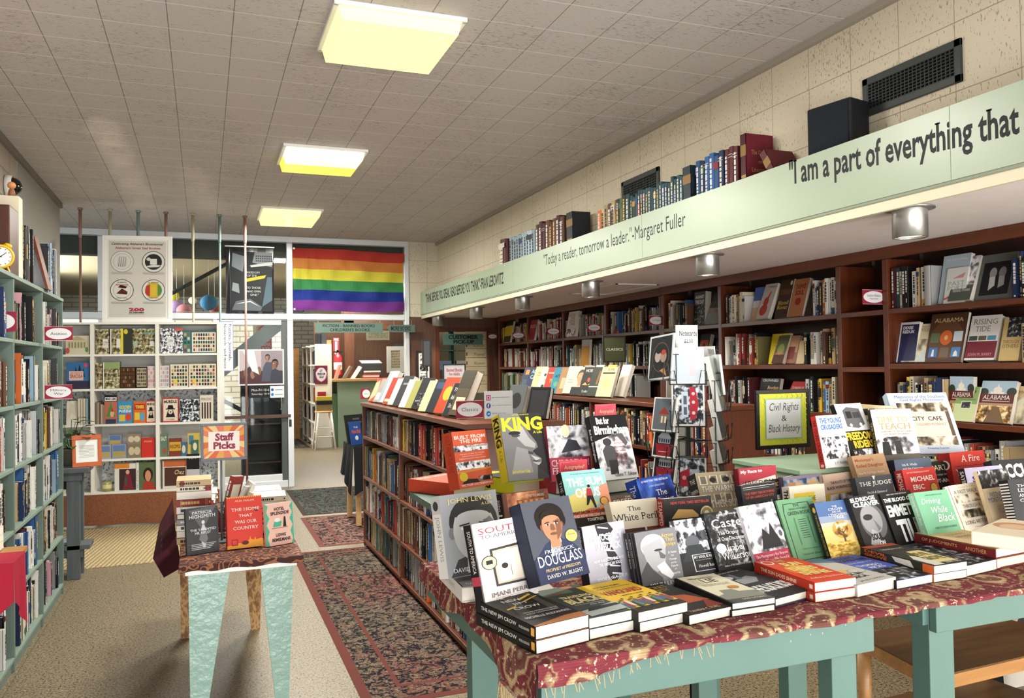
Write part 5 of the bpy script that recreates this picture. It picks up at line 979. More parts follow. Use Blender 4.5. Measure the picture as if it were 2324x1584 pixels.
# ---- fallen-flat piles along the front edge
FG = 'piles along the front of the display table'
def pile(labels, bl, br, n, top, H, *a, **k):
    """thickness from how tall the pile shows"""
    A = onz(*bl, ZT); lo, hi = .005, .15
    for _ in range(25):
        m = (lo+hi)/2
        if proj(A+V((0, 0, m)))[1] > top: lo = m
        else: hi = m
    flat(labels, bl, br, ZT, lo/n-.0006, H, *a, **k); return lo
pile(['lower copy of the black striped book at the near corner of the cloth', 'top black paperback with gold streaks and a tan foot at the near corner'], (1217, 1486), (1337, 1455), 2, 1424, .225, '#1b1a18',
     [r_(0, 0, 1, .12, '#b0713c'), p_('#1b1a18', 0, .12, 0, .03, .7, .12), p_('#3b3a34', .05, .2, .45, 1, .62, 1, .3, .2), p_('#44423a', .7, .3, .85, 1, .95, 1, .85, .3), p_('#d8b23a', .1, .52, .3, .56, .34, .6, .1, .55), p_('#d8b23a', .55, .72, .9, .83, .9, .87, .55, .76), p_('#c9a23a', .6, .66, .95, .76, .95, .78, .6, .69), e_(.5, .93, .13, .045, '#d6c26a'), t_('THE', .2, .84, .4, .89), t_('NEW', .25, .72, .6, .79), t_('JIM', .32, .6, .58, .67), t_('CROW', .2, .47, .7, .54), t_('MASS INCARCERATION IN THE', .2, .34, .85, .37, '#d9d9d2'), t_('AGE OF COLORBLINDNESS', .2, .29, .8, .32, '#d9d9d2'), t_('MICHELLE ALEXANDER', .08, .19, .92, .24)],
     [t_('THE NEW JIM CROW', .3, .3, .7, .9, '#f0f0ec', 'v'), t_('MICHELLE ALEXANDER', .4, .1, .6, .26, '#c9c9c4', 'v'), r_(.2, .02, .8, .07, '#d8a24a')], group=FG)
pile(['lower copy under the green black book with tan capitals', 'dark green paperback with cream capitals and a bus, second pile'], (1338, 1453), (1450, 1428), 2, 1404, .225, '#39423c',
     [r_(0, .78, .65, 1, '#5d6a60'), p_('#7d4a34', .05, .8, .4, .78, .4, .83), e_(.68, .95, .12, .04, '#c07038'), t_('TRAVELING', .2, .6, .82, .68, '#e8d9a0', 'B'), t_('BLACK', .18, .42, .86, .58, '#eadb9e', 'B'), t_('A STORY OF RACE AND RESISTANCE', .2, .37, .8, .395, '#d8d8c8'), p_('#aab4ae', .1, .03, .1, .2, .85, .3, 1, .24, 1, .08), p_('#1d2320', .2, .16, .3, .26, .88, .26, .9, .2), t_('Mia Bay', .45, .31, .75, .35, '#e8e8da', 'i')], group=FG)
pile(['lower copy under the bright yellow book of little figures', 'bright yellow paperback with red title and a crowd of tiny figures'], (1452, 1437), (1563, 1411), 2, 1389, .225, '#1d1c1a',
     [r_(0, 0, 1, 1, '#e8c22c'), t_('HOW BLACK WOMEN', .2, .84, .75, .88, '#2a2312', 'b'), t_('BROKE BARRIERS, WON THE VOTE, AND', .2, .78, .9, .81, '#3a3018'), t_('VANGUARD', .12, .56, .9, .7, '#a5302a', 'B'), t_('MARTHA S. JONES', .35, .48, .8, .52, '#3a3018', 'b'), r_(0, 0, 1, .12, '#221d18')]+[e_(.07+.065*i, .2+.03*(i % 3), .04, .1, ['#2e6a8a', '#a53a2e', '#e6e0d0', '#3a3a3a', '#4a8a5a', '#7a4a8a'][i % 6]) for i in range(14)]+[e_(.07+.065*i, .33+.03*(i % 3), .022, .022, '#4a3020') for i in range(14)], group=FG)
pile(['black and rust paperback lying between the yellow and cream piles'], (1564, 1420), (1660, 1398), 1, 1397, .225, '#1d1713',
     [t_('SECRET', .3, .86, .9, .95, '#b39a3a', 's'), t_('SOCIETY', .25, .75, .8, .83, '#b39a3a', 's'), p_('#a04a24', .3, .3, .5, .6, .8, .55, 1, .3), e_(.4, .55, .1, .07, '#c8783c'), p_('#7a2a18', .6, .1, .9, .35, 1, .1), t_('TANISHA C. FORD', .15, .05, .85, .1, '#d8b08a')], group=FG)
pile(['lower copy under the cream book with a grey skyline', 'cream and grey paperback with a tan round sticker, fifth pile'], (1661, 1401), (1758, 1386), 2, 1371, .23, '#1c1c1a',
     [r_(.06, 0, 1, 1, '#e3ddc2'), p_('#83857a', .06, 0, .06, .25, .25, .3, .3, .42, .6, .42, .65, .33, 1, .3, 1, 0), r_(.06, 0, 1, .12, '#4a4a46'), t_("WILMINGTON'S", .2, .86, .8, .91, '#1f1f1c', 's'), t_('LIE', .38, .71, .72, .84, '#161614', 's'), t_('THE MURDEROUS COUP OF 1898', .2, .63, .85, .655, '#3a3a34'), t_('AND THE RISE OF WHITE SUPREMACY', .2, .59, .85, .615, '#3a3a34'), e_(.72, .47, .13, .05, '#b9803c'), t_('DAVID ZUCCHINO', .35, .05, .9, .09, '#e6e2d2')], group=FG)
pile(['black hardback with a chair and tall white capitals, beside the orange pile'], (1759, 1381), (1850, 1356), 1, 1358, .235, '#1b1d20',
     [t_('HENRY LOUIS GATES, JR.', .1, .9, .9, .94), p_('#8a8f92', .25, .5, .3, .66, .7, .72, .78, .62, .6, .5), e_(.3, .76, .12, .06, '#b9bec0'), p_('#5d6265', .4, .66, .45, .86, .55, .86, .52, .66), t_('THE BLACK BOX', .08, .18, .94, .4, '#f4f4f2', 'B')], hard=True, group=FG, spine='#23253a')
pile(['lower red edged copy under the bright orange sunburst book', 'bright orange paperback with a yellow sunburst title'], (1850, 1368), (1944, 1354), 2, 1324, .22, '#c9401f',
     [e_(.5, .5, .34, .22, '#e88a30'), e_(.5, .52, .24, .15, '#efae44'), e_(.5, .5, .11, .07, '#f8e28a'), e_(.17, .88, .13, .085, '#f0ece4'), e_(.17, .88, .1, .065, '#c9401f'), t_('THE', .35, .86, .6, .94, '#f4dc8a', 'b'), t_('SUN', .32, .66, .78, .82, '#f4dc8a', 'B'), t_('DOES', .22, .46, .85, .6, '#f4dc8a', 'B'), t_('SHINE', .2, .26, .88, .4, '#f4dc8a', 'B'), t_('Anthony Ray Hinton', .12, .1, .92, .17, '#f8ead0', 'i')],
     [t_('THE SUN DOES SHINE', .25, .28, .65, .88, '#f4e4c0', 'bv'), r_(.25, .03, .7, .08, '#f0e0d0')], spine='#b03322', group=FG)
pile(['grey paperback with ringed seals between orange and blue books'], (1946, 1356), (2034, 1335), 1, 1329, .225, '#b4b3ac',
     [p_('#5a7a8a', .0, .8, .5, .95, 1, .75, 1, 1, 0, 1), e_(.55, .45, .14, .06, '#c9a86a'), e_(.8, .4, .2, .08, '#8a8a86'), e_(.8, .4, .18, .07, '#bab9b2'), t_('BLACK IN', .15, .28, .75, .36, '#33332f', 'b'), t_('AMERICA', .1, .18, .7, .26, '#33332f', 'b'), t_('JAMES FORMAN', .25, .06, .85, .1, '#44443f')], group=FG)
pile(['blue and black paperback of marching people, beside the grey one'], (2035, 1338), (2118, 1322), 1, 1318, .24, '#4a5fae',
     [r_(0, 0, 1, .42, 'crowdd'), t_('WAGING', .2, .88, .75, .96, '#141a3a', 'b'), t_('A GOOD WAR', .12, .78, .9, .86, '#141a3a', 'b'), t_('A MILITARY HISTORY OF THE', .15, .68, .85, .72, '#e6e8f4'), t_('THOMAS E.', .2, .54, .8, .61, '#e6e8f4', 'b'), t_('RICKS', .35, .45, .75, .52, '#e6e8f4', 'b')], [t_('WAGING', .25, .55, .75, .92, '#10142e', 'Bv'), r_(0, 0, 1, .42, '#141414'), t_('THOMAS E.', .3, .06, .7, .38, '#f4f4f2', 'bv')], group=FG)
pile(['lower copy under the black book with a pale yellow title', 'black paperback with pale yellow title and an orange spine foot'], (2119, 1323), (2194, 1311), 2, 1284, .235, '#2a2823',
     [r_(0, .9, 1, 1, '#b5582c'), p_('#d8c88a', .3, .1, .95, .1, .95, .6, .55, .6), p_('#c9c6bc', .1, .3, .3, .45, .42, .3, .4, .02, .1, .02), t_('DEVIL', .35, .38, .9, .52, '#6f6438', 'B'), t_('GROVE', .35, .2, .9, .34, '#6f6438', 'B'), t_('THE MARSHALL CASE', .15, .74, .8, .79, '#e4dcc8'), t_('GILBERT KING', .5, .04, .95, .1, '#e6e0cc')],
     [t_('DEVIL', .55, .62, .9, .94, '#c9602c', 'bv'), t_('GROVE', .1, .62, .45, .94, '#c9602c', 'bv'), p_('#c9c6bc', .1, .25, .9, .3, .9, .55, .3, .5), r_(0, 0, 1, .14, '#c05a2a')], group=FG)
pile(['dark photo book lying thin between the yellow titled and cream books'], (2194, 1309), (2270, 1291), 1, 1284, .23, '#2b2b2b', [r_(.05, .05, .95, .95, 'crowdd')], group=FG)
pile(['lower maroon spined copy under the cream hardback', 'cream hardback with maroon spine and a small dark crest'], (2262, 1293), (2345, 1276), 2, 1246, .24, '#e2c596',
     [t_('OF JUDGMENTS', .25, .66, .75, .74, '#b08a50'), t_('AND JUSTICE', .28, .55, .72, .62, '#b08a50'), e_(.72, .2, .16, .07, '#6a5a48'), e_(.72, .2, .13, .055, '#d9bd92')], [t_('OF JUDGMENTS', .3, .45, .7, .9, '#d8b070', 'v'), t_('ANOTHER', .3, .1, .7, .35, '#c49a60', 'v')], spine='#6a1f22', hard=True, group=FG)
flat(['pale cream memoir with a soft sepia portrait, lying behind the maroon book'], (2205, 1235), (2345, 1255), 1.07, .035, .235, '#e9dcc2',
     [e_(.3, .6, .26, .2, '#b98a68'), e_(.3, .55, .16, .15, '#dcb898'), t_('ROSA PARKS', .45, .45, .95, .52, '#c0a078'), t_('MY STORY', .5, .35, .9, .41, '#c0a078')], group=FG, W=.2)
# left end piles with their faces up
flat(['white jacketed hardback lying under the big grey portrait book', ], (1049, 1369), (1112, 1362), ZT, .037, .235, '#8d9094', [t_('DAVID GREENBERG', .1, .08, .8, .14), r_(0, .2, 1, 1, '#77797d')], [r_(0, 0, 1, 1, '#e3e2df'), t_('JOHN LEWIS', .3, .3, .7, .85, '#9a9aa0', 'sv'), e_(.5, .93, .35, .05, '#3a3a3e')], spine='#e3e2df', hard=True, W=.165, group=FG)
flat(['lower black spined copy under the white framed flower book', 'upper black spined copy right under the white framed flower book'], (1137, 1425), (1205, 1419), ZT, .017, .235, '#efe6dc', [t_('SOUTH', .1, .8, .7, .9, '#a8545a', 's'), t_('IMANI PERRY', .1, .06, .9, .12, '#6a4a4a')], [t_('SOUTH TO AMERICA', .3, .5, .7, .95, '#e8e4dc', 'v'), r_(0, .4, 1, .48, '#a03a48'), t_('IMANI PERRY', .3, .06, .7, .36, '#e8e4dc', 'v')], spine='#1a191a', W=.155, group=FG)
# ---- books standing face out
FB = 'face out books on the display table'
JL = face(.54, .52, .4, '#a9a9a9', '#6d6d6e', '#2a2a2b', .66)
stand('grey portrait hardback with gold capitals, leftmost of the front row', (1018, 1311), (1148, 1288), (995, 1123), 1.04, .045, '#85898c', [r_(0, 0, 1, 1, '#8a8e91'), p_('#3a3c40', .05, 0, .2, .2, .4, .24, .7, .24, .95, .18, 1, 0), p_('#e8e8e8', .4, .05, .5, .22, .62, .22, .7, .02)]+JL+[t_('JOHN LEWIS', .12, .87, .9, .945, '#dcc98a', 's'), t_('A LIFE', .7, .83, .9, .86, '#dcc98a', 's'), t_('DAVID GREENBERG', .1, .05, .92, .1, '#f0f0ee', 's')], [r_(0, 0, 1, .78, '#dfe0de'), t_('JOHN LEWIS', .25, .2, .75, .75, '#8d8f96', 'sv'), r_(0, .78, 1, 1, '#b9bcbc'), e_(.5, .88, .3, .06, '#3a3a3a')], spine='#cfd1d0', hard=True, group=FB, lean=14, W=0.165)
stand('white book with red and grey capitals and a framed flower', (1101, 1377), (1222, 1338), (1068, 1190), 1.036, .03, '#f3efec', [t_('NEW YORK TIMES BESTSELLER', .12, .945, .88, .965, '#9a9a9a'), t_('SOUTH', .1, .855, .92, .93, '#a93a48', 's'), t_('TO AMERICA', .12, .795, .92, .84, '#5f5a60', 's'), t_('A JOURNEY BELOW the MASON-DIXON', .1, .745, .92, .765, '#8a868a'), t_('to UNDERSTAND the SOUL of a NATION', .1, .71, .92, .73, '#8a868a'), p_('#3a3634', .26, .2, .24, .66, .84, .68, .88, .19), p_('#b8ab98', .3, .225, .285, .635, .8, .65, .83, .22), p_('#e6dacb', .34, .245, .325, .61, .76, .625, .79, .24), e_(.47, .43, .06, .035, '#2a2422'), e_(.62, .46, .065, .04, '#f4ece4'), r_(.575, .3, .583, .43, '#5a5048'), e_(.2, .5, .14, .085, '#23231f'), e_(.2, .5, .125, .076, '#c9cc9a'), r_(.14, .48, .26, .53, '#23231f'), t_('IMANI PERRY', .14, .085, .9, .135, '#6a5a60', 's'), t_('author of Looking for Lorraine and Breathe', .2, .055, .85, .072, '#8a8488')], [t_('SOUTH TO AMERICA', .3, .4, .7, .92, '#e6e2da', 'v'), r_(0, .25, 1, .36, '#a03a48')], spine='#17161a', hard=True, group=FB, lean=14, W=0.155)
DG = [p_('#2b3550', .02, .0, .05, .3, .3, .46, .45, .5, .62, .5, .8, .44, .98, .3, .98, 0), p_('#e8e2d4', .36, .3, .42, .52, .6, .55, .62, .46, .5, .3), p_('#c89a4a', .4, .48, .6, .5, .58, .43, .42, .41), p_('#8d92a0', .38, .1, .42, .4, .56, .4, .6, .1)]+face(.5, .66, .21, '#a9795c', '#75503c', '#1c1613', .66)[1:]
stand('dark slate hardback with a bearded face in a gold cravat', (1226, 1333), (1337, 1306), (1178, 1145), 1.06, .04, '#3b4150', [r_(0, 0, 1, 1, '#4a4d58'), e_(.5, .78, .3, .17, '#191412'), e_(.33, .72, .12, .1, '#191412'), e_(.68, .72, .13, .1, '#191412')]+DG+[e_(.83, .5, .12, .075, '#d8b56a'), t_('WINNER', .75, .51, .91, .525, '#3a2f18'), r_(0, 0, 1, .3, '#2c3350'), t_('FREDERICK', .22, .345, .82, .385, '#f0ede6', 's'), t_('DOUGLASS', .06, .2, .94, .33, '#f4f2ec', 's'), t_('PROPHET of FREEDOM', .16, .13, .86, .165, '#dcc07a', 's'), t_('DAVID W. BLIGHT', .16, .05, .88, .095, '#efece4', 's')], spine='#23283a', hard=True, group=FB, lean=14, W=0.157)
stand('grey lilac hardback with a black striped tie', (1341, 1335), (1436, 1330), (1320, 1195), 1.02, .028, '#a9a9b4', [p_('#23232a', .3, 1, .62, 1, .72, .88, .55, .75, .62, .6, .78, .35, .76, .12, .55, .0, .42, .2, .5, .45, .46, .62, .34, .82)]+[p_('#c4c4cc', .36+.03*i, .97-.13*i, .6+.03*i, .92-.13*i, .6+.03*i, .9-.13*i, .36+.03*i, .94-.13*i) for i in range(7)]+[t_('DEMOCRACY', .15, .72, .9, .84, '#f4f4f6', 'b'), t_('IN BLACK', .26, .56, .84, .68, '#f4f4f6', 'b'), t_('HOW RACE STILL ENSLAVES', .16, .38, .86, .43, '#eeeef2', 'b'), t_('THE AMERICAN SOUL', .26, .31, .78, .36, '#eeeef2', 'b'), t_('EDDIE S. GLAUDE JR.', .18, .07, .9, .13, '#f4f4f6', 'b')], [t_('DEMOCRACY IN BLACK', .3, .4, .7, .95, '#e0e0e4', 'v')], spine='#1f1f24', group=FB, lean=14, W=0.14)
for i, dx in enumerate((-16, -8)):
    stand(('second' if i else 'third')+' copy tucked behind the grey bowed head book', (1462+dx, 1346-i), (1556+dx, 1338-i*2), (1438+dx, 1210), 1.0+.002*i, .012, '#3a3a3c', (), [t_('ACROSS THAT BRIDGE', .3, .4, .7, .9, '#d8d8d8', 'v')], spine='#26262a', group=FB, W=.135)
stand('grey paperback of a bowed bald head with hands at the mouth', (1462, 1348), (1556, 1338), (1438, 1210), 1.0, .012, '#6f7074', [e_(.4, .74, .3, .2, '#b9babc'), p_('#9b9c9f', .12, .75, .2, .45, .4, .3, .62, .4, .68, .66, .6, .85), e_(.5, .66, .1, .02, '#2a2a2c'), p_('#56575a', .5, .66, .66, .55, .62, .5, .52, .52), p_('#3a3b3e', 0, .3, .2, .5, .3, .35, .5, .2, .5, 0, 0, 0), p_('#cfd0d2', .4, .4, .6, .46, .78, .22, .7, .15, .48, .28), t_('Across', .62, .86, .92, .92, '#d8b85a', 's'), t_('That', .7, .78, .92, .84, '#d8b85a', 's'), t_('Bridge', .66, .69, .94, .76, '#d8b85a', 's'), t_('A Vision', .72, .57, .92, .61, '#eeeeee'), t_('for', .78, .52, .85, .55, '#eeeeee'), t_('Change', .72, .45, .9, .49, '#eeeeee'), t_('and the', .74, .4, .88, .43, '#eeeeee'), t_('Future', .74, .34, .9, .38, '#eeeeee'), t_('of', .8, .29, .85, .32, '#eeeeee'), t_('America', .7, .22, .92, .26, '#eeeeee'), t_('JOHN LEWIS', .16, .05, .94, .13, '#f2f2f2', 's')], spine='#2a2a2e', group=FB, lean=15, W=0.135)
stand('dark crowd photo paperback with helmeted backs and a boxed title', (1552, 1322), (1650, 1308), (1497, 1185), 1.0, .018, '#3a3d42', [r_(0, .45, 1, 1, 'crowd'), r_(0, 0, 1, .45, '#24282c'), e_(.42, .62, .16, .1, '#5a5f66'), e_(.78, .7, .14, .09, '#4d5258'), p_('#30353a', .1, .3, .28, .56, .6, .56, .72, .3), r_(.32, .12, .96, .4, '#d9dde0'), r_(.34, .13, .94, .39, '#1e2226'), t_('MY SOUL IS RESTED', .36, .33, .92, .375, '#f0f0f0', 'b'), t_('The Story of the Civil Rights Movement', .38, .29, .9, .31, '#d0d4d8'), t_('Howell Raines', .42, .18, .86, .23, '#f0f0f0', 's'), e_(.92, .04, .04, .025, '#c8502e')], spine='#1d1f22', group=FB, lean=18, W=0.14)
stand('dark crowd photo paperback with a big white serif one word title', (1636, 1311), (1726, 1297), (1583, 1167), 1.0, .02, '#202226', [r_(0, 0, 1, 1, 'crowdd'), r_(0, 0, 1, .16, '#1b1d20'), t_('#1 NEW YORK TIMES BESTSELLER', .3, .93, .96, .955, '#e4e4e4'), t_('Caste', .12, .74, .86, .88, '#f6f6f4', 's'), t_('The Origins', .22, .61, .72, .68, '#f2f2f0', 's'), t_('of Our Discontents', .16, .53, .92, .59, '#f2f2f0', 's'), e_(.2, .42, .12, .075, '#eeeeee'), t_('Isabel', .34, .36, .76, .46, '#f4f4f2', 's'), t_('Wilkerson', .16, .23, .9, .34, '#f4f4f2', 's'), t_('Author of THE WARMTH OF OTHER SUNS', .16, .13, .92, .16, '#e4e4e4')], [t_('Caste', .3, .6, .7, .9, '#e8e8e8', 'sv')], spine='#141518', group=FB, lean=18, W=0.14)
stand('pale motorcade photo paperback with a crimson title band', (1722, 1299), (1800, 1286), (1672, 1152), 1.0, .018, '#c9c7cc', [r_(0, .26, 1, 1, 'street'), r_(0, .0, 1, .26, '#a5324a'), p_('#23242a', .3, .3, .45, .62, .6, .5, .7, .7, .85, .4, .9, .3), e_(.92, .5, .1, .1, '#d9d9da'), e_(.92, .5, .05, .05, '#55565c'), t_('The Montgomery Bus Boycott', .05, .17, .95, .225, '#f4e8ec', 's'), t_('and the Women Who Started It', .05, .1, .95, .155, '#f4e8ec', 's')], group=FB, lean=18, W=0.14)
stand('plain sage green facsimile book with a black ornamental border', (1806, 1284), (1888, 1272), (1745, 1137), 1.0, .006, '#5f8a68', [r_(.1, .06, .12, .8, '#1e2f26'), r_(.88, .06, .9, .8, '#1e2f26'), r_(.14, .92, .84, .93, '#1e2f26'), p_('#1e2f26', .1, .8, .14, .93, .16, .93, .12, .8), p_('#1e2f26', .88, .8, .84, .93, .82, .93, .86, .8), r_(.12, .05, .88, .06, '#1e2f26'), t_('THE', .4, .87, .58, .91, '#1e2f26', 's'), t_('NEGRO MOTORIST', .26, .825, .76, .85, '#1e2f26', 's'), t_('GREEN-BOOK', .2, .745, .82, .8, '#1e2f26', 's')]+[r_(.42, .66-.035*i, .62, .668-.035*i, '#2a4234') for i in range(9)]+[r_(.32, .28, .33, .7, '#2a4234'), r_(.7, .28, .71, .7, '#2a4234'), t_('Prepared in cooperation', .3, .2, .76, .225, '#1e2f26'), t_('Victor H. Green', .28, .12, .78, .15, '#1e2f26', 'i')], group=FB, lean=18, W=0.14)
TREE = [e_(.52+.17*math.cos(q*.7)*(1 if q % 2 else .6), .5+.1*math.sin(q*.7)*(1 if q % 2 else .6), .07, .045, 'leaf') for q in range(9)]
stand('blue to gold paperback of a lone tree in a wheat field', (1889, 1276), (1971, 1258), (1836, 1143), 1.0, .017, '#c4a763', [r_(0, .75, 1, 1, '#45608c'), r_(0, .64, 1, .75, '#7d8ba0'), r_(0, .55, 1, .64, '#b5ae98'), r_(0, .3, 1, .55, '#dcc47c'), r_(0, 0, 1, .3, 'grass'), e_(.52, .5, .26, .15, '#b9924a')]+TREE+[p_('#5a3f1e', .5, .29, .51, .5, .53, .5, .54, .29), p_('#5a3f1e', .52, .42, .38, .53, .52, .45), p_('#5a3f1e', .52, .42, .68, .54, .52, .45), t_('THE', .42, .89, .56, .915), t_('CROSS', .3, .835, .7, .875, '#f4f4f2', 's'), t_('AND THE', .38, .795, .62, .82), t_('LYNCHING', .26, .74, .78, .78, '#f4f4f2', 's'), t_('TREE', .38, .69, .66, .73, '#f4f4f2', 's'), t_('JAMES H. CONE', .3, .12, .72, .145, '#6a4a20')], [r_(0, 0, 1, 1, '#2a2a2e'), e_(.5, .88, .3, .05, '#c9a24a'), t_('THE CROSS AND THE LYNCHING TREE', .3, .1, .7, .8, '#d8b85a', 'v')], spine='#22304a', group=FB, lean=18, W=0.14)
stand('black and white close portrait paperback with block capitals across the top', (1974, 1268), (2040, 1252), (1918, 1130), 1.0, .016, '#232326', [e_(.55, .55, .42, .3, '#5d5d60'), e_(.5, .58, .34, .24, '#8d8d90'), e_(.4, .63, .16, .05, '#2a2a2c'), p_('#a5a5a8', .2, .2, .4, .44, .6, .34, .5, .12), p_('#6a6a6d', .55, .6, .72, .42, .6, .38), t_('ELDRIDGE', .02, .9, .86, .97, '#c8c8ca', 'B'), t_('CLEAVER', .06, .81, .94, .89, '#f4f4f4', 'B'), t_('SOUL', .3, .25, .66, .36, '#101012', 'B'), t_('ON', .5, .15, .68, .23, '#f0f0f0', 'B'), t_('ICE', .5, .04, .75, .13, '#3a5a7a', 'B')], group=FB, lean=18, W=0.135)
stand('black paperback with stacked white slanting capitals and seals', (2043, 1254), (2112, 1235), (1990, 1122), 1.0, .018, '#141416', [t_('NEW YORK TIMES BESTSELLER', .2, .95, .85, .97, '#e4e4e4'), t_('THE BLOOD OF', .05, .83, .95, .9, '#f4f4f2', 'B'), t_('EMMETT', .06, .58, .95, .78, '#f4f4f2', 'B'), t_('TILL', .2, .14, .95, .52, '#f6f6f4', 'B'), e_(.86, .46, .1, .06, '#e4e4e2'), e_(.86, .46, .085, .05, '#8d8d90'), e_(.88, .28, .09, .055, '#e4e4e2'), t_('TIMOTHY B. TYSON', .3, .04, .95, .09, '#f0f0ee', 'b')], group=FB, lean=18, W=0.14)
stand('mint green paperback with white script title and a car window photo', (2120, 1255), (2196, 1226), (2060, 1120), 1.0, .022, '#6fa98a', [p_('#2b2d30', .1, .02, .2, .2, .5, .25, .85, .22, .95, .04), p_('#8d9094', .16, .05, .24, .18, .5, .22, .8, .19, .88, .06), e_(.36, .12, .07, .05, '#3a2f2a'), e_(.56, .12, .07, .05, '#4a3a30'), e_(.74, .12, .06, .05, '#3a2f2a'), t_('Driving', .12, .76, .7, .88, '#f8faf6', 'i'), t_('While', .34, .62, .8, .73, '#f8faf6', 'i'), t_('Black', .44, .47, .95, .6, '#f8faf6', 'i'), t_('GRETCHEN SORIN', .26, .36, .9, .39, '#1d3a2c', 's'), t_('AFRICAN AMERICAN TRAVEL', .3, .92, .8, .94, '#1d3a2c')], [t_('Driving While Black', .3, .45, .75, .95, '#f0f4ee', 'iv'), t_('GRETCHEN SORIN', .35, .08, .65, .38, '#e0e8e0', 'v')], spine='#8fbf9f', group=FB, lean=18, W=0.14)
for i in (0, 1):
    stand(('nearer' if i else 'farther')+' spare copy behind the cream brown photo strip book', (2197-8+i*4, 1222-i), (2262-8+i*4, 1208), (2128+i*4, 1106), 1.02, .008, '#e6dcc8', (), (), spine='#d9ccb0', group=FB, W=.15)
stand('cream paperback with brown capitals and two photo strips', (2197, 1220), (2262, 1206), (2136, 1104), 1.02, .012, '#ece2d0', [t_('Sharing History', .3, .93, .8, .95, '#8a7a60'), t_('A FAST WALK', .1, .82, .92, .89, '#4a3a2a', 's'), r_(.06, .64, .98, .79, 'sepia'), t_('THROUGH A', .22, .53, .84, .6, '#4a3a2a', 's'), r_(.1, .34, .98, .5, 'sepia'), t_('LONG HISTORY', .1, .22, .96, .29, '#4a3a2a', 's'), t_('A Documentary', .35, .14, .75, .17, '#7a6a50')], group=FB, lean=20, W=0.15)
stand('tan paperback with blue lettered title block and a photo top', (2262, 1216), (2330, 1204), (2217, 1070), 1.02, .014, '#e3cfa8', [r_(0, .72, 1, 1, 'crowdd'), t_('WITNESS IN', .16, .58, .84, .65, '#4a56a8', 's'), t_('MONTGOMERY', .08, .5, .92, .57, '#4a56a8', 's'), t_('A CONTEMPORANEOUS', .3, .42, .92, .45, '#6a74b8'), t_('ACCOUNT OF THE 1965', .3, .37, .92, .4, '#6a74b8'), t_('TODD ROAD INCIDENT', .32, .32, .9, .35, '#6a74b8'), t_('Ray Stinson', .5, .08, .9, .12, '#6a5a40')], group=FB, lean=20, W=0.15)
stand('black and white striped book with white capitals at the table edge', (2312, 1200), (2400, 1190), (2287, 1088), 1.05, .03, '#22262c', [t_('THE', .2, .84, .5, .89, '#f0f0ee', 's'), t_('LEDGER', .2, .74, .75, .81, '#f0f0ee', 's'), t_('AND THE', .2, .64, .7, .7, '#f0f0ee', 's'), t_('CHAIN', .2, .54, .7, .6, '#f0f0ee', 's')], [r_(0, .06*i, 1, .06*i+.03, '#e8e8e6') for i in range(16)], spine='#1a1a1c', group=FB, lean=20, W=0.155)
# middle row, standing on a low step behind the first
S_ = STEPZ+.001
stand('orange red thick paperback with white capitals and torn photo strips', (1043, 1108), (1121, 1096), (1024, 978), 1.155, .05, '#c95a3c', [t_('BUILT FROM', .06, .86, .96, .925, '#f4ece4', 'b'), t_('THE FIRE', .2, .785, .84, .85, '#f4ece4', 'b'), r_(0, .64, 1, .745, 'crowd'), r_(.4, .7, 1, .74, '#e4e0da'), t_('REBUILD GREENWOOD', .42, .71, .98, .735, '#2a2a2a', 'b'), t_('THE EPIC STORY OF TULSAS', .14, .58, .86, .6, '#f4e4da'), t_('GREENWOOD DISTRICT,', .2, .54, .8, .56, '#f4e4da'), t_('AMERICAS BLACK WALL STREET', .1, .5, .9, .52, '#f4e4da'), r_(0, .32, 1, .46, 'crowd'), p_('#d98a4a', 0, .3, 1, .33, 1, .3, 0, .26), p_('#2a2422', .1, .08, .2, .16, .55, .14, .6, .08), r_(.6, .1, 1, .18, 'crowdd'), e_(.16, .2, .12, .08, '#d9b83a'), t_('VICTOR LUCKERSON', .06, .035, .96, .07, '#f8f0e8', 'b')], [t_('BUILT FROM THE FIRE', .25, .3, .75, .95, '#8a2a1c', 'v')], spine='#b5432c', group=FB, lean=12, W=0.15)
KF = [p_('#7d7d7f', 0, 1, .45, 1, .62, .72, .78, .55, .8, .47, .66, .42, .72, .36, .84, .3, .83, .24, .72, .2, .78, .12, .72, .0, 0, 0), p_('#b4b4b5', .3, .82, .5, .8, .62, .62, .76, .52, .72, .46, .5, .5, .35, .62), e_(.3, .7, .14, .03, '#2a2a2b'), e_(.32, .66, .1, .02, '#4a4a4b'), p_('#9a9a9b', .1, .1, .3, .5, .55, .44, .6, .1), p_('#4a4a4c', .55, .42, .68, .4, .66, .37, .55, .38), p_('#cfcfd0', .6, .36, .82, .3, .7, .27), p_('#2d2d2f', .6, .28, .8, .265, .7, .255), p_('#c4c4c5', .62, .25, .82, .24, .75, .2), p_('#3a3a3c', .68, .0, .72, .18, .82, .12, 1, 0)]
stand('big grey profile hardback with huge yellow capitals', (1155, 1093), (1252, 1076), (1131, 940), 1.165, .055, '#2f3033', KF+[t_('KING', .03, .73, .99, .94, '#f2ec3a', 'B'), t_('A Life', .74, .68, .95, .72, '#f2ec3a', 'b'), t_('Jonathan Eig', .1, .1, .52, .15, '#f2ec3a', 'b'), t_('NEW YORK TIMES BESTSELLER', .3, .965, .7, .985, '#f2ec3a')], [t_('KING', .12, .52, .85, .96, '#17171a', 'Bv'), t_('A Life', .35, .3, .65, .48, '#55551a', 'v')], spine='#e6dd33', hard=True, group=FB, lean=12, W=0.162)
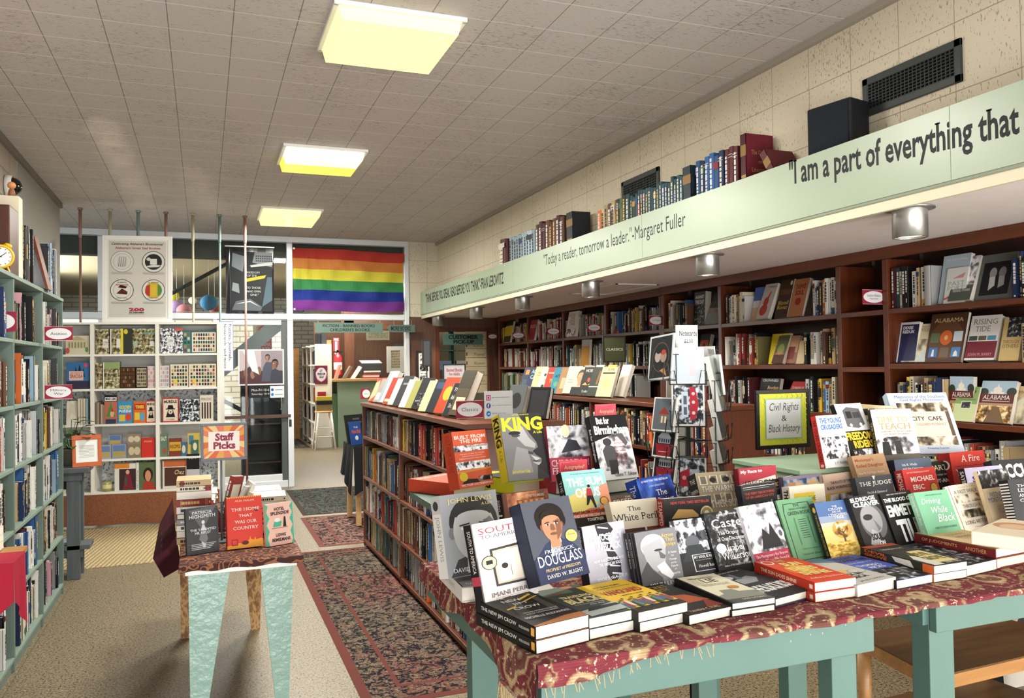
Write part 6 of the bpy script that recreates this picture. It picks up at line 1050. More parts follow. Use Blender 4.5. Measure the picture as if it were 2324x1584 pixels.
stand('photo paperback of a lone seated figure with a crimson lower half', (1252, 1092), (1345, 1082), (1240, 967), 1.165, .02, '#a8324a', [r_(0, .42, 1, 1, 'street'), p_('#33343c', .3, .5, .5, .75, .7, .72, .8, .55), e_(.45, .9, .1, .12, '#e6ddb8'), t_('CHILDREN of', .04, .26, .96, .38, '#f4e4e8', 's'), t_('FREEDOM', .04, .12, .9, .24, '#f4e4e8', 's')], group=FB, lean=12, W=0.152)
stand('black topped photo paperback with slanting white title lettering', (1368, 1092), (1450, 1082), (1338, 945), 1.165, .03, '#b9bcbe', [r_(0, 0, 1, .72, 'street'), p_('#141517', 0, .6, 0, 1, 1, 1, 1, .78), r_(0, 0, 1, .14, '#e8e8e8'), p_('#4a4b4e', .2, .2, .16, .45, .3, .55, .5, .5, .52, .2), e_(.33, .58, .12, .06, '#3a3b3e'), p_('#2a2b2e', .26, .08, .28, .3, .5, .3, .48, .08), p_('#55565a', .6, .7, .75, .76, .9, .55, .82, .5), t_('But for', .14, .86, .5, .97, '#f6f6f4', 'B'), t_('Birmingham', .04, .66, .98, .84, '#f6f6f4', 'B')]+[t_(s, .5, v, .8, v+.03, '#a83a34') for s, v in (('The Local', .6), ('and National', .54), ('Movements', .48), ('in the', .42), ('Civil', .36), ('Rights', .3), ('Struggle', .24))]+[t_('Glenn T. Eskew', .36, .04, .96, .1, '#6a6a6c', 'b')], [t_('But for Birmingham', .25, .3, .75, .8, '#f0f0f0', 'bv')], spine='#141517', group=FB, lean=12, W=0.152)
def card(label, px0, py0, px1, py1, dist, items, col, cat='sign', name='paper_sign', group=None, th=.003, zf=1.105):
    """an upright card square to the room front, at a set distance along Y"""
    o = flatsign(name, label, cat, (px0, py0), (px1, py1), dist, items, col, th, group=group); d = zf-o.location.z; G().box(.02, .0035, d, .04, .0055, .01, M('#d8d8d8', .3)).build('holder_strip', o); return o
card('coral autographed card standing above the black topped photo book', 1350, 918, 1398, 948, 2.60, [r_(.06, .08, .07, .9, '#f0a0a0'), r_(.06, .88, .6, .9, '#f0a0a0'), t_('Autographed!', .2, .3, .9, .62, '#f4d8a8', 'i')], '#c8485a', group='autographed cards')
card('coral autographed card in front of the crimson half photo book', 1268, 1046, 1333, 1074, 2.245, [r_(.06, .08, .07, .9, '#f0a0a0'), r_(.06, .86, .6, .88, '#f0a0a0'), t_('Autographed!', .18, .3, .9, .65, '#f4d8a8', 'i')], '#c03a4a', group='autographed cards', zf=1.0)
flat(['yellow spined hardback under the huge yellow lettered one, upper copy'][:1], (1165, 1124), (1262, 1108), 1.105, .055, .24, '#2f3033', [t_('KING', .1, .7, .9, .9, '#f2ec3a', 'B')], [t_('KING', .2, .5, .8, .95, '#17171a', 'Bv')], spine='#e6dd33', hard=True, group=FB)
flat(['orange red paperback lying under the standing orange red one'], (1030, 1128), (1110, 1112), 1.105, .045, .225, '#c95a3c', [t_('BUILT FROM', .1, .8, .9, .9, '#f4ece4', 'b')], (), spine='#b5432c', group=FB)
flat(['pale paged hardback stack under the black topped photo book'], (1360, 1124), (1450, 1112), 1.105, .055, .235, '#d9d9d4', (), (), spine='#2a2b2e', hard=True, group=FB)
flat(['thin crimson paperback lying under the crimson half photo book'], (1262, 1122), (1345, 1112), 1.105, .055, .23, '#a8324a', (), (), group=FB)
stand('brown portrait hardback of barn wood half hidden behind the grey one', (1150, 1215), (1255, 1200), (1138, 1118), S_, .04, '#5a3320', [r_(.1, .3, 1, .98, 'warm'), r_(.3, .4, .9, .8, '#7d4a22')]+[r_(.34+.12*i, .42, .4+.12*i, .78, '#b5763a') for i in range(5)]+[t_('EDMUND PETTUS BRIDGE', .36, .84, .9, .9, '#d8b08a')], [t_('John', .3, .75, .7, .92, '#e8e4dc', 'v'), t_('LEWIS', .2, .35, .8, .7, '#f0ece4', 'Bv')], spine='#1d1613', hard=True, group=FB, lean=14, W=0.16, sink=2)
stand('turquoise and yellow paperback with a walking figure in a red jacket', (1302, 1208), (1400, 1196), (1266, 1074), S_, .03, '#8fc9c4', [r_(0, 0, 1, .34, '#d86a4a'), p_('#e8d87a', 0, .3, 0, .55, .5, .7, .7, .4, .3, .3), p_('#e89a7a', .7, .3, 1, .4, 1, .75, .8, .7), t_('THE SUM', .08, .73, .92, .88, '#f8faf8', 'B'), t_('OF US', .22, .53, .8, .7, '#f8faf8', 'B'), p_('#b03a3a', .46, .56, .5, .68, .6, .68, .62, .54), e_(.56, .72, .035, .028, '#2a1a14'), p_('#1f1f24', .47, .56, .42, .4, .46, .4, .54, .5, .6, .34, .64, .35, .61, .55), e_(.84, .44, .1, .075, '#1f1b18'), e_(.84, .44, .085, .064, '#d0a050'), r_(0, .0, 1, .2, '#23201c'), t_('WHAT RACISM COSTS EVERYONE', .06, .26, .96, .31, '#2a1e16', 'b'), t_('AND HOW WE CAN PROSPER', .06, .205, .96, .25, '#f4ece0', 'b'), t_('TOGETHER', .36, .13, .74, .18, '#f4ece0', 'b'), t_('A book for every American.', .2, .93, .9, .955, '#2a4a48')], [t_('THE SUM OF US', .25, .4, .75, .9, '#f0f0f0', 'v')], spine='#17171a', group=FB, lean=15, W=0.15, sink=1)
stand('orange graphic book peeking between portrait and tie books', (1312, 1250), (1400, 1240), (1300, 1178), S_-.03, .02, '#d86a34', [p_('#c0481f', .2, .2, .5, .95, .8, .9, .6, .2), p_('#2a3a2e', .5, .5, .8, .8, 1, .6, 1, .2), t_('HOW', .02, .3, .2, .6, '#f4ece0', 'B')], group=FB, lean=15, sink=2)
stand('brown topped hardback behind the cream one, its title just showing', (1395, 1205), (1478, 1198), (1381, 1126), S_+.005, .025, '#5a4a3e', [t_('THE', .42, .9, .58, .94, '#e8e0d4', 's'), t_('FREEDOM', .1, .76, .92, .87, '#e8e0d4', 's')], group=FB, lean=15, sink=2)
stand('cream hardback with a plain black serif title', (1402, 1232), (1510, 1222), (1381, 1142), S_-.02, .03, '#e9e3cb', [t_('The', .34, .72, .62, .84, '#23211d', 's'), t_('White Peril', .02, .48, .96, .66, '#23211d', 's'), r_(.0, 0, .62, .28, '#4a2a24'), r_(.66, 0, 1, .28, '#7a3a2c')], group=FB, lean=15, W=0.16, sink=1)
stand('deep blue hardback with swirling night colours', (1468, 1172), (1545, 1160), (1442, 1090), S_+.03, .045, '#1f3a8a', [r_(0, 0, 1, .95, 'blue'), t_('#1 NEW YORK TIMES BESTSELLER', .12, .86, .9, .92, '#e8ecf8', 'b'), t_('A NEW ORIGIN STORY', .3, .72, .75, .77, '#e8ecf8'), t_('The', .45, .46, .75, .62, '#f4f4f8', 's'), t_('1619 Project', .1, .22, .9, .4, '#f4f4f8', 's')], [t_('The 1619', .25, .5, .75, .92, '#e8ecf8', 'sv')], hard=True, group=FB, lean=15, W=0.165, sink=2)
stand('black and red paperback with a gold seal and knocked out capitals', (1512, 1232), (1622, 1220), (1504, 1128), S_-.025, .035, '#23211f', [p_('#b8965a', .15, .55, .3, .75, .6, .72, .75, .55), r_(.06, .1, .72, .5, '#b8302e'), t_('NEW YORK TIMES BESTSELLER', .15, .86, .95, .92, '#c84a44', 'b'), t_('STAMPED', .1, .3, .68, .48, '#f2ece4', 'B'), t_('FROM', .36, .12, .66, .26, '#f2ece4', 'B'), e_(.88, .62, .13, .16, '#d8cc94'), e_(.88, .62, .11, .13, '#8a8258'), e_(.88, .62, .05, .06, '#e6dcae')], [t_('STAMPED FROM', .2, .3, .8, .95, '#e8c8b8', 'bv')], spine='#8a1f22', group=FB, lean=15, W=0.155, sink=1)
WIN = [r_(.06+.24*i, v, .24+.24*i, v+.2, '#d9d2bd') for i in range(4) for v in (.72, .3)]+[r_(.09+.24*i, v, .21+.24*i, v+.17, '#6f6a5c') for i in range(4) for v in (.74, .32)]
stand('sepia building front paperback with wide white capitals', (1600, 1178), (1700, 1168), (1577, 1077), S_+.02, .05, '#8a8064', [r_(0, 0, 1, 1, '#9a8f74')]+WIN+[e_(.36, .82, .07, .06, '#2a2622'), e_(.66, .82, .08, .06, '#2a2622'), t_('THE WARMTH', .06, .56, .94, .68, '#f6f4ea', 's'), t_('OF', .44, .42, .58, .52, '#f6f4ea', 's'), t_('OTHER SUNS', .08, .2, .94, .36, '#f6f4ea', 's')], [t_('THE', .2, .85, .8, .92, '#e8e4d4'), t_('WARMTH', .1, .7, .9, .76, '#e8e4d4'), t_('OF', .3, .58, .7, .64, '#e8e4d4'), t_('OTHER', .15, .45, .85, .51, '#e8e4d4')], spine='#23211d', group=FB, lean=15, W=0.15, sink=2)
stand('crimson topped hardback with a torn white paper title', (1682, 1142), (1768, 1132), (1674, 1062), S_+.06, .02, '#a83244', [r_(0, 0, 1, .3, 'crowd'), p_('#f0ece4', .1, .38, .05, .55, .96, .72, .98, .5, .5, .34), t_('My Race to', .06, .82, .62, .94, '#f6e8ea', 'B'), t_('FREEDOM', .14, .46, .9, .62, '#1c1a1a', 's')], spine='#7a1f2c', hard=True, group=FB, lean=16, W=0.16, sink=2)
stand('black hardback with small red capitals over a ruined street photo', (1690, 1172), (1768, 1162), (1681, 1100), S_+.03, .02, '#2a2a2c', [r_(.1, 0, .95, .42, 'crowdd'), t_('THE FIERY RECKONING', .08, .66, .94, .74, '#b8483e', 'b'), t_('OF AN AMERICAN CITY', .1, .54, .92, .62, '#b8483e', 'b'), r_(.05, .9, .95, .915, '#d8d8d8'), r_(.05, .84, .8, .85, '#b8b8b8')], group=FB, lean=16, W=0.155, sink=1)
stand('black hardback with gold surname and white block capitals', (1752, 1168), (1815, 1160), (1742, 1088), S_+.035, .02, '#23211f', [t_('ANDERSON', .04, .8, .92, .9, '#d0b268', 's'), t_('AUTHOR OF WHITE RAGE', .06, .7, .7, .74, '#b0a078'), t_('ONE PERSON,', .06, .38, .96, .54, '#f2f0ea', 'B'), t_('NO VOTE', .1, .16, .9, .32, '#f2f0ea', 'B')], group=FB, lean=16, W=0.15, sink=2)
stand('lilac street scene hardback lying behind the yellow map book', (1785, 1150), (1872, 1142), (1776, 1082), S_+.06, .02, '#8a7f96', [r_(0, 0, 1, .9, 'dusk'), r_(.1, .3, .3, .8, '#b58a6a'), e_(.6, .5, .1, .2, '#c4563a'), e_(.85, .5, .1, .25, '#d8c08a')], spine='#6a6078', hard=True, group=FB, lean=16, W=0.16, sink=2)
stand('cream and yellow map paperback with bold black capitals', (1800, 1192), (1880, 1182), (1790, 1102), S_, .03, '#eae4d0', [r_(.12, .1, .7, .82, '#e2c83c'), p_('#c9a82c', .2, .3, .5, .6, .65, .4, .4, .15), t_('THE', .52, .6, .72, .72, '#23211d', 's'), t_('COLOR', .14, .3, .98, .54, '#1d1b18', 'B'), t_('of LAW', .4, .08, .9, .24, '#a8322c', 'B')], [t_('THE COLOR', .2, .3, .8, .95, '#23211d', 'Bv')], spine='#ece6d4', group=FB, lean=16, W=0.14, sink=1)
stand('pink topped hardback with a yellow framed street photo', (1880, 1160), (1955, 1150), (1866, 1077), S_+.045, .03, '#e8cdb8', [r_(.0, .0, 1, .48, '#e0c044'), r_(.12, .0, .94, .44, 'street'), t_('THE ROOTS OF THE', .2, .72, .8, .8, '#2a231c', 'b'), t_('BLACK WORKING CLASS', .08, .58, .92, .66, '#2a231c', 'b')], hard=True, group=FB, lean=16, W=0.16, sink=2)
stand('tan hardback with red brown title lettering', (1955, 1112), (2028, 1104), (1932, 1036), S_+.075, .02, '#a88a6a', [t_("Mississippi's", .06, .78, .62, .9, '#8a3a24', 'b'), t_('Exiled Daughter', .06, .6, .9, .73, '#8a3a24', 'b'), t_('How My Civil Rights Baptism', .06, .4, .85, .5, '#f0e8dc'), t_('Under Fire Shaped My Life', .06, .26, .85, .36, '#f0e8dc'), r_(.04, .04, .96, .18, '#5d6a72')], group=FB, lean=16, W=0.155, sink=2)
stand('dark slate hardback with white serif title and a small white gavel', (1958, 1170), (2040, 1160), (1940, 1084), S_+.025, .02, '#33373e', [t_('THE JUDGE', .08, .72, .96, .86, '#f0f0ee', 's'), t_('The Life & Opinions of', .25, .52, .8, .6, '#e0e0de', 'i'), t_("Alabama's Frank M. Johnson, Jr.", .15, .4, .9, .48, '#e0e0de', 'i'), p_('#e4e4e2', .46, 1, .5, .88, .54, 1)], group=FB, lean=16, W=0.16, sink=1)
stand('thick navy boxed volume with small white lettering', (2042, 1118), (2125, 1108), (2028, 1040), S_+.06, .06, '#2c3340', [r_(0, .55, 1, 1, '#4a5a70'), t_('Ida B. Wells', .2, .8, .6, .87, '#e4e8ee'), t_('and the Campaign', .2, .68, .75, .75, '#e4e8ee'), t_('Against Lynching', .2, .56, .75, .63, '#e4e8ee')], group=FB, lean=8, spine='#23283a', sink=2)
stand('bright red hardback with stacked white capitals and a gold seal', (2066, 1148), (2140, 1138), (2046, 1066), S_+.035, .03, '#b8322e', [t_('MICHAEL', .2, .64, .92, .78, '#f6ece4', 'b'), t_('ERIC', .22, .42, .56, .56, '#f6ece4', 'b'), t_('DYSON', .2, .2, .8, .34, '#f6ece4', 'b'), e_(.84, .42, .12, .15, '#2a2a1a'), e_(.84, .42, .1, .13, '#b8963a'), t_('NEW YORK TIMES BESTSELLING AUTHOR OF', .12, .88, .8, .92, '#f0d8d0')], [t_('MICHAEL ERIC DYSON', .2, .2, .8, .95, '#f0d0c8', 'bv')], group=FB, lean=16, spine='#9a2422', W=0.15, sink=1)
stand('black hardback with torn gold capitals and a red surname', (2128, 1152), (2205, 1142), (2100, 1050), S_+.035, .03, '#1f1d1c', [t_('PARTING', .1, .8, .9, .92, '#e4dcae', 's'), t_('JOY-ANN REID', .08, .5, .94, .62, '#f0ece4', 'b'), t_('NEW YORK TIMES BESTSELLER', .1, .68, .9, .72, '#d8d4cc'), t_('MEDGAR', .14, .2, .94, .38, '#c8362e', 'B')], group=FB, lean=16, W=0.16, sink=2)
stand('red memoir with large white serif lines and a portrait spine', (2170, 1120), (2248, 1110), (2154, 1024), S_+.07, .05, '#b8342f', [t_('A Fire', .3, .76, .84, .92, '#f6ece4', 's'), r_(.1, .66, .95, .67, '#2a1a18'), t_("You Can't", .1, .44, .96, .6, '#f6ece4', 's'), t_('Put Out', .2, .2, .8, .36, '#f6ece4', 's')], [e_(.5, .8, .4, .08, '#f0e8e0'), e_(.5, .8, .25, .06, '#3a2a24')], group=FB, lean=16, spine='#a02a28', W=0.16, sink=2)
stand('lilac paperback with heavy dark capitals', (2208, 1150), (2288, 1140), (2188, 1062), S_+.05, .025, '#9a98b4', [t_('SAYING', .16, .62, .9, .78, '#2a2636', 'B'), t_('IT LOUD', .14, .42, .94, .58, '#2a2636', 'B'), r_(.0, 0, 1, .3, 'crowdd')], [t_('SAYING IT LOUD', .2, .2, .8, .95, '#e8e4d8', 'bv')], group=FB, lean=16, spine='#1d1b22', W=0.15, sink=1)
stand('black hardback with giant condensed white capitals at the edge', (2275, 1130), (2400, 1118), (2248, 1046), S_+.07, .035, '#222428', [t_('ACCUSED', .06, .5, .98, .88, '#f4f4f2', 'B')], [t_('BRENNER', .25, .5, .75, .9, '#e4e4e2', 'bv')], group=FB, lean=16, W=0.2, sink=1)
# on the pale green riser
g1 = GREENBOX[0]; RZ = ZT+.1905
stand('white paperback with blue capitals and a red spine on the green riser', (1874, 1062), (1935, 1056), (1850, 943), RZ, .022, '#efefec', [t_('THE YOUNG', .1, .84, .92, .95, '#3a6aae', 'B'), t_('CRUSADERS', .1, .72, .92, .82, '#3a6aae', 'B'), r_(.06, .16, .96, .58, 'crowd'), t_('V. P. FRANKLIN', .36, .05, .94, .1, '#3a5a8a')], [t_('THE YOUNG CRUSADERS', .2, .12, .8, .92, '#2a1614', 'bv'), e_(.5, .05, .3, .03, '#e8c8b8')], spine='#b8302a', group=FB, lean=10, W=0.14)
stand('white and black paperback with a drawn bus and yellow lettering', (1940, 1050), (2000, 1040), (1884, 919), RZ, .02, '#1a1a1a', [r_(0, .52, 1, 1, '#ecece8'), p_('#5d5f62', .2, .6, .22, .88, .4, .94, .85, .9, .88, .62, .6, .56), r_(.3, .74, .5, .86, '#2a2c2e'), r_(.54, .74, .8, .84, '#3a3c3e'), e_(.36, .62, .05, .03, '#f0f0ee'), e_(.72, .62, .05, .03, '#f0f0ee'), t_('FREEDOM', .02, .36, .98, .5, '#e8c83c', 'B'), t_('RIDERS', .2, .22, .94, .35, '#e8c83c', 'B'), r_(.1, .1, 1, .2, 'crowd'), t_('RAYMOND ARSENAULT', .3, .02, .9, .05, '#e8e8e4')], group=FB, lean=10, W=0.155)
g = G().prism([(0, 0, 0), (.19, 0, 0), (.19, 0, .03), (.17, 0, .075), (.05, 0, .085), (0, 0, .07)], (0, .06, 0), M('#c9b98a', .4))
for i in range(5): g.box(.02+.033*i, -.001, .045, .045+.033*i, 0, .07, M('#23262a', .2))
g.box(0, -.0015, .02, .19, 0, .03, M('#5a7a5a', .4)); tb = ony(1938, 1000, onz(1940, 1050, RZ).y+.12); o = g.build('toy_bus', label='cream and green model bus standing behind the drawn bus book', cat='toy bus'); q = ony(1945, 925, tb.y); o.location = (q.x, tb.y, RZ+.0006)
o.rotation_euler = (0, 0, math.radians(-10))
G().box(0, 0, 0, .17, .05, q.z-RZ-.075, M('#8a6a4a', .6)).build('box_stand', None, T=Matrix.Translation((q.x, tb.y, RZ+.0006)), label='plain brown box under the model bus', cat='box'); o.location.z = q.z-.075
stand('pale washed out cover with orange capitals and standing men', (1998, 1046), (2092, 1036), (1974, 930), RZ, .02, '#efe9e0', [r_(0, 0, 1, .46, 'street'), r_(0, 0, 1, .12, '#5a554e'), p_('#1f1f22', .1, .1, .14, .36, .3, .36, .32, .1), p_('#2a2a2e', .42, .12, .44, .38, .58, .38, .6, .12), e_(.22, .4, .05, .035, '#3a2a24'), e_(.5, .42, .05, .035, '#3a2a24'), t_("JULIAN BOND'S", .08, .88, .8, .94, '#d8c6a0', 's'), t_('TIME TO', .1, .74, .86, .85, '#dcae74', 's'), t_('TEACH', .14, .6, .9, .72, '#dc9a5c', 's'), t_('A HISTORY OF THE SOUTHERN', .16, .54, .9, .57, '#55504a'), t_('CIVIL RIGHTS MOVEMENT', .2, .49, .86, .52, '#55504a')], [t_('TIME TO TEACH', .25, .15, .75, .75, '#e0c890', 'sv')], spine='#2a2624', group=FB, lean=12, W=0.165)
stand('large pale blue album with a cafe sign photograph', (2050, 1034), (2192, 1030), (2010, 896), RZ, .03, '#c2d0e2', [t_('Memories of the Southern', .12, .91, .96, .96, '#4a5a7a', 's'), t_('Civil Rights Movement', .2, .85, .92, .9, '#4a5a7a', 's'), r_(.12, .68, .94, .83, 'sepia'), r_(.12, .28, .94, .68, '#e8d5c4'), r_(.88, .28, .94, .68, '#5a4a40'), t_('CITY  CAFE', .3, .53, .8, .6, '#3a2f2a', 'b'), t_('COLORED ENTRANCE', .36, .45, .84, .49, '#8a6a58'), r_(.14, .13, .94, .27, 'sepia'), t_('Danny Lyon', .42, .06, .76, .1, '#4a5a7a', 's')], spine='#a8bcd2', hard=True, group=FB, lean=20, W=0.24)
# ================================================================ ISLAND BOOKCASES
def island(x0, x1, y0, y1, top, zs, bays, label, name='bookcase'):
    """open fronted towards -X; y0 is the near end"""
    t = thing(name, label, 'bookcase', (x0, y0, 0)); d = x1-x0; L_ = y1-y0
    G().box(-.012, -.012, top-.03, d, L_+.012, top, WALNUTH).build('top_board', t, bevel=.003)
    G().box(.0, 0, .0045, d, .025, top-.0305, WALNUT).build('end_panel', t, bevel=.002); G().box(.0, L_-.025, .0045, d, L_, top-.0305, WALNUT).build('end_panel', t, bevel=.002)
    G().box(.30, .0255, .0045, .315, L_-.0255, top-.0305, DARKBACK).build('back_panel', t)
    ys = [.0255]+[b-y0 for b in bays]+[L_-.0255]
    for b in bays: G().box(.002, b-y0-.0125, .0045, .2995, b-y0+.0125, top-.0305, WALNUT).build('divider', t, bevel=.002)
    for i in range(len(ys)-1):
        for z in zs: G().box(0, ys[i]+(.013 if i else .0002), z-.024, .2995, ys[i+1]-(.013 if i < len(ys)-2 else .0002), z, WALNUTH).build('shelf', t, bevel=.002)
        G().box(.02, ys[i]+.013, .0045, .04, ys[i+1]-.013, zs[-1]-.0245, WALNUT).build('plinth', t)
    if x1-x0 > .45: G().box(d-.02, .0255, .0045, d, L_-.0255, top-.0305, WALNUT).build('rear_panel', t)
    return t
MX, MT = 1.30, 1.25; MZ = [.96, .612, .318, .06]
island(MX, 1.86, 4.08, 7.12, MT, MZ, [5.70], 'long brown island bookcase with leaning books on top, by the dark rug')
XNEG = V((-1, 0, 0)); AXN = V((0, -1, 0))               # facing -X: left is the far end
mids = ['ulwntnmgnkewe', 'kuynttcnNkRRnm', 'yVmbdwetuo', 'kwrtnwndbbmwkg', 'ekcrmrwbrmwqqw', 'ctnct/tvnkurk', 'qkwkkgwTTegw', 'fkkqeunw/twrgnoegccww']
for i, (yb, ya) in enumerate(((7.09, 5.72), (5.685, 4.11))):
    for k in range(4):
        fill(f'{["top", "second", "third", "bottom"][k]} shelf, {["far", "near"][i]} half of the long island bookcase', mids[2*k+i], V((MX+.01, yb, MZ[k]+.0005)), AXN, XNEG, yb-ya, ([MT-.03]+MZ)[k]-MZ[k]-.024, .2, (.2, .27), (.0, .04), group='spines in the long island bookcase', vis=.45 if i and k else .8)
def facex(label, yl, W_, X, z, H, T, col, front=(), spart=(), lean=15, spine=None, hard=False, group=None, cat='book', rot=0, page=None):
    """a face out book that fronts -X; yl is its far (left) edge"""
    ux = Matrix.Rotation(math.radians(rot), 3, 'Z') @ V((0, -1, 0)); n = V((ux.y, -ux.x, 0)); th = math.radians(lean); uz = V((0, 0, 1))*math.cos(th) - n*math.sin(th); uy = uz.cross(ux)
    cv, pg = book_meshes(W_, T, H, col, spine, hard, front, spart, page); NFEAT[0] += 1; FACED.append((X, z, yl-W_, yl))
    return put_book(frameT(V((X, yl, z+.0008+T*math.sin(th))), ux, uy, uz), cv, pg, label, cat, group)
TR = 'leaning books along the top of the long island bookcase'
tops = [('#a84236', 'red and tan jacketed', [p_('#c9a27a', 0, 0, .6, .3, .4, .9, 0, .8)], .16, .21), ('#8d8780', 'grey cellophane wrapped', [r_(.1, .1, .9, .4, '#b9b4ac')], .15, .2), ('#d5d8da', 'silver white tall', [r_(0, 0, .3, 1, '#8f959a')], .16, .27),
        ('#a03c30', 'rust red', [r_(.1, .1, .9, .2, '#d8c8a8')], .15, .22), ('#b9b6ae', 'pale grey shiny', [p_('#f0f0ee', .2, .1, .5, .9, .7, .9, .5, .1)], .15, .21), ('#3a3a3e', 'charcoal', [r_(.2, .7, .8, .76, '#8d8d90')], .15, .23), ('#e2dfd2', 'white fore edged thin', [], .14, .21), ('#9a9a5a', 'thin olive', [], .14, .2), ('#2c2d30', 'black photo', [r_(.1, .1, .9, .5, 'crowdd')], .16, .22),
        ('#d8c89a', 'cream spined', [], .15, .21), ('#2a2c33', 'dark navy', [r_(.1, .7, .9, .9, '#3a4a6a')], .16, .22), ('#a8422a', 'rust and gold jacketed', [e_(.5, .55, .3, .2, '#d8a63a')], .16, .23), ('#25282a', 'black script lettered', [t_('The', .2, .75, .6, .86, '#d8d8d4', 'i'), t_('Adventures', .15, .5, .9, .64, '#d8d8d4', 'i'), t_('Stories', .2, .25, .8, .38, '#d8d8d4', 'i')], .15, .2)]
y = 7.02
for i, (c_, nm, ar, w_, h_) in enumerate(tops):
    facex(f'{nm} book leaning on the island bookcase top, {ORD[i]} from the far end', y, w_, MX+.035, MT, h_+.015, .025+.008*(i % 3), c_, ar, (), 27, '#d8d2c4' if i % 3 == 0 else None, i % 2 == 0, TR, rot=16); y -= .193
facex('tall brown and white thick jacketed book, nearest leaning one on the island top', 4.62, .17, MX+.05, MT, .285, .05, '#4a4030', [r_(.2, .12, .9, .4, '#c9b896'), t_('GREAT', .3, .28, .8, .34, '#4a3a2a'), r_(0, .6, 1, 1, '#3a3428')], (), 24, '#4a4030', True, TR, rot=8)
facex('grey topped art book opened on the end of the island top', 4.42, .15, MX+.33, MT, .19, .04, '#55585a', [e_(.5, .5, .3, .25, '#2a2c2e')], (), 18, None, True, TR, rot=20)
facex('black art book beside the grey topped one on the island top', 4.25, .15, MX+.40, MT, .18, .03, '#1d1e20', [r_(.1, .1, .9, .9, '#2c2e31')], (), 16, None, True, TR, rot=25)
oval('red Classics sign clipped to the near end of the island bookcase', (1035, 910, 1097, 948), 4.06, 'Classics')
flatsign('section_sign', 'small red oval sign at the far end of the island bookcase', 'sign', (818, 882), (840, 905), 7.16, [e_(.6, .5, .4, .4, '#f2f1f2'), t_('Classics', .35, .44, .85, .56, '#3a2f35')], '#8e2238', .003, group='red section signs with white ovals')
flatsign('social_media_sign', 'white card listing three social media accounts beside the Classics sign', 'sign', (1099, 888), (1164, 948), 4.055, [r_(.06, .66, .22, .86, '#b83a7a'), r_(.09, .7, .19, .82, '#f4f4f4'), e_(.14, .76, .035, .045, '#b83a7a'), e_(.14, .47, .08, .1, '#2a5caa'), t_('f', .11, .4, .17, .54, '#ffffff', 'B'), e_(.14, .18, .08, .1, '#2a7cc8'), p_('#ffffff', .1, .15, .14, .21, .18, .2, .17, .15), t_('@thenewsouthbookstore', .26, .74, .9, .79, '#44506a'), t_('@The NewSouth Bookstore', .26, .45, .96, .5, '#44506a'), t_('@NSBookstoreAL', .26, .16, .76, .21, '#44506a')], '#f0f3f6', .003)
t = framesign('narrow black framed sign seen edge on above the island bookcase', (958, 770, 980, 832), 6.2, MT+.0005, 969, [], M('#3a3c40', .4)); t.rotation_euler.z = math.radians(0)
framesign('white framed Banned Books notice standing beyond the island bookcase', (1005, 826, 1058, 880), 6.9, MT+.0005, 1030, [t_('Banned Books', .12, .7, .88, .86, '#b83048', 'b'), t_('For Adults', .24, .52, .76, .66, '#b83048', 'b')]+[r_(.2, .4-.08*i, .8, .43-.08*i, '#9a9aa0') for i in range(4)], '#f0eef0', name='framed_notice')
# second island case
CX, CT = 2.83, 1.29; CZ = [.985, .64, .33, .06]
island(CX, 3.24, 4.13, 7.42, CT, CZ, [5.72], 'second brown island bookcase with pale jacketed books on top, by the right wall')
for i, (yb, ya) in enumerate(((7.39, 5.74), (5.7, 4.16))):
    fill(f'top shelf, {["far", "near"][i]} half of the second island bookcase', ['wekrRtoPnkt.BBkngwwsdv', 'wmdkrrnotkwnrkb'][i], V((CX+.01, yb, CZ[0]+.0005)), AXN, XNEG, yb-ya, .26, .2, (.19, .25), (.0, .04), group='spines in the second island bookcase', vis=.5)
    fill(f'second shelf, {["far", "near"][i]} half of the second island bookcase', ['wkrntwmkgwtbkw', 'nrotwkgmwbk'][i], V((CX+.01, yb, CZ[1]+.0005)), AXN, XNEG, yb-ya, .28, .2, (.19, .25), (.0, .04), group='spines in the second island bookcase', vis=.15)
TC2 = 'leaning books along the top of the second island bookcase'
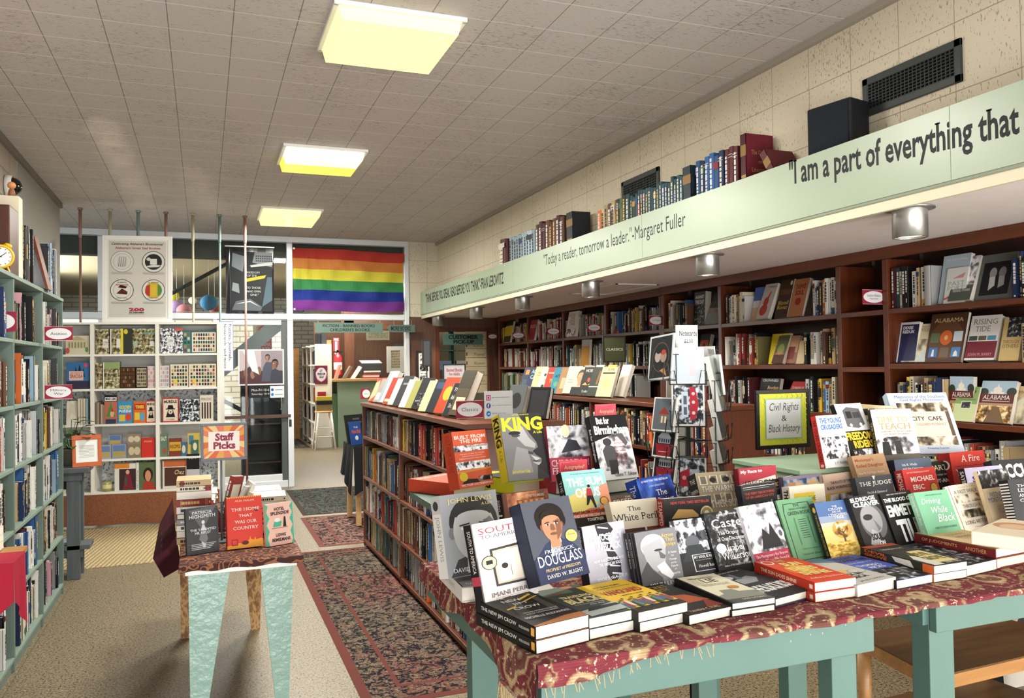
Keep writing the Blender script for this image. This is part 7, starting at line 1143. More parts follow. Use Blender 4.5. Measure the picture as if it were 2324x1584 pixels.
tops2 = [('#2a3450', 'navy and orange', [r_(.2, .7, .8, .9, '#c9823a'), r_(.1, .1, .9, .5, '#3a4a58')], None), ('#22304e', 'navy lettered', [t_('ACK', .2, .75, .8, .92, '#9ab0c8', 'B'), t_('CAP', .2, .52, .8, .7, '#9ab0c8', 'B')], None), ('#cfc49a', 'sand and cream', [t_('Short', .3, .72, .7, .78, '#5a5040', 's'), t_('Stories', .28, .62, .72, .68, '#5a5040', 's')], '#e8dfc0'),
         ('#e9e0d4', 'cream illustrated', [e_(.4, .7, .1, .06, '#5a4a44'), e_(.6, .5, .12, .05, '#8a6a5a'), e_(.4, .25, .12, .07, '#4a3a3a')], '#e0c8a0'), ('#c23a2a', 'bright red', [t_('YO', .3, .4, .7, .56, '#e8b83a', 'B'), r_(.1, .75, .9, .8, '#e0c0a0')], '#e6e0d4'), ('#2d8198', 'teal blue', [t_('AFTER', .15, .6, .85, .72, '#1a3a4a', 'B'), e_(.4, .35, .2, .1, '#5aa07a')], '#e6e4d8'),
         ('#9a7450', 'brown printed', [r_(.2, .2, .8, .6, '#c9a884')], None), ('#b9b4ac', 'thick pale grey', [r_(.2, .5, .8, .52, '#8a867e'), r_(.2, .4, .8, .42, '#8a867e'), p_('#e2dccb', 0, .7, .5, 1, 0, 1)], '#e0d8c4'), ('#d0c4ac', 'sepia portrait', [r_(0, 0, 1, .28, '#1d1d1e')]+face(.5, .64, .26, '#a98a6a', '#7a5a40', '#4a3424')[:9], None),
         ('#1c1e1c', 'black balloon printed', [t_('HOBBIT', .15, .82, .9, .93, '#e6e6e2', 's'), e_(.5, .55, .1, .08, '#c8482e'), p_('#d8a84a', .1, .36, .3, .46, .5, .36, .7, .46, .9, .36), t_('Tolkien', .2, .1, .8, .18, '#d8d8d4', 'i')], None), ('#2c332a', 'dark olive', [p_('#8a5a34', .4, .4, .5, .9, .62, .8, .56, .4), r_(0, .3, 1, .34, '#d8d8cc')], None), ('#dcd8a6', 'pale yellow face drawing', [t_('RUMI', .4, .86, .8, .95, '#5a5a3a', 's'), r_(.1, .76, .9, .82, '#4a4a2a'), e_(.5, .45, .28, .2, '#c9c48a')], None)]
y = 7.34
for i, (c_, nm, ar, sp) in enumerate(tops2):
    facex(f'{nm} book leaning on the second island top, {ORD[i]} from the far end', y, .155, CX+.03, CT, .25, .03+.02*(i in (2, 7)), c_, ar, (), 24, sp, i % 2 == 0, TC2, rot=22); y -= .147 if i < 8 else .16
for i, (x_, y_, w_) in enumerate(((1345, 838, 'cream'), (1372, 835, 'pale yellow'), (1405, 836, 'white'), (1318, 842, 'grey green'))):
    q = onx(x_, y_+20, CX+.22); facex(f'{w_} book showing its top behind the leaning row on the second island top', q.y+.06, .15, CX+.20, CT, .262, .03, CODE['cyw'[i] if i < 3 else 'g'][1], (), (), 20, group=TC2)
framesign('black framed olive Classics sign on a pole above the second island bookcase', (1368, 762, 1421, 822), 6.1, CT+.0005, 1394, [t_('CLASSICS', .1, .44, .92, .54, '#c9c9b4', 's')], M('#3d402a', .35))
flatsign('section_sign', 'red oval sign at the far end of the second island top', 'sign', (1192, 865), (1212, 886), 7.46, [e_(.5, .5, .44, .4, '#f2f1f2'), t_('Classics', .3, .44, .7, .56, '#3a2f35')], '#8e2238', .003, group='red section signs with white ovals')
o = flatsign('section_sign', 'red tall oval sign on the front of the second island bookcase', 'sign', (1190, 902), (1208, 935), 7.445, [e_(.5, .5, .44, .42, '#f2f1f2'), t_('Classics', .2, .44, .8, .56, '#3a2f35')], '#8e2238', .003, group='red section signs with white ovals')
# ================================================================ BUILT-IN CASES ON THE RIGHT WALL
RX = 3.9; RZs = [1.865, 1.532, 1.205, .87, .54, .2]; RTOP = 2.243
def builtin(ys, label, xf, narrow=None, stile=.04):
    """ys runs from the far end to the near end"""
    t = thing('bookcase', label, 'bookcase', (xf, 0, 0)); g = G()
    G().box(-.012, ys[-1]-.02, RTOP-.07, .02, ys[0]+.02, RTOP, WALNUTH).build('cornice', t, bevel=.003)
    for i, y in enumerate(ys): G().box(0, y-stile/2, .0005, .30, y+stile/2, RTOP-.0705, WALNUT).build('stile', t, bevel=.002)
    for i in range(len(ys)-1):
        a, b = ys[i+1]+stile/2+.0003, ys[i]-stile/2-.0003
        for z in RZs:
            zz = z if narrow != i else z-.02+.02*(z > 1.6)
            G().box(.002, a, zz-.032, .30, b, zz, WALNUTH).build('shelf', t, bevel=.002)
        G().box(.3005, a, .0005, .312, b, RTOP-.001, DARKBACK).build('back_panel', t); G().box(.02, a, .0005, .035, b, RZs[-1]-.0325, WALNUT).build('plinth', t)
    return t
YA_ = [6.37, 5.50, 4.19, 3.80, 1.95]; YB_ = [10.82, 9.72, 8.62, 7.55, 6.46]
builtin(YA_, 'near built-in brown bookcase with an empty narrow bay on the right wall', RX, 2)
builtin(YB_, 'far built-in brown bookcase on the right wall by the wood end wall', RX+.03)
def row(case, bay, shelf, codes, y0, y1, xf=RX, h=(.19, .25), vis=1): fill(f'{["top", "second", "third", "fourth"][shelf]} shelf, {bay}', codes, V((xf+.012, y0, RZs[shelf]+.0005)), AXN, XNEG, y0-y1, .29, .22, h, (.0, .05), group=f'spines in the {case} bookcase', vis=vis)
A1, A2, A3 = 'far bay of near wall bookcase', 'middle bay of near wall bookcase', 'near bay of near wall bookcase'
row('near wall', A1, 0, 'kcwwtckdkgunnw', 6.33, 5.93); row('near wall', 'far bay right end of near wall case', 0, 'nmkbw', 5.68, 5.54); row('near wall', A1, 1, 'rnggrkdb', 6.33, 6.02); row('near wall', 'far bay right end of near wall case', 1, 'kmr', 5.62, 5.54)
row('near wall', A2, 0, 'dwgvcc', 5.46, 5.18); row('near wall', 'middle bay right end of near wall case', 0, 'wukkwwo', 4.48, 4.23); row('near wall', A2, 1, 'wgwcwyntkrrvg', 5.46, 5.07); row('near wall', 'middle bay right end of near wall case', 1, 'ycekwgtnwkwet', 4.62, 4.23)
row('near wall', A2, 2, 'wwcrkwpkm', 5.46, 5.2, vis=.5); row('near wall', 'middle bay right end of near wall case', 2, 'wsdktyrulntcw', 4.57, 4.23, vis=.6); row('near wall', A3, 0, 'mqckkcwccwttGg', 3.77, 3.36); row('near wall', 'near bay right end of near wall case', 0, 'bbkwwws', 2.98, 2.75)
row('near wall', A3, 2, 'dgtbycwkgntBB', 3.77, 3.42, vis=.7); row('near wall', 'near bay right end of near wall case', 1, 'trr', 2.94, 2.84)
row('near wall', A1, 2, 'knmwtgdkwnr', 6.33, 5.6, vis=.15); row('near wall', A2, 3, 'knmwtgdkwnrkwb', 5.46, 4.6, vis=.3); row('near wall', A3, 3, 'wtcvgkwrnt', 3.77, 3.0, vis=.35)
FO = 'face out books in the built-in wall bookcases'
def fo(label, px0, px1, yb, yt, shelf, T, col, front=(), hard=False, lean=12, X=RX+.05, spine=None, rot=0, group=FO):
    a, b = onx(px0, yb, X), onx(px1, yb, X); z = RZs[shelf]; w_ = min(max(a.y-b.y, .05), .26); k = math.radians(lean); lo, hi = .05, .292
    n = V((-1, 0, 0)); uz = V((0, 0, 1))*math.cos(k) - n*math.sin(k)
    for _ in range(22):
        m = (lo+hi)/2
        if proj(V((X, a.y, z))+uz*m)[1] > yt: lo = m
        else: hi = m
    return facex(label, a.y, w_, X, z, lo, T, col, front, (), lean, spine, hard, group, rot=rot)
TXT = lambda s, v0, v1, c='#e8e4dc', u0=.1, u1=.9, st='s': t_(s, u0, v0, u1, v1, c, st)
fo('thick pale blue grey book standing face out, top shelf near bay', 2128, 2190, 673, 585, 0, .03, '#a9b9c4', [TXT('ALABAMA', .88, .92)]); fo('white book with pink and blue stripes before the blue grey one', 2140, 2188, 674, 612, 0, .015, '#d9dcd8', [TXT('PAST', .5, .62, '#8a9aa4'), TXT('PORT', .36, .48, '#8a9aa4'), p_('#c05a5a', 0, .1, .9, .3, .9, .36, 0, .16), p_('#c98a8a', .3, .7, .9, .85, .8, .7)], X=RX+.03)
fo('grey photo book leaning with a thick white fore edge, top shelf near bay', 2150, 2200, 674, 592, 0, .04, '#6d6f6c', [r_(0, .35, 1, 1, 'street'), r_(0, 0, 1, .32, '#4f5850'), TXT('Alabama Women', .2, .28, '#dcdcd4')], lean=22, X=RX+.02)
fo('wide dark album with two striped figures, top shelf near bay', 2208, 2290, 668, 584, 0, .02, '#5d605c', [r_(.12, .1, .92, .82, '#15161a'), e_(.42, .58, .1, .12, '#8d8d8c'), e_(.68, .58, .1, .12, '#77777a'), p_('#b9b9b6', .34, .5, .5, .5, .52, .3, .36, .2), p_('#8f8f8e', .6, .5, .76, .5, .78, .3, .62, .24)], lean=18)
fo('white and navy book standing at the left of the second shelf near bay', 2033, 2075, 818, 735, 1, .03, '#26284a', [r_(0, 0, .08, 1, '#e4e4ea'), r_(0, .94, 1, 1, '#e4e4ea'), TXT('DIXIE', .82, .9, '#f0f0f4', .16, .7, 'B'), TXT('REDUX', .72, .8, '#f0f0f4', .16, .8, 'B')], spine='#4a3f66')
fo('pastel painted cover with brown capitals, second shelf near bay', 2044, 2098, 818, 741, 1, .03, '#d2c6a6', [r_(0, 0, 1, .6, 'paint'), TXT('METROPOLIS', .8, .88, '#6a4a34'), TXT('THE SOUTHERN', .9, .94, '#8a6a4a')], lean=18)
fo('tall brown picture book with an orange dome and six small photos', 2097, 2180, 818, 706, 1, .02, '#4a3020', [e_(.5, .46, .46, .4, '#5f3f28'), TXT('ALABAMA', .82, .9, '#d8b88a'), e_(.5, .5, .17, .15, '#c8622e'), e_(.5, .5, .05, .05, '#e8b07a')]+[r_(.08+.31*i, v, .32+.31*i, v+.2, c_) for (i, v, c_) in ((0, .4, '#5a6a4a'), (2, .42, '#c9d4de'), (0, .1, '#3a6aa8'), (1, .1, '#6a5a4a'), (2, .1, '#4a7ab0'))]+[p_('#e6e4de', .16, .12, .18, .26, .22, .26, .24, .12), p_('#e6e4de', .76, .12, .78, .2, .82, .24, .86, .2, .88, .12)], lean=15)
fo('white and maroon book with thin grey capitals, second shelf near bay', 2187, 2255, 816, 724, 1, .05, '#d9d6d0', [r_(0, .05, 1, .42, '#6d1f2e'), TXT('RISING', .8, .92, '#77736e'), TXT('TIDE', .64, .76, '#77736e', .2, .7), r_(.04, .44, .32, .54, '#3a4a4a'), r_(.36, .44, .62, .54, '#5a5a4a'), r_(.66, .44, .94, .54, '#4a8aa8'), TXT('JOHN M. BARRY', .08, .16, '#c98a94')], lean=17, hard=True)
fo('tan and dark photo book at the far right of the second shelf', 2264, 2310, 812, 726, 1, .035, '#b9a06a', [r_(.25, .55, 1, 1, 'crowdd'), TXT('THROUGH', .4, .48, '#5a4a2a'), TXT('OTHERS', .3, .38, '#5a4a2a')], lean=15, hard=True)
for i, x_ in enumerate((2122, 2133, 2144)):
    fill(f'third shelf, tan set {["one", "two", "three"][i]} of near wall bookcase', 'T', V((RX+.02, onx(x_, 960, RX+.02).y, RZs[2]+.0005)), AXN, XNEG, .035, .29, .2, (.235, .24), (0, .005), group='matching tan spines on the third shelf')
def capitol(): return [r_(0, .68, 1, 1, '#9db3c4'), e_(.1, .72, .14, .1, '#2a3324'), e_(.9, .74, .14, .1, '#2a3324'), r_(.3, .68, .7, .74, '#e4e0d4'), e_(.5, .78, .13, .08, '#e8e4d8'), p_('#e8e4d8', .47, .84, .5, .95, .53, .84), r_(0, .46, 1, .68, '#5a1f1c'), TXT('ALABAMA', .55, .65, '#f4f0e8'), r_(.1, .5, .9, .52, '#c9a89a'), r_(0, .4, 1, .46, '#a8866a'), r_(0, 0, 1, .4, 'leaf'), p_('#6d5238', .25, .0, .45, .36, .62, .38, .85, .0)]
fo('state history book with a white dome, upright after the tan spines', 2155, 2208, 962, 855, 2, .03, '#a8866a', capitol(), lean=3, X=RX+.04); fo('sage and pale green book with a small photo, third shelf near bay', 2158, 2207, 960, 880, 2, .02, '#c4d09a', [r_(0, .5, 1, 1, '#7d9a58'), TXT('Alabama', .82, .92, '#1f2a1c', .14, .86, 'i'), TXT('Album', .7, .8, '#1f2a1c', .24, .76, 'i'), r_(.3, .36, .76, .58, '#dcdcd0'), r_(.33, .38, .73, .56, 'crowdd'), TXT('Collected Poems', .62, .66, '#3a4a2a')], lean=20, X=RX+.0)
fo('state history book with a white dome, leaning copy farther along', 2212, 2290, 966, 868, 2, .03, '#a8866a', capitol(), lean=18, X=RX+.02); fo('tan painted landscape book at the far right of the third shelf', 2296, 2340, 965, 880, 2, .03, '#c4a87c', [r_(0, 0, 1, .7, 'paint'), TXT('MONT', .8, .88, '#5a4a34')], lean=16)
fo('blue sky photo book in the middle bay, top shelf', 1703, 1735, 715, 655, 0, .02, '#8f9fc4', [r_(0, 0, 1, .4, '#d8b896'), r_(0, .4, 1, .6, '#d9dce2'), r_(0, .6, 1, 1, '#4a6ab0')], X=RX+.07); fo('white book with a red pear shaped silhouette, top shelf middle bay', 1714, 1742, 715, 650, 0, .035, '#b9b4ae', [e_(.42, .25, .3, .16, '#a8402e'), e_(.45, .48, .2, .14, '#a8402e'), p_('#a8402e', .38, .5, .6, .78, .68, .76, .55, .5), t_('The Making of a', .3, .88, .96, .93, '#2a2a2a', 'b')], lean=22, X=RX+.02)
fo('dark brown book with yellow title, top shelf middle bay', 1756, 1785, 710, 640, 0, .04, '#3d2a1e', [TXT('Blood', .34, .44, '#d8b85a'), TXT('River', .22, .32, '#d8b85a'), e_(.85, .9, .1, .06, '#d8c8a0'), r_(.1, .6, .9, .75, '#5a3a24')], lean=16); fo('rust brown book with dark red shouting title, top shelf middle bay', 1787, 1820, 708, 638, 0, .035, '#a8704a', [TXT('TAIWO', .72, .86, '#7a1f1c', .15, .85, 'B'), TXT('SOUL', .56, .7, '#7a1f1c', .2, .8, 'B'), e_(.5, .4, .2, .1, '#8a2a20')], lean=16)
fo('dark book in shadow at the right of the top shelf, middle bay', 1825, 1845, 706, 650, 0, .02, '#2c231c', [], lean=18); fo('thick black and white photo book standing, top shelf far bay', 1573, 1598, 722, 652, 0, .06, '#4a4a4c', [r_(0, 0, 1, .62, 'crowdd'), TXT('AGAINST', .8, .9, '#d8d8d8', .1, .9, 'B'), TXT('THE DAY', .64, .76, '#d8d8d8', .1, .9, 'B')], lean=4, X=RX+.06)
fo('grey wrapped book with red lettering, top shelf far bay', 1598, 1632, 722, 668, 0, .03, '#8d8f90', [r_(0, .5, 1, 1, '#4a4c50'), TXT('THE', .62, .7, '#b84a3a'), TXT('HAT', .36, .44, '#b84a3a')], lean=22); fo('bright yellow book with black letters, second shelf middle bay', 1743, 1785, 818, 760, 1, .02, '#e0cc2a', [TXT('NELSON', .88, .95, '#23211a', .5, .96, 'B'), TXT('MANDELA', .78, .85, '#23211a', .4, .96, 'B'), TXT('The struggle', .66, .73, '#6a5a1a', .24, .8, ''), TXT('is my life', .56, .63, '#6a5a1a', .24, .7, '')]+[e_(.62, .28, .22, .2, '#3a3420'), r_(.4, 0, 1, .12, '#3a3420')], X=RX+.08)
fo('mottled green and red book leaning before the yellow one', 1750, 1775, 818, 766, 1, .03, '#55583a', [r_(0, 0, 1, .3, '#4a2a22'), e_(.5, .5, .3, .2, '#7d8a4a'), TXT('ABINA', .3, .4, '#d8705a')], lean=22, X=RX+.02); fo('dusky red sky book, second shelf middle bay', 1775, 1803, 818, 765, 1, .025, '#8a5a44', [r_(0, .4, 1, 1, '#b58a6a'), r_(0, .15, .8, .6, '#6d2a24')], lean=17)
fo('pale tan book half hidden, second shelf middle bay', 1806, 1824, 818, 775, 1, .02, '#c9b08a', [], lean=14); fo('black music book with white script, third shelf middle bay', 1718, 1762, 918, 860, 2, .03, '#17171a', [TXT('CROWNED', .88, .96, '#d8d8d8', .1, .9), TXT('Bourbon', .62, .74, '#d8a86a', .4, .95, 'i'), TXT('Street', .5, .6, '#d8a86a', .4, .9, 'i'), r_(.1, .1, .6, .35, '#b9b9b9')], X=RX+.05)
fo('dark red book lying forward, third shelf middle bay', 1775, 1808, 905, 872, 2, .04, '#9a2f2c', [TXT('TO MAKING OF', .7, .8, '#e8c8c0', .1, .9, ''), TXT('AFRICAN', .5, .6, '#e8c8c0', .1, .9, '')], lean=30); fo('black cover with orange panel, second shelf far bay', 1578, 1600, 800, 762, 1, .04, '#23211f', [r_(.1, .2, .9, .8, '#b8502e'), e_(.5, .5, .2, .2, '#1d1a18')], lean=14)
fo('dark faces cover with a pale fore edge, second shelf far bay', 1612, 1648, 800, 766, 1, .04, '#26262a', [r_(.1, .1, .9, .9, 'crowdd')], lean=20)
SS = 'red section signs with white ovals'
oval('red oval sign for Southern Alabama and Montgomery interest, by the empty bay', (1957, 657, 2009, 691), 3.825, 'Southern Alabama', two='Montgomery Interest'); oval('red oval sign reading African on the near wall bookcase', (1634, 699, 1674, 724), 5.53, 'African'); oval('red oval sign reading Civil Rights between the two wall bookcases', (1473, 716, 1506, 738), 6.40, 'Civil Rights')
flatsign('section_sign', 'red oval sign half behind bagged cards, near wall bookcase', 'sign', (1650, 824), (1680, 849), 5.53, [e_(.4, .5, .42, .4, '#f2f1f2'), t_('African', .2, .52, .7, .64, '#3a2f35'), t_('American', .2, .34, .7, .46, '#3a2f35')], '#8e2238', .003, group=SS); flatsign('section_sign', 'dim red oval sign low in the middle bay of the near wall bookcase', 'sign', (1697, 880), (1718, 918), 5.44, [e_(.5, .5, .42, .42, '#d9d7d8'), t_('Biography', .2, .44, .8, .56, '#3a2f35')], '#7d2033', .003, group=SS)
for q in ((1108, 758, 1128, 769, 10.86, 'Native', 'red oval sign at the far end of the far wall bookcase'), (1163, 754, 1190, 768, 9.70, 'Reconstruction', 'red oval sign, second along the far wall bookcase'), (1242, 744, 1270, 760, 8.60, 'Civil War', 'red oval sign reading Civil War, third along the far wall bookcase'), (1334, 735, 1363, 752, 7.53, 'Civil War', 'red oval sign reading Civil War, fourth along the far wall bookcase')): oval(q[6], q[:4], q[4], q[5])
# far case
BX = RX+.03
BB = ['first bay of far wall bookcase', 'second bay of far wall bookcase', 'third bay of far wall bookcase', 'fourth bay of far wall bookcase']
for i, (c0, c1, c2) in enumerate((('nwkyYtnNtw', 'k/w/o/nrt', 'Egtwtnt'), ('cRRwW/gtncc', 'kw/kd/n/kgrpw', 'gwtnkw'), ('kwWW/gnctewkwgr', 'gqgcC/lTTwtgwws', 'kwrtnk'), ('kyckwwBUu/GntwNmmuww', 'wwkvtnoykwgs', 'ktnwkn'))):
    yb, ya = YB_[i]-.03, YB_[i+1]+.03
    row('far wall', BB[i], 0, c0, yb, ya, BX, vis=.9); row('far wall', BB[i], 1, c1, yb, ya, BX, vis=.8); row('far wall', BB[i], 2, c2, yb, yb-(.9 if i < 2 else .5), BX, vis=.4)
fo('white book with red Civil War style title, third bay of far wall bookcase', 1282, 1306, 755, 703, 0, .04, '#dcdcd8', [TXT('AFTER', .8, .9, '#8a2a2a', .1, .7), TXT('THE', .68, .78, '#8a2a2a', .3, .7), TXT('CIVIL', .56, .66, '#8a2a2a', .2, .8), TXT('WAR', .44, .54, '#8a2a2a', .3, .8), r_(0, 0, 1, .3, 'street')], X=BX-.03)
fo('red crowd cover with grey fore edge, second bay of far wall bookcase', 1197, 1212, 762, 728, 0, .03, '#8a2430', [TXT('RED', .6, .75, '#d8b0b0')], X=BX-.02); fo('yellow and black jacketed book, first bay of far wall bookcase', 1142, 1158, 768, 732, 0, .03, '#c9b02e', [r_(0, .8, 1, 1, '#1d1d1a'), r_(0, 0, 1, .3, '#3a3a2a')], X=BX-.02)
fo('mustard and glass wrapped book, third bay second shelf of far wall bookcase', 1318, 1336, 824, 768, 1, .03, '#b07a2a', [r_(0, .75, 1, 1, '#a9b0b4')], X=BX-.02, lean=4)
# ================================================================ OLD BOOKS ON THE SOFFIT LEDGE
LG = 'old books on the soffit ledge'
def ledge(where, codes, y0, y1, h, hard=True, D=.15, lean_all=0):
    rng = random.Random(hash_(where)); n = len(codes); w_ = (y0-y1)/n; 
    for i, ch in enumerate(codes):
        word, hx = CODE[ch.lower()]; H = rng.uniform(*h); SHELF.append(dict(P=V((2.905, y0-w_*(i+1)-.0, 2.4405))+V((0, w_, 0))*0, ax=AXN, n=XNEG, T=w_-.001, H=H, D=D, word=word, hx=hx, jit=rng.choice((0, 1, 2)), lean=lean_all, where=where, idx=i+1, group=LG, vis=1.3, seed=rng.random(), hard=True))
ledge('far maroon book on the soffit ledge', 'm', 7.86, 7.68, (.40, .41)); ledge('pale blue set on the soffit ledge', 'hhhhhhhhhh', 7.62, 6.95, (.37, .40)); ledge('brown set on the soffit ledge', 'nmmnmnmn', 6.92, 6.30, (.38, .43)); ledge('tan row on the soffit ledge', 'ottnt', 5.66, 5.38, (.31, .35))
ledge('dark green set on the soffit ledge', 'fvfq', 5.36, 5.16, (.34, .36)); ledge('long teal set on the soffit ledge', 'qqqqqqqqqqqqqqqqqqq', 5.15, 4.46, (.31, .35)); ledge('bright blue set on the soffit ledge', 'ubuuub', 4.31, 4.02, (.36, .39)); ledge('gold banded maroon set on the soffit ledge', 'mmm', 4.01, 3.885, (.37, .39))
def slab(label, y, T, H, D, col, front=(), lean=0, spine=None, rot=0, x=2.895):
    M_ = Matrix.Translation((x, y, 2.4412)) @ Matrix.Rotation(math.radians(rot), 4, 'Z') @ Matrix.Rotation(math.radians(lean), 4, 'X')
    cv, pg = book_meshes(D, T, H, col, spine, True, front, (r_(0, .7, 1, .85, '#8a6a3a'), r_(.1, .4, .9, .44, '#a58a4a')), PAGEY); put_book(M_ @ Matrix.Translation((0, 0, 0)), cv, pg, label, 'book', LG); NFEAT[0] += 1
# these turn a cover to the room: local x runs along the spine-to-edge direction, facing -Y
slab('large black bound volume standing after the brown set on the ledge', 6.12, .12, .40, .17, '#23262c'); slab('dark teal volume with a black panel ending the long teal set', 4.36, .09, .37, .17, '#27343c')
slab('crimson cover with faint gold title standing face out on the ledge', 3.80, .05, .42, .19, '#6a1f2c', [t_('The Outline', .2, .72, .85, .78, '#b08a5a', 's'), t_('of', .45, .6, .6, .65, '#b08a5a', 's'), t_('Literature', .2, .48, .85, .54, '#b08a5a', 's')], spine='#4a1a20')
slab('crimson book tipped over against its neighbour on the ledge', 3.46, .05, .34, .19, '#5f1c28', (), -32, '#5a2a2e')
# ================================================================ NOTECARD CAROUSEL
c0 = CAM + ray(1560, 950)*3.42; CXY = V((c0.x, c0.y, 0)); CS = 'notecards in the wire carousel'
view = math.atan2(c0.x, c0.y)                           # bearing from the door side
t = thing('card_carousel', 'black wire carousel of notecards behind the display table', 'display rack', CXY)
G().tube([(0, 0, .02), (0, 0, 1.70)], .012, BLK, 12).build('pole', t, smooth=True); G().lathe([(0, 0.0006), (.24, 0.0006), (.24, .015), (.03, .03), (.014, .04)], BLK, n=32).build('base', t, smooth=True)
def pocket(ang, z, w, h, r):
    """wire pocket at a bearing, floor height z"""
    a = math.radians(ang); d = V((math.sin(a), -math.cos(a), 0)); s = V((math.cos(a), math.sin(a), 0)); o = d*r; f = d*.035; u = V((0, 0, 1)); g = G(); wr = .0022
    A, B = o-s*w/2+u*z, o+s*w/2+u*z
    g.tube([A+u*h*.55, A, A+f, A+f*1.3+u*h*.35, A+f*1.3+s*.02+u*h*.38, A+s*.03+f*1.3+u*.0, ], wr, BLK, 6)
    g.tube([B+u*h*.55, B, B+f, B+f*1.3+u*h*.35, B+f*1.3-s*.02+u*h*.38, B-s*.03+f*1.3+u*.0], wr, BLK, 6)
    g.tube([A-s*.008+u*h*.4+f*1.5, A+u*h*.36+f*1.3], wr, BLK, 6); g.tube([A, B], wr, BLK, 6); g.tube([A+f, B+f], wr, BLK, 6); g.tube([A+u*h*.55, B+u*h*.55], wr, BLK, 6); g.tube([A+u*h*.55, V((0, 0, z+h*.55))], wr, BLK, 6); g.tube([B+u*h*.55, V((0, 0, z+h*.55))], wr, BLK, 6)
    g.build('wire_pocket', t); return o, d, s
def card_at(label, ang, z, w, h, items, col, r=.10, n=3, tilt=10, bag=False, edge='#e9e8e2', roll=0, T=.010):
    o, d, s = pocket(ang, z, w+.012, h, r); a = math.radians(ang)
    g = G().box(-w/2, 0, 0, w/2, T, h, edge); art(g, [r_(0, 0, 1, 1, edge), r_(.05, .04, .95, .96, col)]+items, w, h, V((-w/2, 0, 0)))
    M_ = Matrix.Translation(CXY + o + d*.024 + V((0, 0, z+.003))) @ Matrix.Rotation(a, 4, 'Z') @ Matrix.Rotation(math.radians(-tilt), 4, 'X') @ Matrix.Rotation(math.radians(roll), 4, 'Y')
    ob = g.build('notecard', label=label, cat='notecard', group=CS, T=M_)
    if bag: G().box(-w/2-.006, -.004, -.001, w/2+.006, -.003, h+.03, mat_glass('cellophane', (.95, .97, .98, 1), 1.2)).build('sleeve', ob)
SHIP = [p_('#8a1f2c', .22, .05, .78, .05, .92, .38, .12, .38), r_(.24, .4, .76, .56, '#aab6c4'), p_('#c0cad4', .2, .56, .5, .85, .8, .56)]+[r_(.27+.1*i, .42, .33+.1*i, .53, '#2c3440') for i in range(5)]+[r_(.3, .15, .7, .17, '#c8a0a0'), e_(.85, .85, .06, .05, '#d0d4d8')]
SHV = [p_('#a82032', .55, .12, .55, .92, .72, .88, .82, .5, .72, .16), r_(.3, .2, .5, .8, '#c4d0dc'), r_(.36, .26, .46, .44, '#4a5a6a'), r_(.36, .5, .46, .7, '#4a5a6a'), e_(.66, .3, .05, .04, '#e6c8c8'), e_(.66, .55, .05, .04, '#e6c8c8'), e_(.66, .75, .05, .04, '#e6c8c8')]
vd = -math.degrees(view)
zat = lambda y, k=1.0: (CAM + ray(1560, y)*3.32).z
card_at('silvery washed out notecard at the top of the front column', vd+2, zat(872), .135, .15, [r_(.2, .2, .5, .7, '#c9d4e4'), r_(.55, .2, .75, .75, '#e0ccd4')], '#ccd6e2', tilt=8)
card_at('black swirl notecard with a red hull turned sideways, front column', vd+2, zat(967), .132, .175, SHV, 'snow', r=.105, tilt=6)
card_at('black swirl notecard with a red hull, lowest of the front column', vd+2, zat(1130), .135, .17, [p_('#a82032', .2, .3, .2, .62, .5, .72, .52, .3), r_(.54, .35, .75, .7, '#b9c6d6'), e_(.34, .5, .06, .05, '#e0a8a0')], 'snow', r=.115, tilt=6)
pocket(vd+2, zat(1035), .145, .12, .105)
card_at('black portrait notecard tilted in a clear sleeve, top of the left column', vd-46, zat(862), .14, .19, [e_(.5, .5, .36, .34, '#5a4438'), e_(.5, .5, .33, .31, '#17181c'), e_(.38, .52, .13, .13, '#b9a39a'), e_(.62, .5, .13, .13, '#a88878'), e_(.4, .64, .1, .06, '#1d1614'), e_(.62, .6, .1, .06, '#b8402e'), p_('#c98a4a', .5, .2, .8, .05, .7, .25)], '#1b1c20', r=.13, tilt=12, bag=True, roll=-6)
card_at('grey notecard of a red roofed house, second in the left column', vd-46, zat(980), .135, .14, [r_(.3, .2, .7, .5, '#6d6258'), p_('#8a3028', .26, .5, .5, .72, .74, .5), r_(.4, .24, .48, .44, '#c9c4b4'), r_(.55, .24, .63, .44, '#c9c4b4')], '#59626a', r=.12, tilt=10)
card_at('night notecard of a house on a red hull, third in the left column', vd-46, zat(1040), .135, .145, SHIP, '#15171b', r=.12, tilt=10)
card_at('night notecard of a house on a red hull, fourth in the left column', vd-46, zat(1094), .135, .145, SHIP, '#15171b', r=.12, tilt=10)
card_at('dark notecard edge at the foot of the left column', vd-46, zat(1148), .135, .145, SHIP, '#2a2c30', r=.12, tilt=10)
for i, (y_, h_, lb) in enumerate(((935, .23, 'tallest bagged notecard bundle at the top of the right column'), (1000, .17, 'bagged notecard bundle, second in the right column'), (1052, .15, 'bagged notecard bundle, third in the right column'), (1105, .15, 'bagged notecard bundle, lowest of the right column'))):
    card_at(lb, vd+78, zat(y_), .13, h_, [p_('#8d9a84', .2, .1, .5, .9, .8, .3), p_('#b9bcae', .3, .1, .6, .6, .9, .1)] if i == 0 else [p_('#8a8d92', .3, .1, .5, .8, .7, .1)], '#b9bdb8' if i < 1 else '#77797d', r=.13, tilt=12, bag=True, T=.022)
for i, (an, y_) in enumerate(((vd+150, 880), (vd+190, 960), (vd+200, 1060), (vd+110, 900))):
    card_at(f'plain cream back of a notecard on the far side of the carousel, {["highest", "middle", "lowest", "side facing"][i]}', an, zat(y_), .135, .17, [], '#e6e4da', r=.12, tilt=6)
a_ = c0; Yc = c0.y
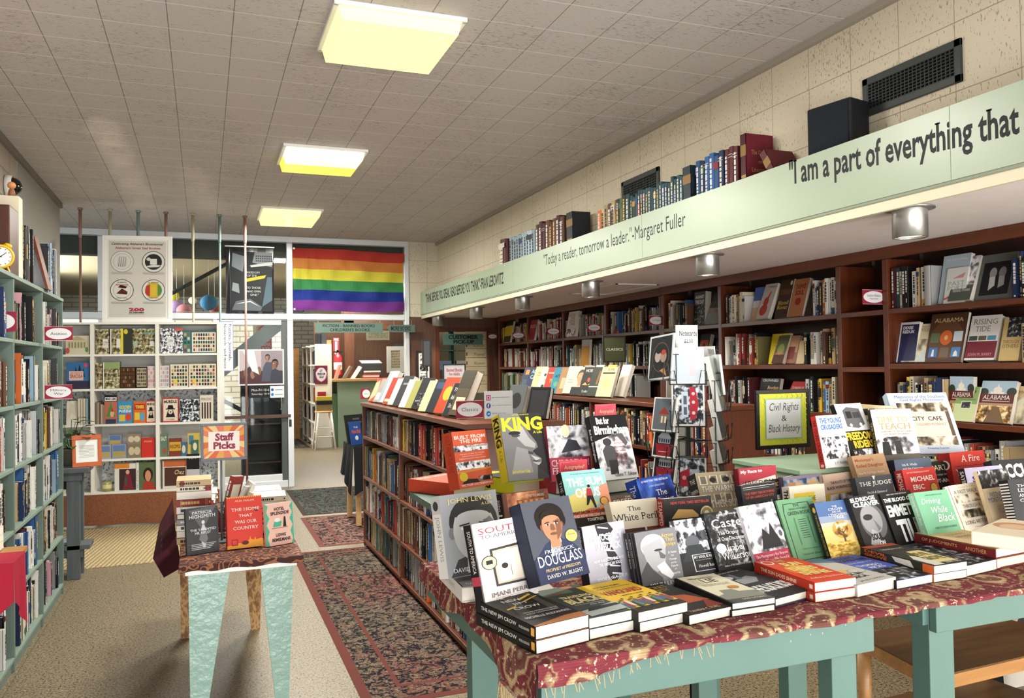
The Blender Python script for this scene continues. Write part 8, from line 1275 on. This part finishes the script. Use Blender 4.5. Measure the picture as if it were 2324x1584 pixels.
t2_ = thing('price_sign', 'white Notecards price sign on top of the wire carousel', 'sign', (CXY.x, Yc, 1.7006)); p0, p1 = ony(1531, 740, Yc), ony(1578, 800, Yc); w_, h_ = p1.x-p0.x, p0.z-p1.z
g = G().box(p0.x-CXY.x, -.02, p1.z-1.7006, p1.x-CXY.x, -.016, p0.z-1.7006, M('#f2f2f4', .5)); art(g, [t_('Notecards', .1, .62, .96, .82, '#26262c', 'b'), t_('$2.50', .32, .34, .76, .5, '#26262c', 'b')], w_, h_, V((p0.x-CXY.x, -.02, p1.z-1.7006))); g.build('card', t2_)
G().box(p0.x-CXY.x-.003, -.016, p1.z-1.7006, p1.x-CXY.x+.003, -.010, p0.z-1.7006+.003, M('#c9d0d4', .2, spec=.6)).tube([(0, -.012, 0), (0, -.012, p1.z-1.69)], .004, BLK, 8).build('holder', t2_)
# ---- civil rights sign in its black stand
YEL2 = '#d9dc33'; chev = []
for i in range(9):
    for s in (0, 1): v = i/9; chev += [p_('#ecee8a', s*.88, v, s*.88+.06, v+.05, s*.88+.12, v, s*.88+.12, v+.02, s*.88+.06, v+.07, s*.88, v+.02), p_('#ecee8a', v, s*.88, v+.05, s*.88+.06, v, s*.88+.12, v+.02, s*.88+.12, v+.07, s*.88+.06, v+.02, s*.88)]
framesign('black framed yellow bordered Civil Rights and Black History sign on a pole', (1716, 886, 1840, 1014), 2.72, ZT-.0055, 1778, clip(chev)+[r_(.12, .12, .88, .9, '#8fcfc0'), r_(.135, .135, .865, .885, '#f2f5f8'), t_('Civil Rights', .2, .62, .82, .82, '#3c434b', 'i'), t_('&', .45, .46, .56, .57, '#3c434b'), t_('Black History', .17, .2, .85, .4, '#3c434b', 'i')], M(YEL2, .5), BLK, b=.016)
# ================================================================ LOW WOODEN TABLE AND PRINTS
CZ_ = .43
q = [onz(x, y, CZ_) for x, y in ((1943, 1440), (2228, 1388), (2470, 1455), (2125, 1535))]
mw = mat_wood('brown veneer top', '#4a3420', '#65482c', 0, .4); mo = mat_wood('oak edge', '#8a623a', '#a87c4c', 0, .4)
cen = sum(q, V((0, 0, 0)))/4; t = thing('coffee_table', 'low two tier wooden table under the second mint display table', 'table', (cen.x, cen.y, 0)); L_ = [V((p.x-cen.x, p.y-cen.y, 0)) for p in q]
G().prism([p+V((0, 0, CZ_-.006)) for p in L_][::-1], (0, 0, .006), mw).prism([p*.985+V((0, 0, CZ_-.0065)) for p in L_][::-1], (0, 0, .0005), mo).build('top_panel', t)
g = G()
for i in range(4): a, b = L_[i], L_[(i+1) % 4]; d = (b-a).normalized(); n_ = V((-d.y, d.x, 0)); n_ = n_ if n_.dot(-a) > 0 else -n_; g.prism([a+V((0, 0, CZ_-.055)), b+V((0, 0, CZ_-.055)), b+n_*.02+V((0, 0, CZ_-.055)), a+n_*.02+V((0, 0, CZ_-.055))], (0, 0, .048), mo)
g.build('edge_frame', t)
for p in L_: c_ = p*.93; G().tube([c_+V((0, 0, .0006)), c_+V((0, 0, CZ_-.0555))], [.022, .028], mo, 16).build('leg', t, smooth=True)
G().prism([p*.9+V((0, 0, .14)) for p in L_][::-1], (0, 0, .02), mw).build('lower_shelf', t)
for i, (px0, px1, yb, yt, c_, it, lb, cat) in enumerate(((2185, 2235, 1400, 1372, '#ded8cc', [r_(.1, .2, .9, .5, '#8a8478')], 'white spread of papers leaning behind the low wooden table', 'print'), (2236, 2276, 1402, 1352, '#15161a', [], 'plain black mounted print leaning behind the low wooden table', 'print'), (2276, 2345, 1412, 1352, '#d4d2ca', [r_(.06, .03, .96, .97, '#3a3834'), e_(.55, .72, .14, .14, '#b9a898'), p_('#c9c2b4', .25, .02, .35, .5, .75, .52, .9, .02)], 'mounted portrait photograph leaning at the far right of the low table', 'photograph'))):
    Yp = max(p.y for p in q)+.05+.03*i; a, b = ony(px0, yb, Yp), ony(px1, yb, Yp); tp = ony(px0, yt, Yp); hh = tp.z-.0006
    g = G().box(0, 0, 0, b.x-a.x, .008, hh, c_); art(g, it, b.x-a.x, .34, V((0, 0, hh-.34))); ob = g.build('mounted_print', label=lb, cat=cat, group='prints leaning behind the low table', T=Matrix.Translation((a.x, Yp, .0006)) @ Matrix.Rotation(math.radians(-4), 4, 'X'))
# ================================================================ BLACK DRAPED TABLE BEYOND THE ISLAND CASE
t = thing('side_table', 'tall oak side table under a black cloth beyond the island bookcase', 'table', (1.62, 8.2, 0)); G().box(-.25, -.27, .76, .3, .33, .785, OAK).build('tabletop', t)
for x, y in ((-.21, .29), (-.21, -.23), (.26, .29), (.26, -.23)): G().box(x-.024, y-.024, .0092, x+.024, y+.024, .7595, OAKL).build('leg', t, bevel=.002)
g = G(); BC = M('#15181c', .8, spec=.25, var=.1); z0 = .789; x0, x1, y0, y1 = 1.36, 1.93, 7.92, 8.54; g.face([(x0, y0, z0), (x1, y0, z0), (x1, y1, z0), (x0, y1, z0)], BC); n = 18
for i in range(n):
    a, b = i/n, (i+1)/n; d = lambda k: z0-.30-.20*(1-abs(2*k-1)) if False else z0-.26-.22*(1-k)+.02*math.sin(k*14); w = lambda k: .03+.02*math.sin(k*17)
    g.face([(x0-w(a), y0+(y1-y0)*a, d(a)), (x0-w(b), y0+(y1-y0)*b, d(b)), (x0, y0+(y1-y0)*b, z0), (x0, y0+(y1-y0)*a, z0)][::-1], BC); g.face([(x0+(x1-x0)*a, y0-w(a), d(a)), (x0+(x1-x0)*b, y0-w(b), d(b)), (x0+(x1-x0)*b, y0, z0), (x0+(x1-x0)*a, y0, z0)], BC)
g.build('tablecloth', label='black cloth hanging in folds off the oak side table', cat='tablecloth')
ZT_ = ZT; ZT = z0+.001
stand('tall black framed book easel on the black draped table', (792, 1008), (830, 1006), (783, 942), z0+.0012, .02, '#26282a', [r_(.1, .7, .9, .76, '#55585a'), t_('ANNIE', .4, .82, .8, .88, '#8d9092', 's')], group='books on the black draped table', W=.24, hard=True); stand('blue paperback with white top lettering on the black draped table', (800, 1010), (824, 1008), (793, 958), z0+.0012, .02, '#2a4a8a', [t_('Hot Kid', .1, .5, .9, .66, '#c8502e', 'B'), e_(.5, .3, .15, .1, '#d8dce0'), t_('THE', .3, .72, .7, .8, '#e8ecf0')], group='books on the black draped table', W=.14)
ZT = ZT_
# ================================================================ HANGING SIGNS AND THE BACK ROOMS
SG = '#6a8278'
def hang(o, top):
    return o
o = flatsign('hanging_sign', 'grey green hanging sign for fiction, banned and childrens books', 'sign', (715, 732), (869, 755), 10.975, [t_('FICTION - BANNED BOOKS', .11, .55, .88, .84, '#23302c', 'sb'), t_('CHILDREN\'S BOOKS', .21, .14, .8, .43, '#23302c', 'sb')], SG, .012)
g = G(); p0, p1 = ony(715, 732, 10.975), ony(869, 732, 10.975)
for x in (p0.x+.04, p1.x-.04): g.tube([(x-p0.x, .006, 0.10), (x-p0.x, .006, 2.206-ony(715, 755, 10.975).z)], .0015, STEEL, 5)
g.build('hanging_wire', o)
a, b = ony(878, 737, 10.9), ony(942, 754, 10.9); w_, h_ = b.x-a.x, a.z-b.z; g = G().prism([(0, 0, h_/2), (.05, 0, 0), (w_, 0, 0), (w_, 0, h_), (.05, 0, h_)], (0, .012, 0), M('#566f66', .5)); art(g, [t_('MORE BOOKS', .14, .2, .84, .82, '#1d2724', 'sb')], w_, h_); o = g.build('hanging_sign', label='arrow shaped grey green hanging sign reading more books', cat='sign', T=Matrix.Translation((a.x, 10.9, b.z)))
g = G()
for x in (.1, w_-.05): g.tube([(x, .006, h_-.01), (x, .006, h_+.06), (x, .1, h_+.09)], .0015, STEEL, 5)
g.build('hanging_wire', o)
o = flatsign('hanging_sign', 'dark lettered grey green sign over the customer pick-up opening', 'sign', (1006, 758), (1096, 782), YP-.06, [t_('CUSTOMER', .13, .52, .88, .9, '#141a18', 'sB'), t_('PICK-UP', .25, .08, .78, .44, '#141a18', 'sB')], '#55776a', .014)
flatsign('hanging_sign', 'cream customer service sign hanging at the back counter', 'sign', (832, 750), (884, 772), 15.2, [t_('CUSTOMER SERVICE', .08, .25, .92, .75, '#8a8a6a', 's')], '#d9d6b8', .01)
# pictures on the wood end wall
def framed(label, px, Y, items, col, fc, b=.02, cat='picture'):
    a, c_ = ony(px[0], px[1], Y), ony(px[2], px[3], Y); w_, h_ = c_.x-a.x, a.z-c_.z; t = thing('framed_picture', label, cat, (a.x, Y, c_.z)); g = G()
    for q_ in ((0, 0, w_, b), (0, h_-b, w_, h_), (0, b, b, h_-b), (w_-b, b, w_, h_-b)): g.box(q_[0], 0, q_[1], q_[2], .02, q_[3], fc)
    g.build('frame', t); g = G().box(b, .008, b, w_-b, .016, h_-b, col); art(g, items, w_, h_, V((0, .008, 0))); g.build('print', t)
framed('black framed strip of three photographs on the wood end wall', (945, 796, 980, 870), YP-.045, [r_(.22, .66, .78, .88, 'street'), r_(.22, .38, .78, .6, 'crowdd'), r_(.22, .1, .78, .32, 'street')], M('#e0dfda'), M('#1c1d20'), .03)
framed('cream framed handwritten quotation beside the doorway', (878, 786, 918, 845), 15.5, [t_(s_, .25+.02*(i % 2), .78-.1*i, .8, .84-.1*i, '#3a342c', 'i') for i, s_ in enumerate(('DON\'T', 'BELIEVE', 'BEST', 'I READ', 'A BOOK', 'CHAPTER', 'AND BOOKS'))], M('#cfc0a0'), M('#e8e6de'), .08)
# pick-up opening: pigeonholes and a lettered paper strip behind it
a, b = ony(995, 752, YP), ony(1107, 752, YP)
pk = thing('pigeonhole_shelf', 'green pigeonhole shelf seen through the pick-up opening', 'shelf', (a.x-.05, YP+.75, 0)); GR = M('#3f5a50', .6)
for x in (0, .22, .5, .78): G().box(x, 0, .0005, x+.02, .28, 2.2, GR).build('upright', pk)
for z in (.9, 1.2, 1.5, 1.8, 2.1): G().box(.0205, 0, z-.015, .78, .28, z, GR).build('shelf', pk)
for i, (x, z, c_) in enumerate(((.28, 1.5, '#6a80a8'), (.03, 1.5, '#8a3a3a'), (.55, 1.5, '#b9b4a4'), (.28, 1.2, '#c9c4b4'))):
    for k in range(6): tag(G().box(0, 0, 0, .19, .2, .022, M(c_, .6)).build('magazine', T=Matrix.Translation((a.x-.05+x, YP+.78, z+.0005+.0226*k))), f'{["blue", "dark red", "grey white", "cream"][i]} folded paper, {ORD[k]} up its pigeonhole', 'paper', 'papers in the pigeonholes')
g = G().box(0, 0, 0, .42, .004, 1.0, M('#d8c9a4', .6)); art(g, [it for i in range(7) for it in (r_(0, .12+.13*i, 1, .126+.13*i, '#6a5a44'), t_(('History', 'Poetry', 'Fiction', 'Travel', 'Local', 'Art', 'Music')[i], .3, .15+.13*i, .7, .19+.13*i, '#5a4a38', 'i'), r_(.02, .15+.13*i, .06, .2+.13*i, '#5a4a38'))], .42, 1.0); q_ = ony(1056, 750, YP+.12)
g.build('paper_list', label='tall cream handwritten list hanging inside the pick-up opening', cat='paper', T=Matrix.Translation((q_.x, YP+.12, 1.16))).rotation_euler = (0, 0, 0)
struct('wall_back', G().box(3.06, YP+1.3, 0, 4.4, YP+1.36, 3.3, M('#8f7f60', .8, var=.1)), 'dim wall of the pick-up room'); 
d = bpy.data.lights.new('pickup_lamp', 'POINT'); d.energy = 9; d.color = (1, .9, .7); d.shadow_soft_size = .2; o = bpy.data.objects.new('pickup_lamp', d); C.objects.link(o); o.location = (a.x+.5, YP+.5, 2.35)
# green service counter, stool, shelves and extinguisher in the back room
t = thing('service_counter', 'green painted service counter with a wooden top in the back room', 'counter', (2.45, 16.0, 0)); G().box(0, 0, .0005, 2.2, .7, 1.28, M('#8d9f86', .6, var=.04)).build('front', t); G().box(-.10, -.08, 1.2805, 2.3, .78, 1.33, mat_wood('counter top', '#a87c48', '#c9a06a', 0, .4)).build('counter_top', t, bevel=.004); G().box(-.10, .05, .0005, -.0005, .65, 1.05, M('#5c7a5c', .6)).build('side_box', t)
for i in range(5): tag(G().box(0, 0, 0, .3, .22, .03, M(('#a8384a', '#c9c2b4', '#9a3a44', '#3a3c44', '#d8d0c0')[i], .5)).build('magazine', T=Matrix.Translation((2.98+.01*i, 16.1, 1.3305+.0306*i))), f'{["crimson", "pale", "dark red", "charcoal", "cream"][i]} booklet in the pile on the green counter', 'booklet', 'booklets on the green counter')
for i, (x, c_, ln) in enumerate(((2.42, '#b58a7a', -18), (2.58, '#6a625a', -30), (2.75, '#e8e4da', -34))):
    tag(G().box(0, 0, 0, .05, .2, .3, M(c_, .5)).build('pamphlet_box', T=Matrix.Translation((x, 16.15, 1.331)) @ Matrix.Rotation(math.radians(-ln), 4, 'Y')), f'{["pink", "brown", "white"][i]} leaning folder on the green counter', 'folder', 'folders on the green counter')
tag(G().box(0, 0, 0, .42, .3, .30, M('#2a2c2e', .5)).prism([(0, 0, .3), (.42, 0, .3), (.42, .3, .36), (0, .3, .36)], (0, 0, .01), M('#8d9296', .3)).build('till', T=Matrix.Translation((3.0, 16.42, 1.331))), 'dark grey till with a sloping silver top on the counter', 'till')
tag(G().box(0, 0, .0005, .55, .5, 2.05, M('#26282a', .5)).box(.56, .0, .0005, .6, .5, 2.1, M('#35383a', .5)).build('cabinet', T=Matrix.Translation((3.85, 17.02, 0))), 'tall dark cabinet behind the service counter', 'cabinet')
t = thing('stool', 'white painted wooden stool with a tan seat in the back room', 'stool', (2.15, 15.8, 0)); WW = M('#e3dfd2', .5, var=.04); G().lathe([(0, .7), (.17, .7), (.175, .715), (.17, .735), (0, .735)], OAKL, n=28).build('seat', t, smooth=True)
for sx in (-1, 1):
    for sy in (-1, 1): G().tube([(sx*.19, sy*.19, .0006), (sx*.12, sy*.12, .6995)], .018, WW, 10).build('leg', t, smooth=True)
for sy in (-1, 1):
    for z in (.25, .42): k = .19-.07*z/.7; G().tube([(-k, sy*k, z), (k, sy*k, z)], .01, WW, 8).build('rung', t)
    k = .19-.07*.33/.7; G().tube([(sy*k, -k, .33), (sy*k, k, .33)], .01, WW, 8).build('rung', t)
tag(G().box(-.14, -.1, 0, .14, .1, .26, M('#8a7444', .7, var=.2)).box(-.142, -.102, .20, .142, .102, .27, M('#c9b43a', .6)).box(-.143, -.103, .12, .143, .103, .19, M('#1f1d1a', .6)).build('gift_box', T=Matrix.Translation((2.15, 15.8, .7356))), 'tan and yellow box on the white stool', 'box')
def backcase(x0, x1, y0, y1, h, mat, label, nb):
    """bookcase whose open side fronts -X"""
    t = thing('bookcase', label, 'bookcase', (x0, y0, 0)); D = x1-x0; L2 = y1-y0; zs = [.12+(h-.14)/5*i for i in range(6)]
    for i in range(nb+1): y = L2*i/nb; G().box(0, max(0, y-.02), .0005, D, min(L2, y+.02), h, mat).build('upright', t)
    for i in range(nb):
        for z in zs: G().box(.002, L2*i/nb+.021, z-.03, D, L2*(i+1)/nb-.021, z, mat).build('shelf', t)
        G().box(D-.02, L2*i/nb+.021, .1, D-.001, L2*(i+1)/nb-.021, h-.02, mat).build('back_panel', t)
    for i in range(nb):
        for k in range(5): fill(f'{ORD[k]} shelf up, bay {ORD[i]} of {label[:26]}', ''.join(R.choice('wkrbnlogmtue') for _ in range(12)), V((x0+.03, y0+L2*(i+1)/nb-.03, zs[k]+.001)), AXN, XNEG, L2/nb-.07, (h-.14)/5-.04, D-.1, (.22, .29), (0, .03), group='spines in the back room', vis=.8)
    return t
WB = M('#e8e3d6', .6); t = backcase(2.02, 2.34, 16.02, 18.2, 2.02, WB, 'white back room bookcase end on beside the stool', 3)
q_ = ony(715, 830, 16.0); g = G().box(0, 0, 0, .24, .006, .36, M('#6a2438', .5)); art(g, [e_(.5, .52, .44, .38, '#c98aa0'), p_('#f0e8ea', .06, .6, .3, .85, .7, .85, .94, .6, .8, .3, .5, .12, .2, .3), t_('LET', .36, .66, .62, .78, '#1d1719', 'iB'), t_('FREEDOM', .18, .48, .82, .62, '#1d1719', 'iB'), t_('READ', .34, .32, .7, .44, '#1d1719', 'iB')], .24, .36); q2 = ony(715, 872, 16.0)
g.build('poster', label='crimson and white banned books poster on the white bookcase end', cat='poster', T=Matrix.Translation((q2.x, 16.003, q2.z)))
q2 = ony(721, 902, 16.0); g = G().box(0, 0, 0, .16, .006, .11, M('#a02236', .5)); art(g, [t_('FICTION', .2, .4, .8, .65, '#4a1018', 'b')], .16, .11); g.build('section_sign', label='little dark red card on the white bookcase end', cat='sign', T=Matrix.Translation((q2.x, 16.003, q2.z)))
backcase(1.66, 1.98, 18.4, 21.2, 2.0, OAK, 'brown back room bookcase receding beside the white one', 3)
for i, (x, c_, h_) in enumerate(((2.05, '#26282c', .2), (2.16, '#3a3c40', .26), (2.26, '#b58a5a', .08))): tag(G().box(0, 0, 0, .09, .16, h_, M(c_, .5)).build('book_bundle', T=Matrix.Translation((x, 16.1, 2.0205))), f'{["black", "dark grey", "tan"][i]} box of books on top of the white back bookcase', 'box', 'boxes on top of the white back bookcase')
# fire extinguisher and its sign
q2 = ony(766, 800, 16.93); t = thing('fire_extinguisher', 'red fire extinguisher hanging on the dark timber post', 'fire extinguisher', (q2.x, 16.91, 0)); zt = ony(766, 852, 16.93).z; RED = M('#c0202a', .3, spec=.6)
G().lathe([(0, zt), (.075, zt), (.085, zt+.02), (.085, zt+.36), (.06, zt+.42), (.03, zt+.44), (.03, zt+.47), (0, zt+.47)], RED, n=24).build('cylinder', t, smooth=True); G().box(-.09, -.02, zt+.47, .09, .02, zt+.5, BLK).box(-.02, -.02, zt+.46, .02, .02, zt+.53, BLK).build('handle', t); G().tube([(-.06, 0, zt+.49), (-.15, 0, zt+.4), (-.14, 0, zt+.1)], .015, BLK, 8).build('hose', t, smooth=True); G().lathe([(.0862, zt+.12), (.0862, zt+.27)], M('#e6e2da', .5), n=24).build('label_band', t); G().box(-.03, .06, zt+.1, .03, .088, zt+.4, BLK).build('bracket', t)
a2, b2 = ony(757, 766, 16.93), ony(771, 810, 16.93); w_, h_ = b2.x-a2.x, a2.z-b2.z; g = G().box(0, 0, 0, w_, .006, h_, M('#b8242e', .5)); art(g, [t_('FIRE', .12, .84, .88, .96, '#f4ece8', 'B'), r_(.3, .25, .7, .8, '#f0e8e2'), p_('#f0e8e2', .08, .26, .92, .26, .5, .03), t_('EXTINGUISHER', .4, .3, .6, .78, '#b8242e', 'vb')], w_, h_); g.build('wall_sign', label='red fire sign with a white down arrow above the extinguisher', cat='sign', T=Matrix.Translation((a2.x, 16.98, b2.z)))
# drawn blinds / draped panel at the head of the back room
tag(G().box(0, 0, 0, .5, .03, .95, M('#e3dcc0', .7)).build('paper_banner', T=Matrix.Translation((1.62, 13.4, 2.3))), 'cream paper banner hanging high in the back room', 'banner')
# ---- things seen through the glass: stair, lanterns, posters
t = thing('staircase', 'grey steel staircase climbing behind the partition glass', 'stairs', (0, 13.2, 0)); GS = M('#9a9d9e', .5, .3, var=.05); p0, p1 = ony(500, 842, 13.2), ony(640, 728, 13.2); dv = (p1-p0); s0, s1 = p0-dv*1.2, p1+dv*.35
for yy in (0, .95): G().prism([(s0.x, yy, s0.z-.14), (s1.x, yy, s1.z-.14), (s1.x, yy, s1.z+.14), (s0.x, yy, s0.z+.14)], (0, .04, 0), GS).build('stringer', t)
n = int((s1.z-s0.z)/.19)
for i in range(n): k = (i+.5)/n; x, z = s0.x+(s1.x-s0.x)*k, s0.z+(s1.z-s0.z)*k; G().box(x-.14, .0405, z-.02, x+.14, .9495, z+.02, M('#6a6a66', .6)).build('tread', t)
r0, r1 = ony(386, 668, 13.18), ony(520, 596, 13.18); dr = r1-r0
tag(G().tube([r0-dr*.4, r1+dr*.2], .03, M('#4a4d50', .4, .5), 10).tube([ony(505, 908, 11.8), ony(600, 958, 11.8)], .03, M('#1d1e20', .4), 10).build('handrail', smooth=True), 'dark diagonal handrail seen through the partition glass', 'handrail')
LN = 'paper lanterns behind the glass'
for i, (px_, py_, rr, c_, nm) in enumerate(((474, 687, 19, '#3f8fc4', 'blue'), (487, 700, 13, '#d0664a', 'orange'), (418, 706, 17, '#d88a92', 'pink'), (401, 697, 17, '#a98ac0', 'purple'), (392, 672, 14, '#e0d23a', 'yellow'), (437, 682, 9, '#eae2d0', 'white'))):
    Y_ = 13.9+.55*i; c_w = ony(px_, py_, Y_); r_w = rr/FPX*(c_w-CAM).dot(CF); g = G(); prof = []
    for k in range(25): a3 = math.pi*k/24; rib = 1-.03*(k % 3 == 0); prof.append((r_w*math.sin(a3)*rib, -r_w*math.cos(a3)*.93))
    g.lathe(prof, M(c_, .8), n=24).tube([(0, 0, r_w*.9), (0, 0, 3.36-c_w.z)], .003, WHT, 5); g.build('paper_lantern', label=f'round {nm} paper lantern hanging behind the partition glass', cat='lantern', group=LN, T=Matrix.Translation(c_w), smooth=True)
flatsign('poster', 'red and cream arts banner on the brick seen through the glass door', 'banner', (574, 735), (617, 800), 14.6, [r_(0, 0, 1, .5, '#b02a34'), e_(.55, .8, .4, .22, '#d8b46a'), e_(.55, .8, .28, .15, '#c0343c'), t_('THE YEAR OF', .08, .38, .9, .46, '#f0e4dc', 's'), t_('ALABAMA', .04, .22, .94, .35, '#f0e4dc', 's'), t_('ARTS', .28, .04, .9, .18, '#f0e4dc', 's')], '#e3dac4', .01)
flatsign('poster', 'glossy painted group portrait poster on the glass door', 'poster', (540, 793), (645, 873), YP-.09, [r_(.03, .04, .97, .96, '#8a7f86'), r_(.03, .04, .5, .96, '#b0a4a8'), r_(.03, .04, .97, .4, '#4a2f34')]+face(.64, .76, .05, '#8a6a5a', '#5d4438', '#2a2220', 1.3)[:9]+[p_('#4a4f5e', .5, .1, .54, .5, .6, .64, .72, .64, .76, .4, .74, .1)]+face(.8, .58, .07, '#7d5a48', '#5a3f32', '#221c1a', 1.3)[:9]+[p_('#3a3c48', .68, .06, .72, .4, .8, .46, .95, .36, .97, .06)]+[e_(.1+.07*i, .3+.05*(i % 3), .05, .12, ('#5a3a3a', '#7a5a4a', '#3a3238', '#8a6a5a')[i % 4]) for i in range(6)]+[p_('#d4d4da', .1, .96, .3, .4, .45, .3, .35, .96)], '#d5d7dc', .004)
flatsign('door_sign', 'black opening notice with white lettering on the glass door', 'sign', (566, 876), (616, 902), YP-.09, [t_('Mon-Fri 10-6', .1, .55, .9, .75, '#d4d4d4'), t_('Saturday 10-4', .1, .2, .9, .4, '#d4d4d4')], '#1c1d20', .003); flatsign('social_media_sign', 'small white card with blue round icons on the glass door', 'sign', (613, 876), (645, 902), YP-.094, [e_(.16, .68, .1, .13, '#2a5caa'), e_(.16, .28, .1, .13, '#2a7cc8'), r_(.34, .64, .9, .7, '#7a8494'), r_(.34, .24, .9, .3, '#7a8494')], '#e3e8ec', .003)
flatsign('door_plate', 'dark metal lock plate on the door edge', 'plate', (656, 952), (662, 968), YP-.062, [], '#2a3a3a', .006)
a, b = ony(548, 905, 12.3), ony(642, 905, 12.3); t = thing('display_rack', 'black tiered rack standing behind the glass door', 'rack', (a.x, 12.3, 0)); w_ = b.x-a.x; DK = M('#1b1c1f', .5, var=.1)
G().box(0, .3, .0005, w_, .33, 1.55, DK).build('back_board', t)
for x in (0, w_-.03): G().box(x, 0, .0005, x+.03, .2995, .95, DK).build('side_frame', t)
for k, z in enumerate((.18, .46, .74)): G().box(.0305, .05, z, w_-.0305, .2995, z+.02, mat_wood('rack ledge', '#3b2c22', '#54402f', 0)).build('ledge', t)
finish_shelves(300-NFEAT[0])
import sys
if 'DBG' in __import__('os').environ:
    print('FEATURED', NFEAT[0], 'SHELF', len(SHELF), 'VIS', sum(b['px'] > 0 for b in SHELF))
    for o in bpy.data.objects:
        l = o.get('label')
        if l and (len(l.split()) > 16 or o.name in sys.argv[-1].split(',')): print('LBL', o.name, l)
    for l in LOG: print(l) if 'pink' in l[0] or 'red hard' in l[0] else 0
